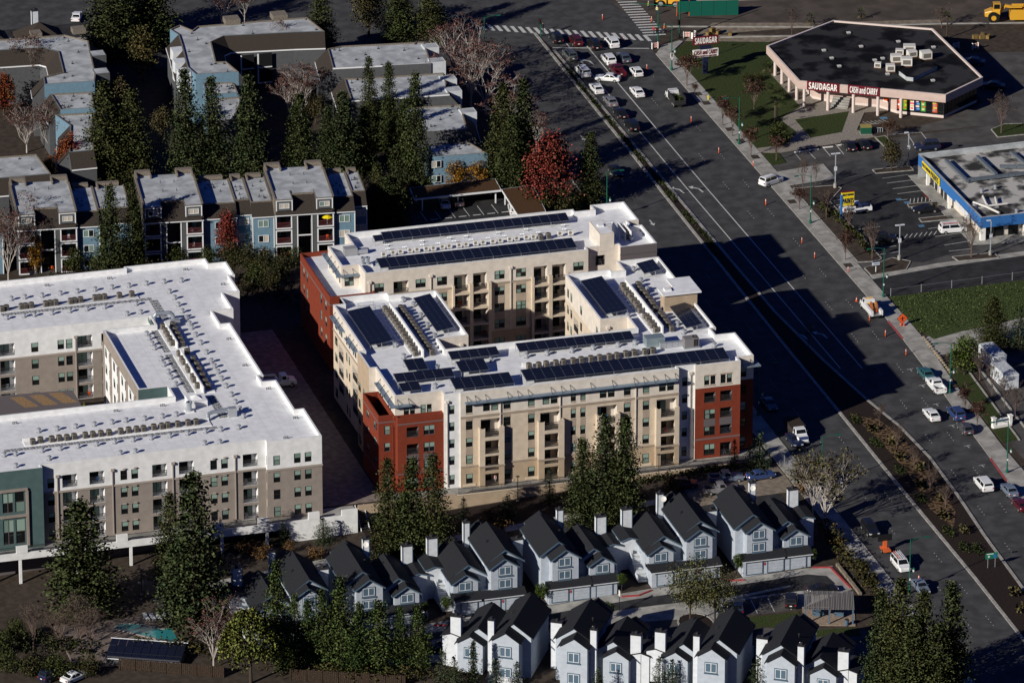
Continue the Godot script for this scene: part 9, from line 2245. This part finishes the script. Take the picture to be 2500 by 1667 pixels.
	# hedges
	var hg = Color(0.055, 0.060, 0.020); var hb = Color(0.105, 0.085, 0.030)
	hedge("long clipped hedge between the row houses and the street", [25.4, 97.0, 25.6, 104.0, 26.0, 112.0, 25.4, 120.0, 24.4, 130.0], 2.4, 2.2, 0.0, hg, hb)
	hedge("tall rusty hedge at the street tree beside the last row house", [26.0, 88.0, 25.8, 96.5], 2.6, 2.6, 0.0, hg, Color(0.13, 0.085, 0.03))
	hedge("ragged olive hedge along the back fence", [-86.0, 92.0, -78.0, 97.0, -68.0, 103.5], 2.2, 2.4, fall(-86.0), hg, hb, 0.8)
	hedge("ragged olive hedge below the pines", [-66.0, 107.0, -58.0, 112.5, -48.0, 117.0, -40.0, 121.0], 2.6, 2.2, fall(-66.0), hg, hb, 0.8)
	hedge("dark hedge at the pool corner", [-108.0, 84.0, -98.0, 88.0, -92.0, 93.5], 4.0, 3.0, fall(-108.0), Color(0.035, 0.045, 0.018), Color(0.06, 0.065, 0.024), 0.8)
	hedge("planted bank below the terrace railing", [4.0, 60.6, 12.0, 60.4, 20.0, 60.6], 2.0, 0.9, fall(4.0), Color(0.035, 0.045, 0.018), hg)
	hedge("low hedge strip in the paint shop planter", [69.0, -44.0, 70.2, -30.0, 70.4, -20.0], 1.4, 1.1, 0.1, Color(0.05, 0.055, 0.02), Color(0.09, 0.10, 0.03))
	hedge("overgrown undergrowth behind the grey apartment houses", [-70, -44, -50, -42, -40, -32, -28, -24], 5.0, 3.2, 0.0, Color(0.036, 0.036, 0.016), Color(0.066, 0.052, 0.024), 0.5)
	hedge("undergrowth between the redwoods of the grove", [-56, -84, -40, -80, -20, -76, -6, -72], 7.0, 3.0, 0.0, Color(0.030, 0.036, 0.016), Color(0.05, 0.05, 0.02), 0.35)
	# median planting
	var gt = Color(0.13, 0.105, 0.045); var gr = Color(0.040, 0.062, 0.018)
	for e in [[44.8, 47.5, 1], [46.2, 52, 0], [45.0, 57.5, 1], [47.6, 58, 0], [46.6, 64, 0], [45.2, 68.5, 1], [48.6, 69, 0], [46.4, 75.5, 0], [44.9, 80.5, 1], [48.0, 81, 0], [45.9, 88, 0], [44.8, 93.5, 1], [47.4, 94, 0], [45.2, 100, 1], [46.9, 101, 1], [44.6, -30, 2], [45.2, -36, 2], [45.0, -45, 2], [44.9, -56, 2], [45.3, -64, 2], [45.1, -75, 2], [45.2, -84, 2], [45.3, -94, 2], [45.3, -104, 2], [45.4, -112, 2], [45.4, -120, 2], [46.0, 124, 0], [47.0, 118, 0]]:
		var L = Leaves.new(); L.r.seed = int(e[1] * 7 + 900)
		var k: int = e[2]
		for i in 55 if k == 0 else 70:
			var a = L.r.randf() * TAU; var d = sqrt(L.r.randf())
			if k == 0: L.leaf(Vector3(cos(a) * d * 0.9, L.r.randf_range(0.1, 1.0), sin(a) * d * 1.4), 0.5, 2.2, mixc(gt, Color(0.07, 0.07, 0.028), L.r.randf()))
			else: L.clump(Vector3(cos(a) * d * (0.7 if k == 2 else 0.8), L.r.randf_range(0.05, 0.5), sin(a) * d * (3.6 if k == 2 else 2.0)), 0.3, 5, 0.2, 0.7, mixc(gr, Color(0.065, 0.085, 0.026), L.r.randf()))
		var o = tag(inst(["tufted_shrub", "low_shrub", "ground_shrub"][k], L.commit(), M.leaf, self, Vector3(e[0], 0.1, e[1])), ["tawny ornamental grass clump in the planted median", "low green shrub patch in the planted median", "narrow green ground cover bed in the thin part of the median"][k], "plant", ["grass clumps in the median", "shrub patches in the median", "ground cover in the median"][k])
	strip("straw_patch", [44.9, 44.5, 48.6, 48, 50.0, 56, 49.8, 72, 48.6, 86, 46.2, 92, 45.0, 84, 46.2, 70, 46.0, 56], 0.108, mat(0.15, 0.095, 0.05, 0.95, "patch", 0.25))
	# field tufts
	var tf = Leaves.new(); tf.r.seed = 3
	for i in 9000:
		var x = tf.r.randf_range(67, 118); var z = tf.r.randf_range(-3, 17)
		if z > 15.5 - (x - 70) * 0.16 or z < -1.0 - (x - 67) * 0.03: continue
		tf.leaf(Vector3(x, 0.08, z), tf.r.randf_range(0.1, 0.3), 0.7, mixc(Color(0.085, 0.13, 0.03), Color(0.13, 0.15, 0.055), tf.r.randf()))
	var tg = inst("field_grass", tf.commit(), M.leaf); tag(tg, "long green grass tufts on the vacant field", "grass"); tg.set_meta("kind", "stuff")
	# pool, solar roof, loungers, fence
	var py = fall(-82.0)
	strip("pool_deck", [-96, 80, -74, 80.5, -73, 91, -80, 97, -96, 95], py + 0.10, mat(0.20, 0.16, 0.14, 0.9, "mottle", 0.2), 0.5)
	var pw = V2([-87.4, 83.6, -86.0, 82.2, -83.6, 82.9, -80.0, 86.0, -78.2, 85.0, -76.6, 86.2, -75.6, 90.0, -77.6, 91.4, -80.5, 90.6])
	var wm = MB.new(); wm.cap(pw, py + 0.13); struct("water", wm, M.water)
	var pk = MB.new()
	for i in pw.size(): pk.bar(Vector3(pw[i].x, py + 0.14, pw[i].y), Vector3(pw[(i + 1) % pw.size()].x, py + 0.14, pw[(i + 1) % pw.size()].y), 0.3, 0.1)
	struct("pool_coping", pk, M.kerb)
	var ps = thing("solar_roof", "low pool house roof covered with dark solar heating panels", "roof", Vector3(-85.0, py, 95.6), deg_to_rad(-25))
	for i in 9:
		for j in 3:
			var b = blk("panel", ps, Vector3(-5.2 + i * 1.3, 1.9 - j * 0.35, -1.6 + j * 1.7), Vector3(1.22, 0.06, 1.6), M.panel); b.rotation.x = 0.2
	for s in [-1, 1]: blk("rail", ps, Vector3(0, 1.55 - s * 0.5, s * 2.6), Vector3(12, 0.1, 0.12), M.frame_white)
	blk("wall", ps, Vector3(0, 0.6, 0.2), Vector3(11.4, 1.2, 4.2), M.grey_wall)
	for i in 5:
		var lo = thing("pool_lounger", "white reclining pool lounger in the shaded row by the pool", "lounger", Vector3(-81.8 + i * 0.95, py + 0.1, 81.6 + i * 0.18), 0.15, "loungers by the pool")
		blk("seat", lo, Vector3(0, 0.35, 0.35), Vector3(0.6, 0.06, 1.2), M.siding_w); var bk = blk("backrest", lo, Vector3(0, 0.55, -0.5), Vector3(0.6, 0.06, 0.7), M.siding_w); bk.rotation.x = 0.6
		for x in [-0.26, 0.26]:
			for z in [-0.2, 0.85]: blk("leg", lo, Vector3(x, 0.17, z), Vector3(0.05, 0.34, 0.05), M.siding_w)
	for e in [[-89.6, 97.0, -75.2, 105.6], [-66.0, 109.6, -50, 117.6]]:
		var fn = thing("board_fence", "weathered dark board fence with posts below the %s" % ("pool hedge" if e[0] < -80 else "pine row"), "fence", Vector3(e[0], fall(e[0]), e[1]))
		var a = Vector2(e[0], e[1]); var b = Vector2(e[2], e[3]); var n = int(a.distance_to(b) / 0.3); var turn = -atan2((b - a).y, (b - a).x)
		for i in n:
			var c = a.lerp(b, (i + 0.5) / n); blk("board", fn, Vector3(c.x, fall(c.x) + 0.95 + rng.randf_range(-0.03, 0.03), c.y) - fn.position, Vector3(0.27, 1.8, 0.04), M.wood, turn)
			if i % 8 == 0: blk("post", fn, Vector3(c.x, fall(c.x) + 1.0, c.y + 0.08) - fn.position, Vector3(0.14, 2.0, 0.14), M.wood, turn)
	# paths behind the row houses, dirt lot
	front_sheet("path", [-70, 72.0, -50, 69.5, -30, 68.5, -10, 67.6, 6, 67.0, 6, 68.8, -10, 69.6, -30, 70.6, -50, 72.0, -70, 74.6], 0.01, M.concrete)
	front_sheet("lane", [-50, 73.5, -20, 72.0, 10, 71.0, 24, 69.5, 24, 78, 10, 79, -20, 80, -50, 82], 0.004, M.asphalt_new)
	front_sheet("dirt_lot", [10, 63.5, 27, 61.5, 27, 71.5, 10, 72], 0.012, M.dirt_light)
	front_sheet("path", [-80, 68, -74, 66.5, -72, 80, -79, 82], 0.012, M.asphalt_old)
	front_sheet("planting_bed", [-42, 59.2, 4, 59.2, 4, 66, -42, 68], 0.006, M.bark_mulch)
	var pb = thing("stair_flight", "dark steel stair between the white wall and the tan wall", "stairs", Vector3(-41.6, -2.9, 60.0))
	for i in 12: blk("tread", pb, Vector3(0, 2.9 - i * 0.24, -2.0 + i * 0.33), Vector3(1.3, 0.06, 0.32), M.dark_metal)
	for s in [-1, 1]: var hm = MB.new(); hm.bar(Vector3(s * 0.7, 2.95, -2.2), Vector3(s * 0.7, 0.2, 1.9), 0.08, 0.3); obj("stringer", hm, M.white, pb, true)
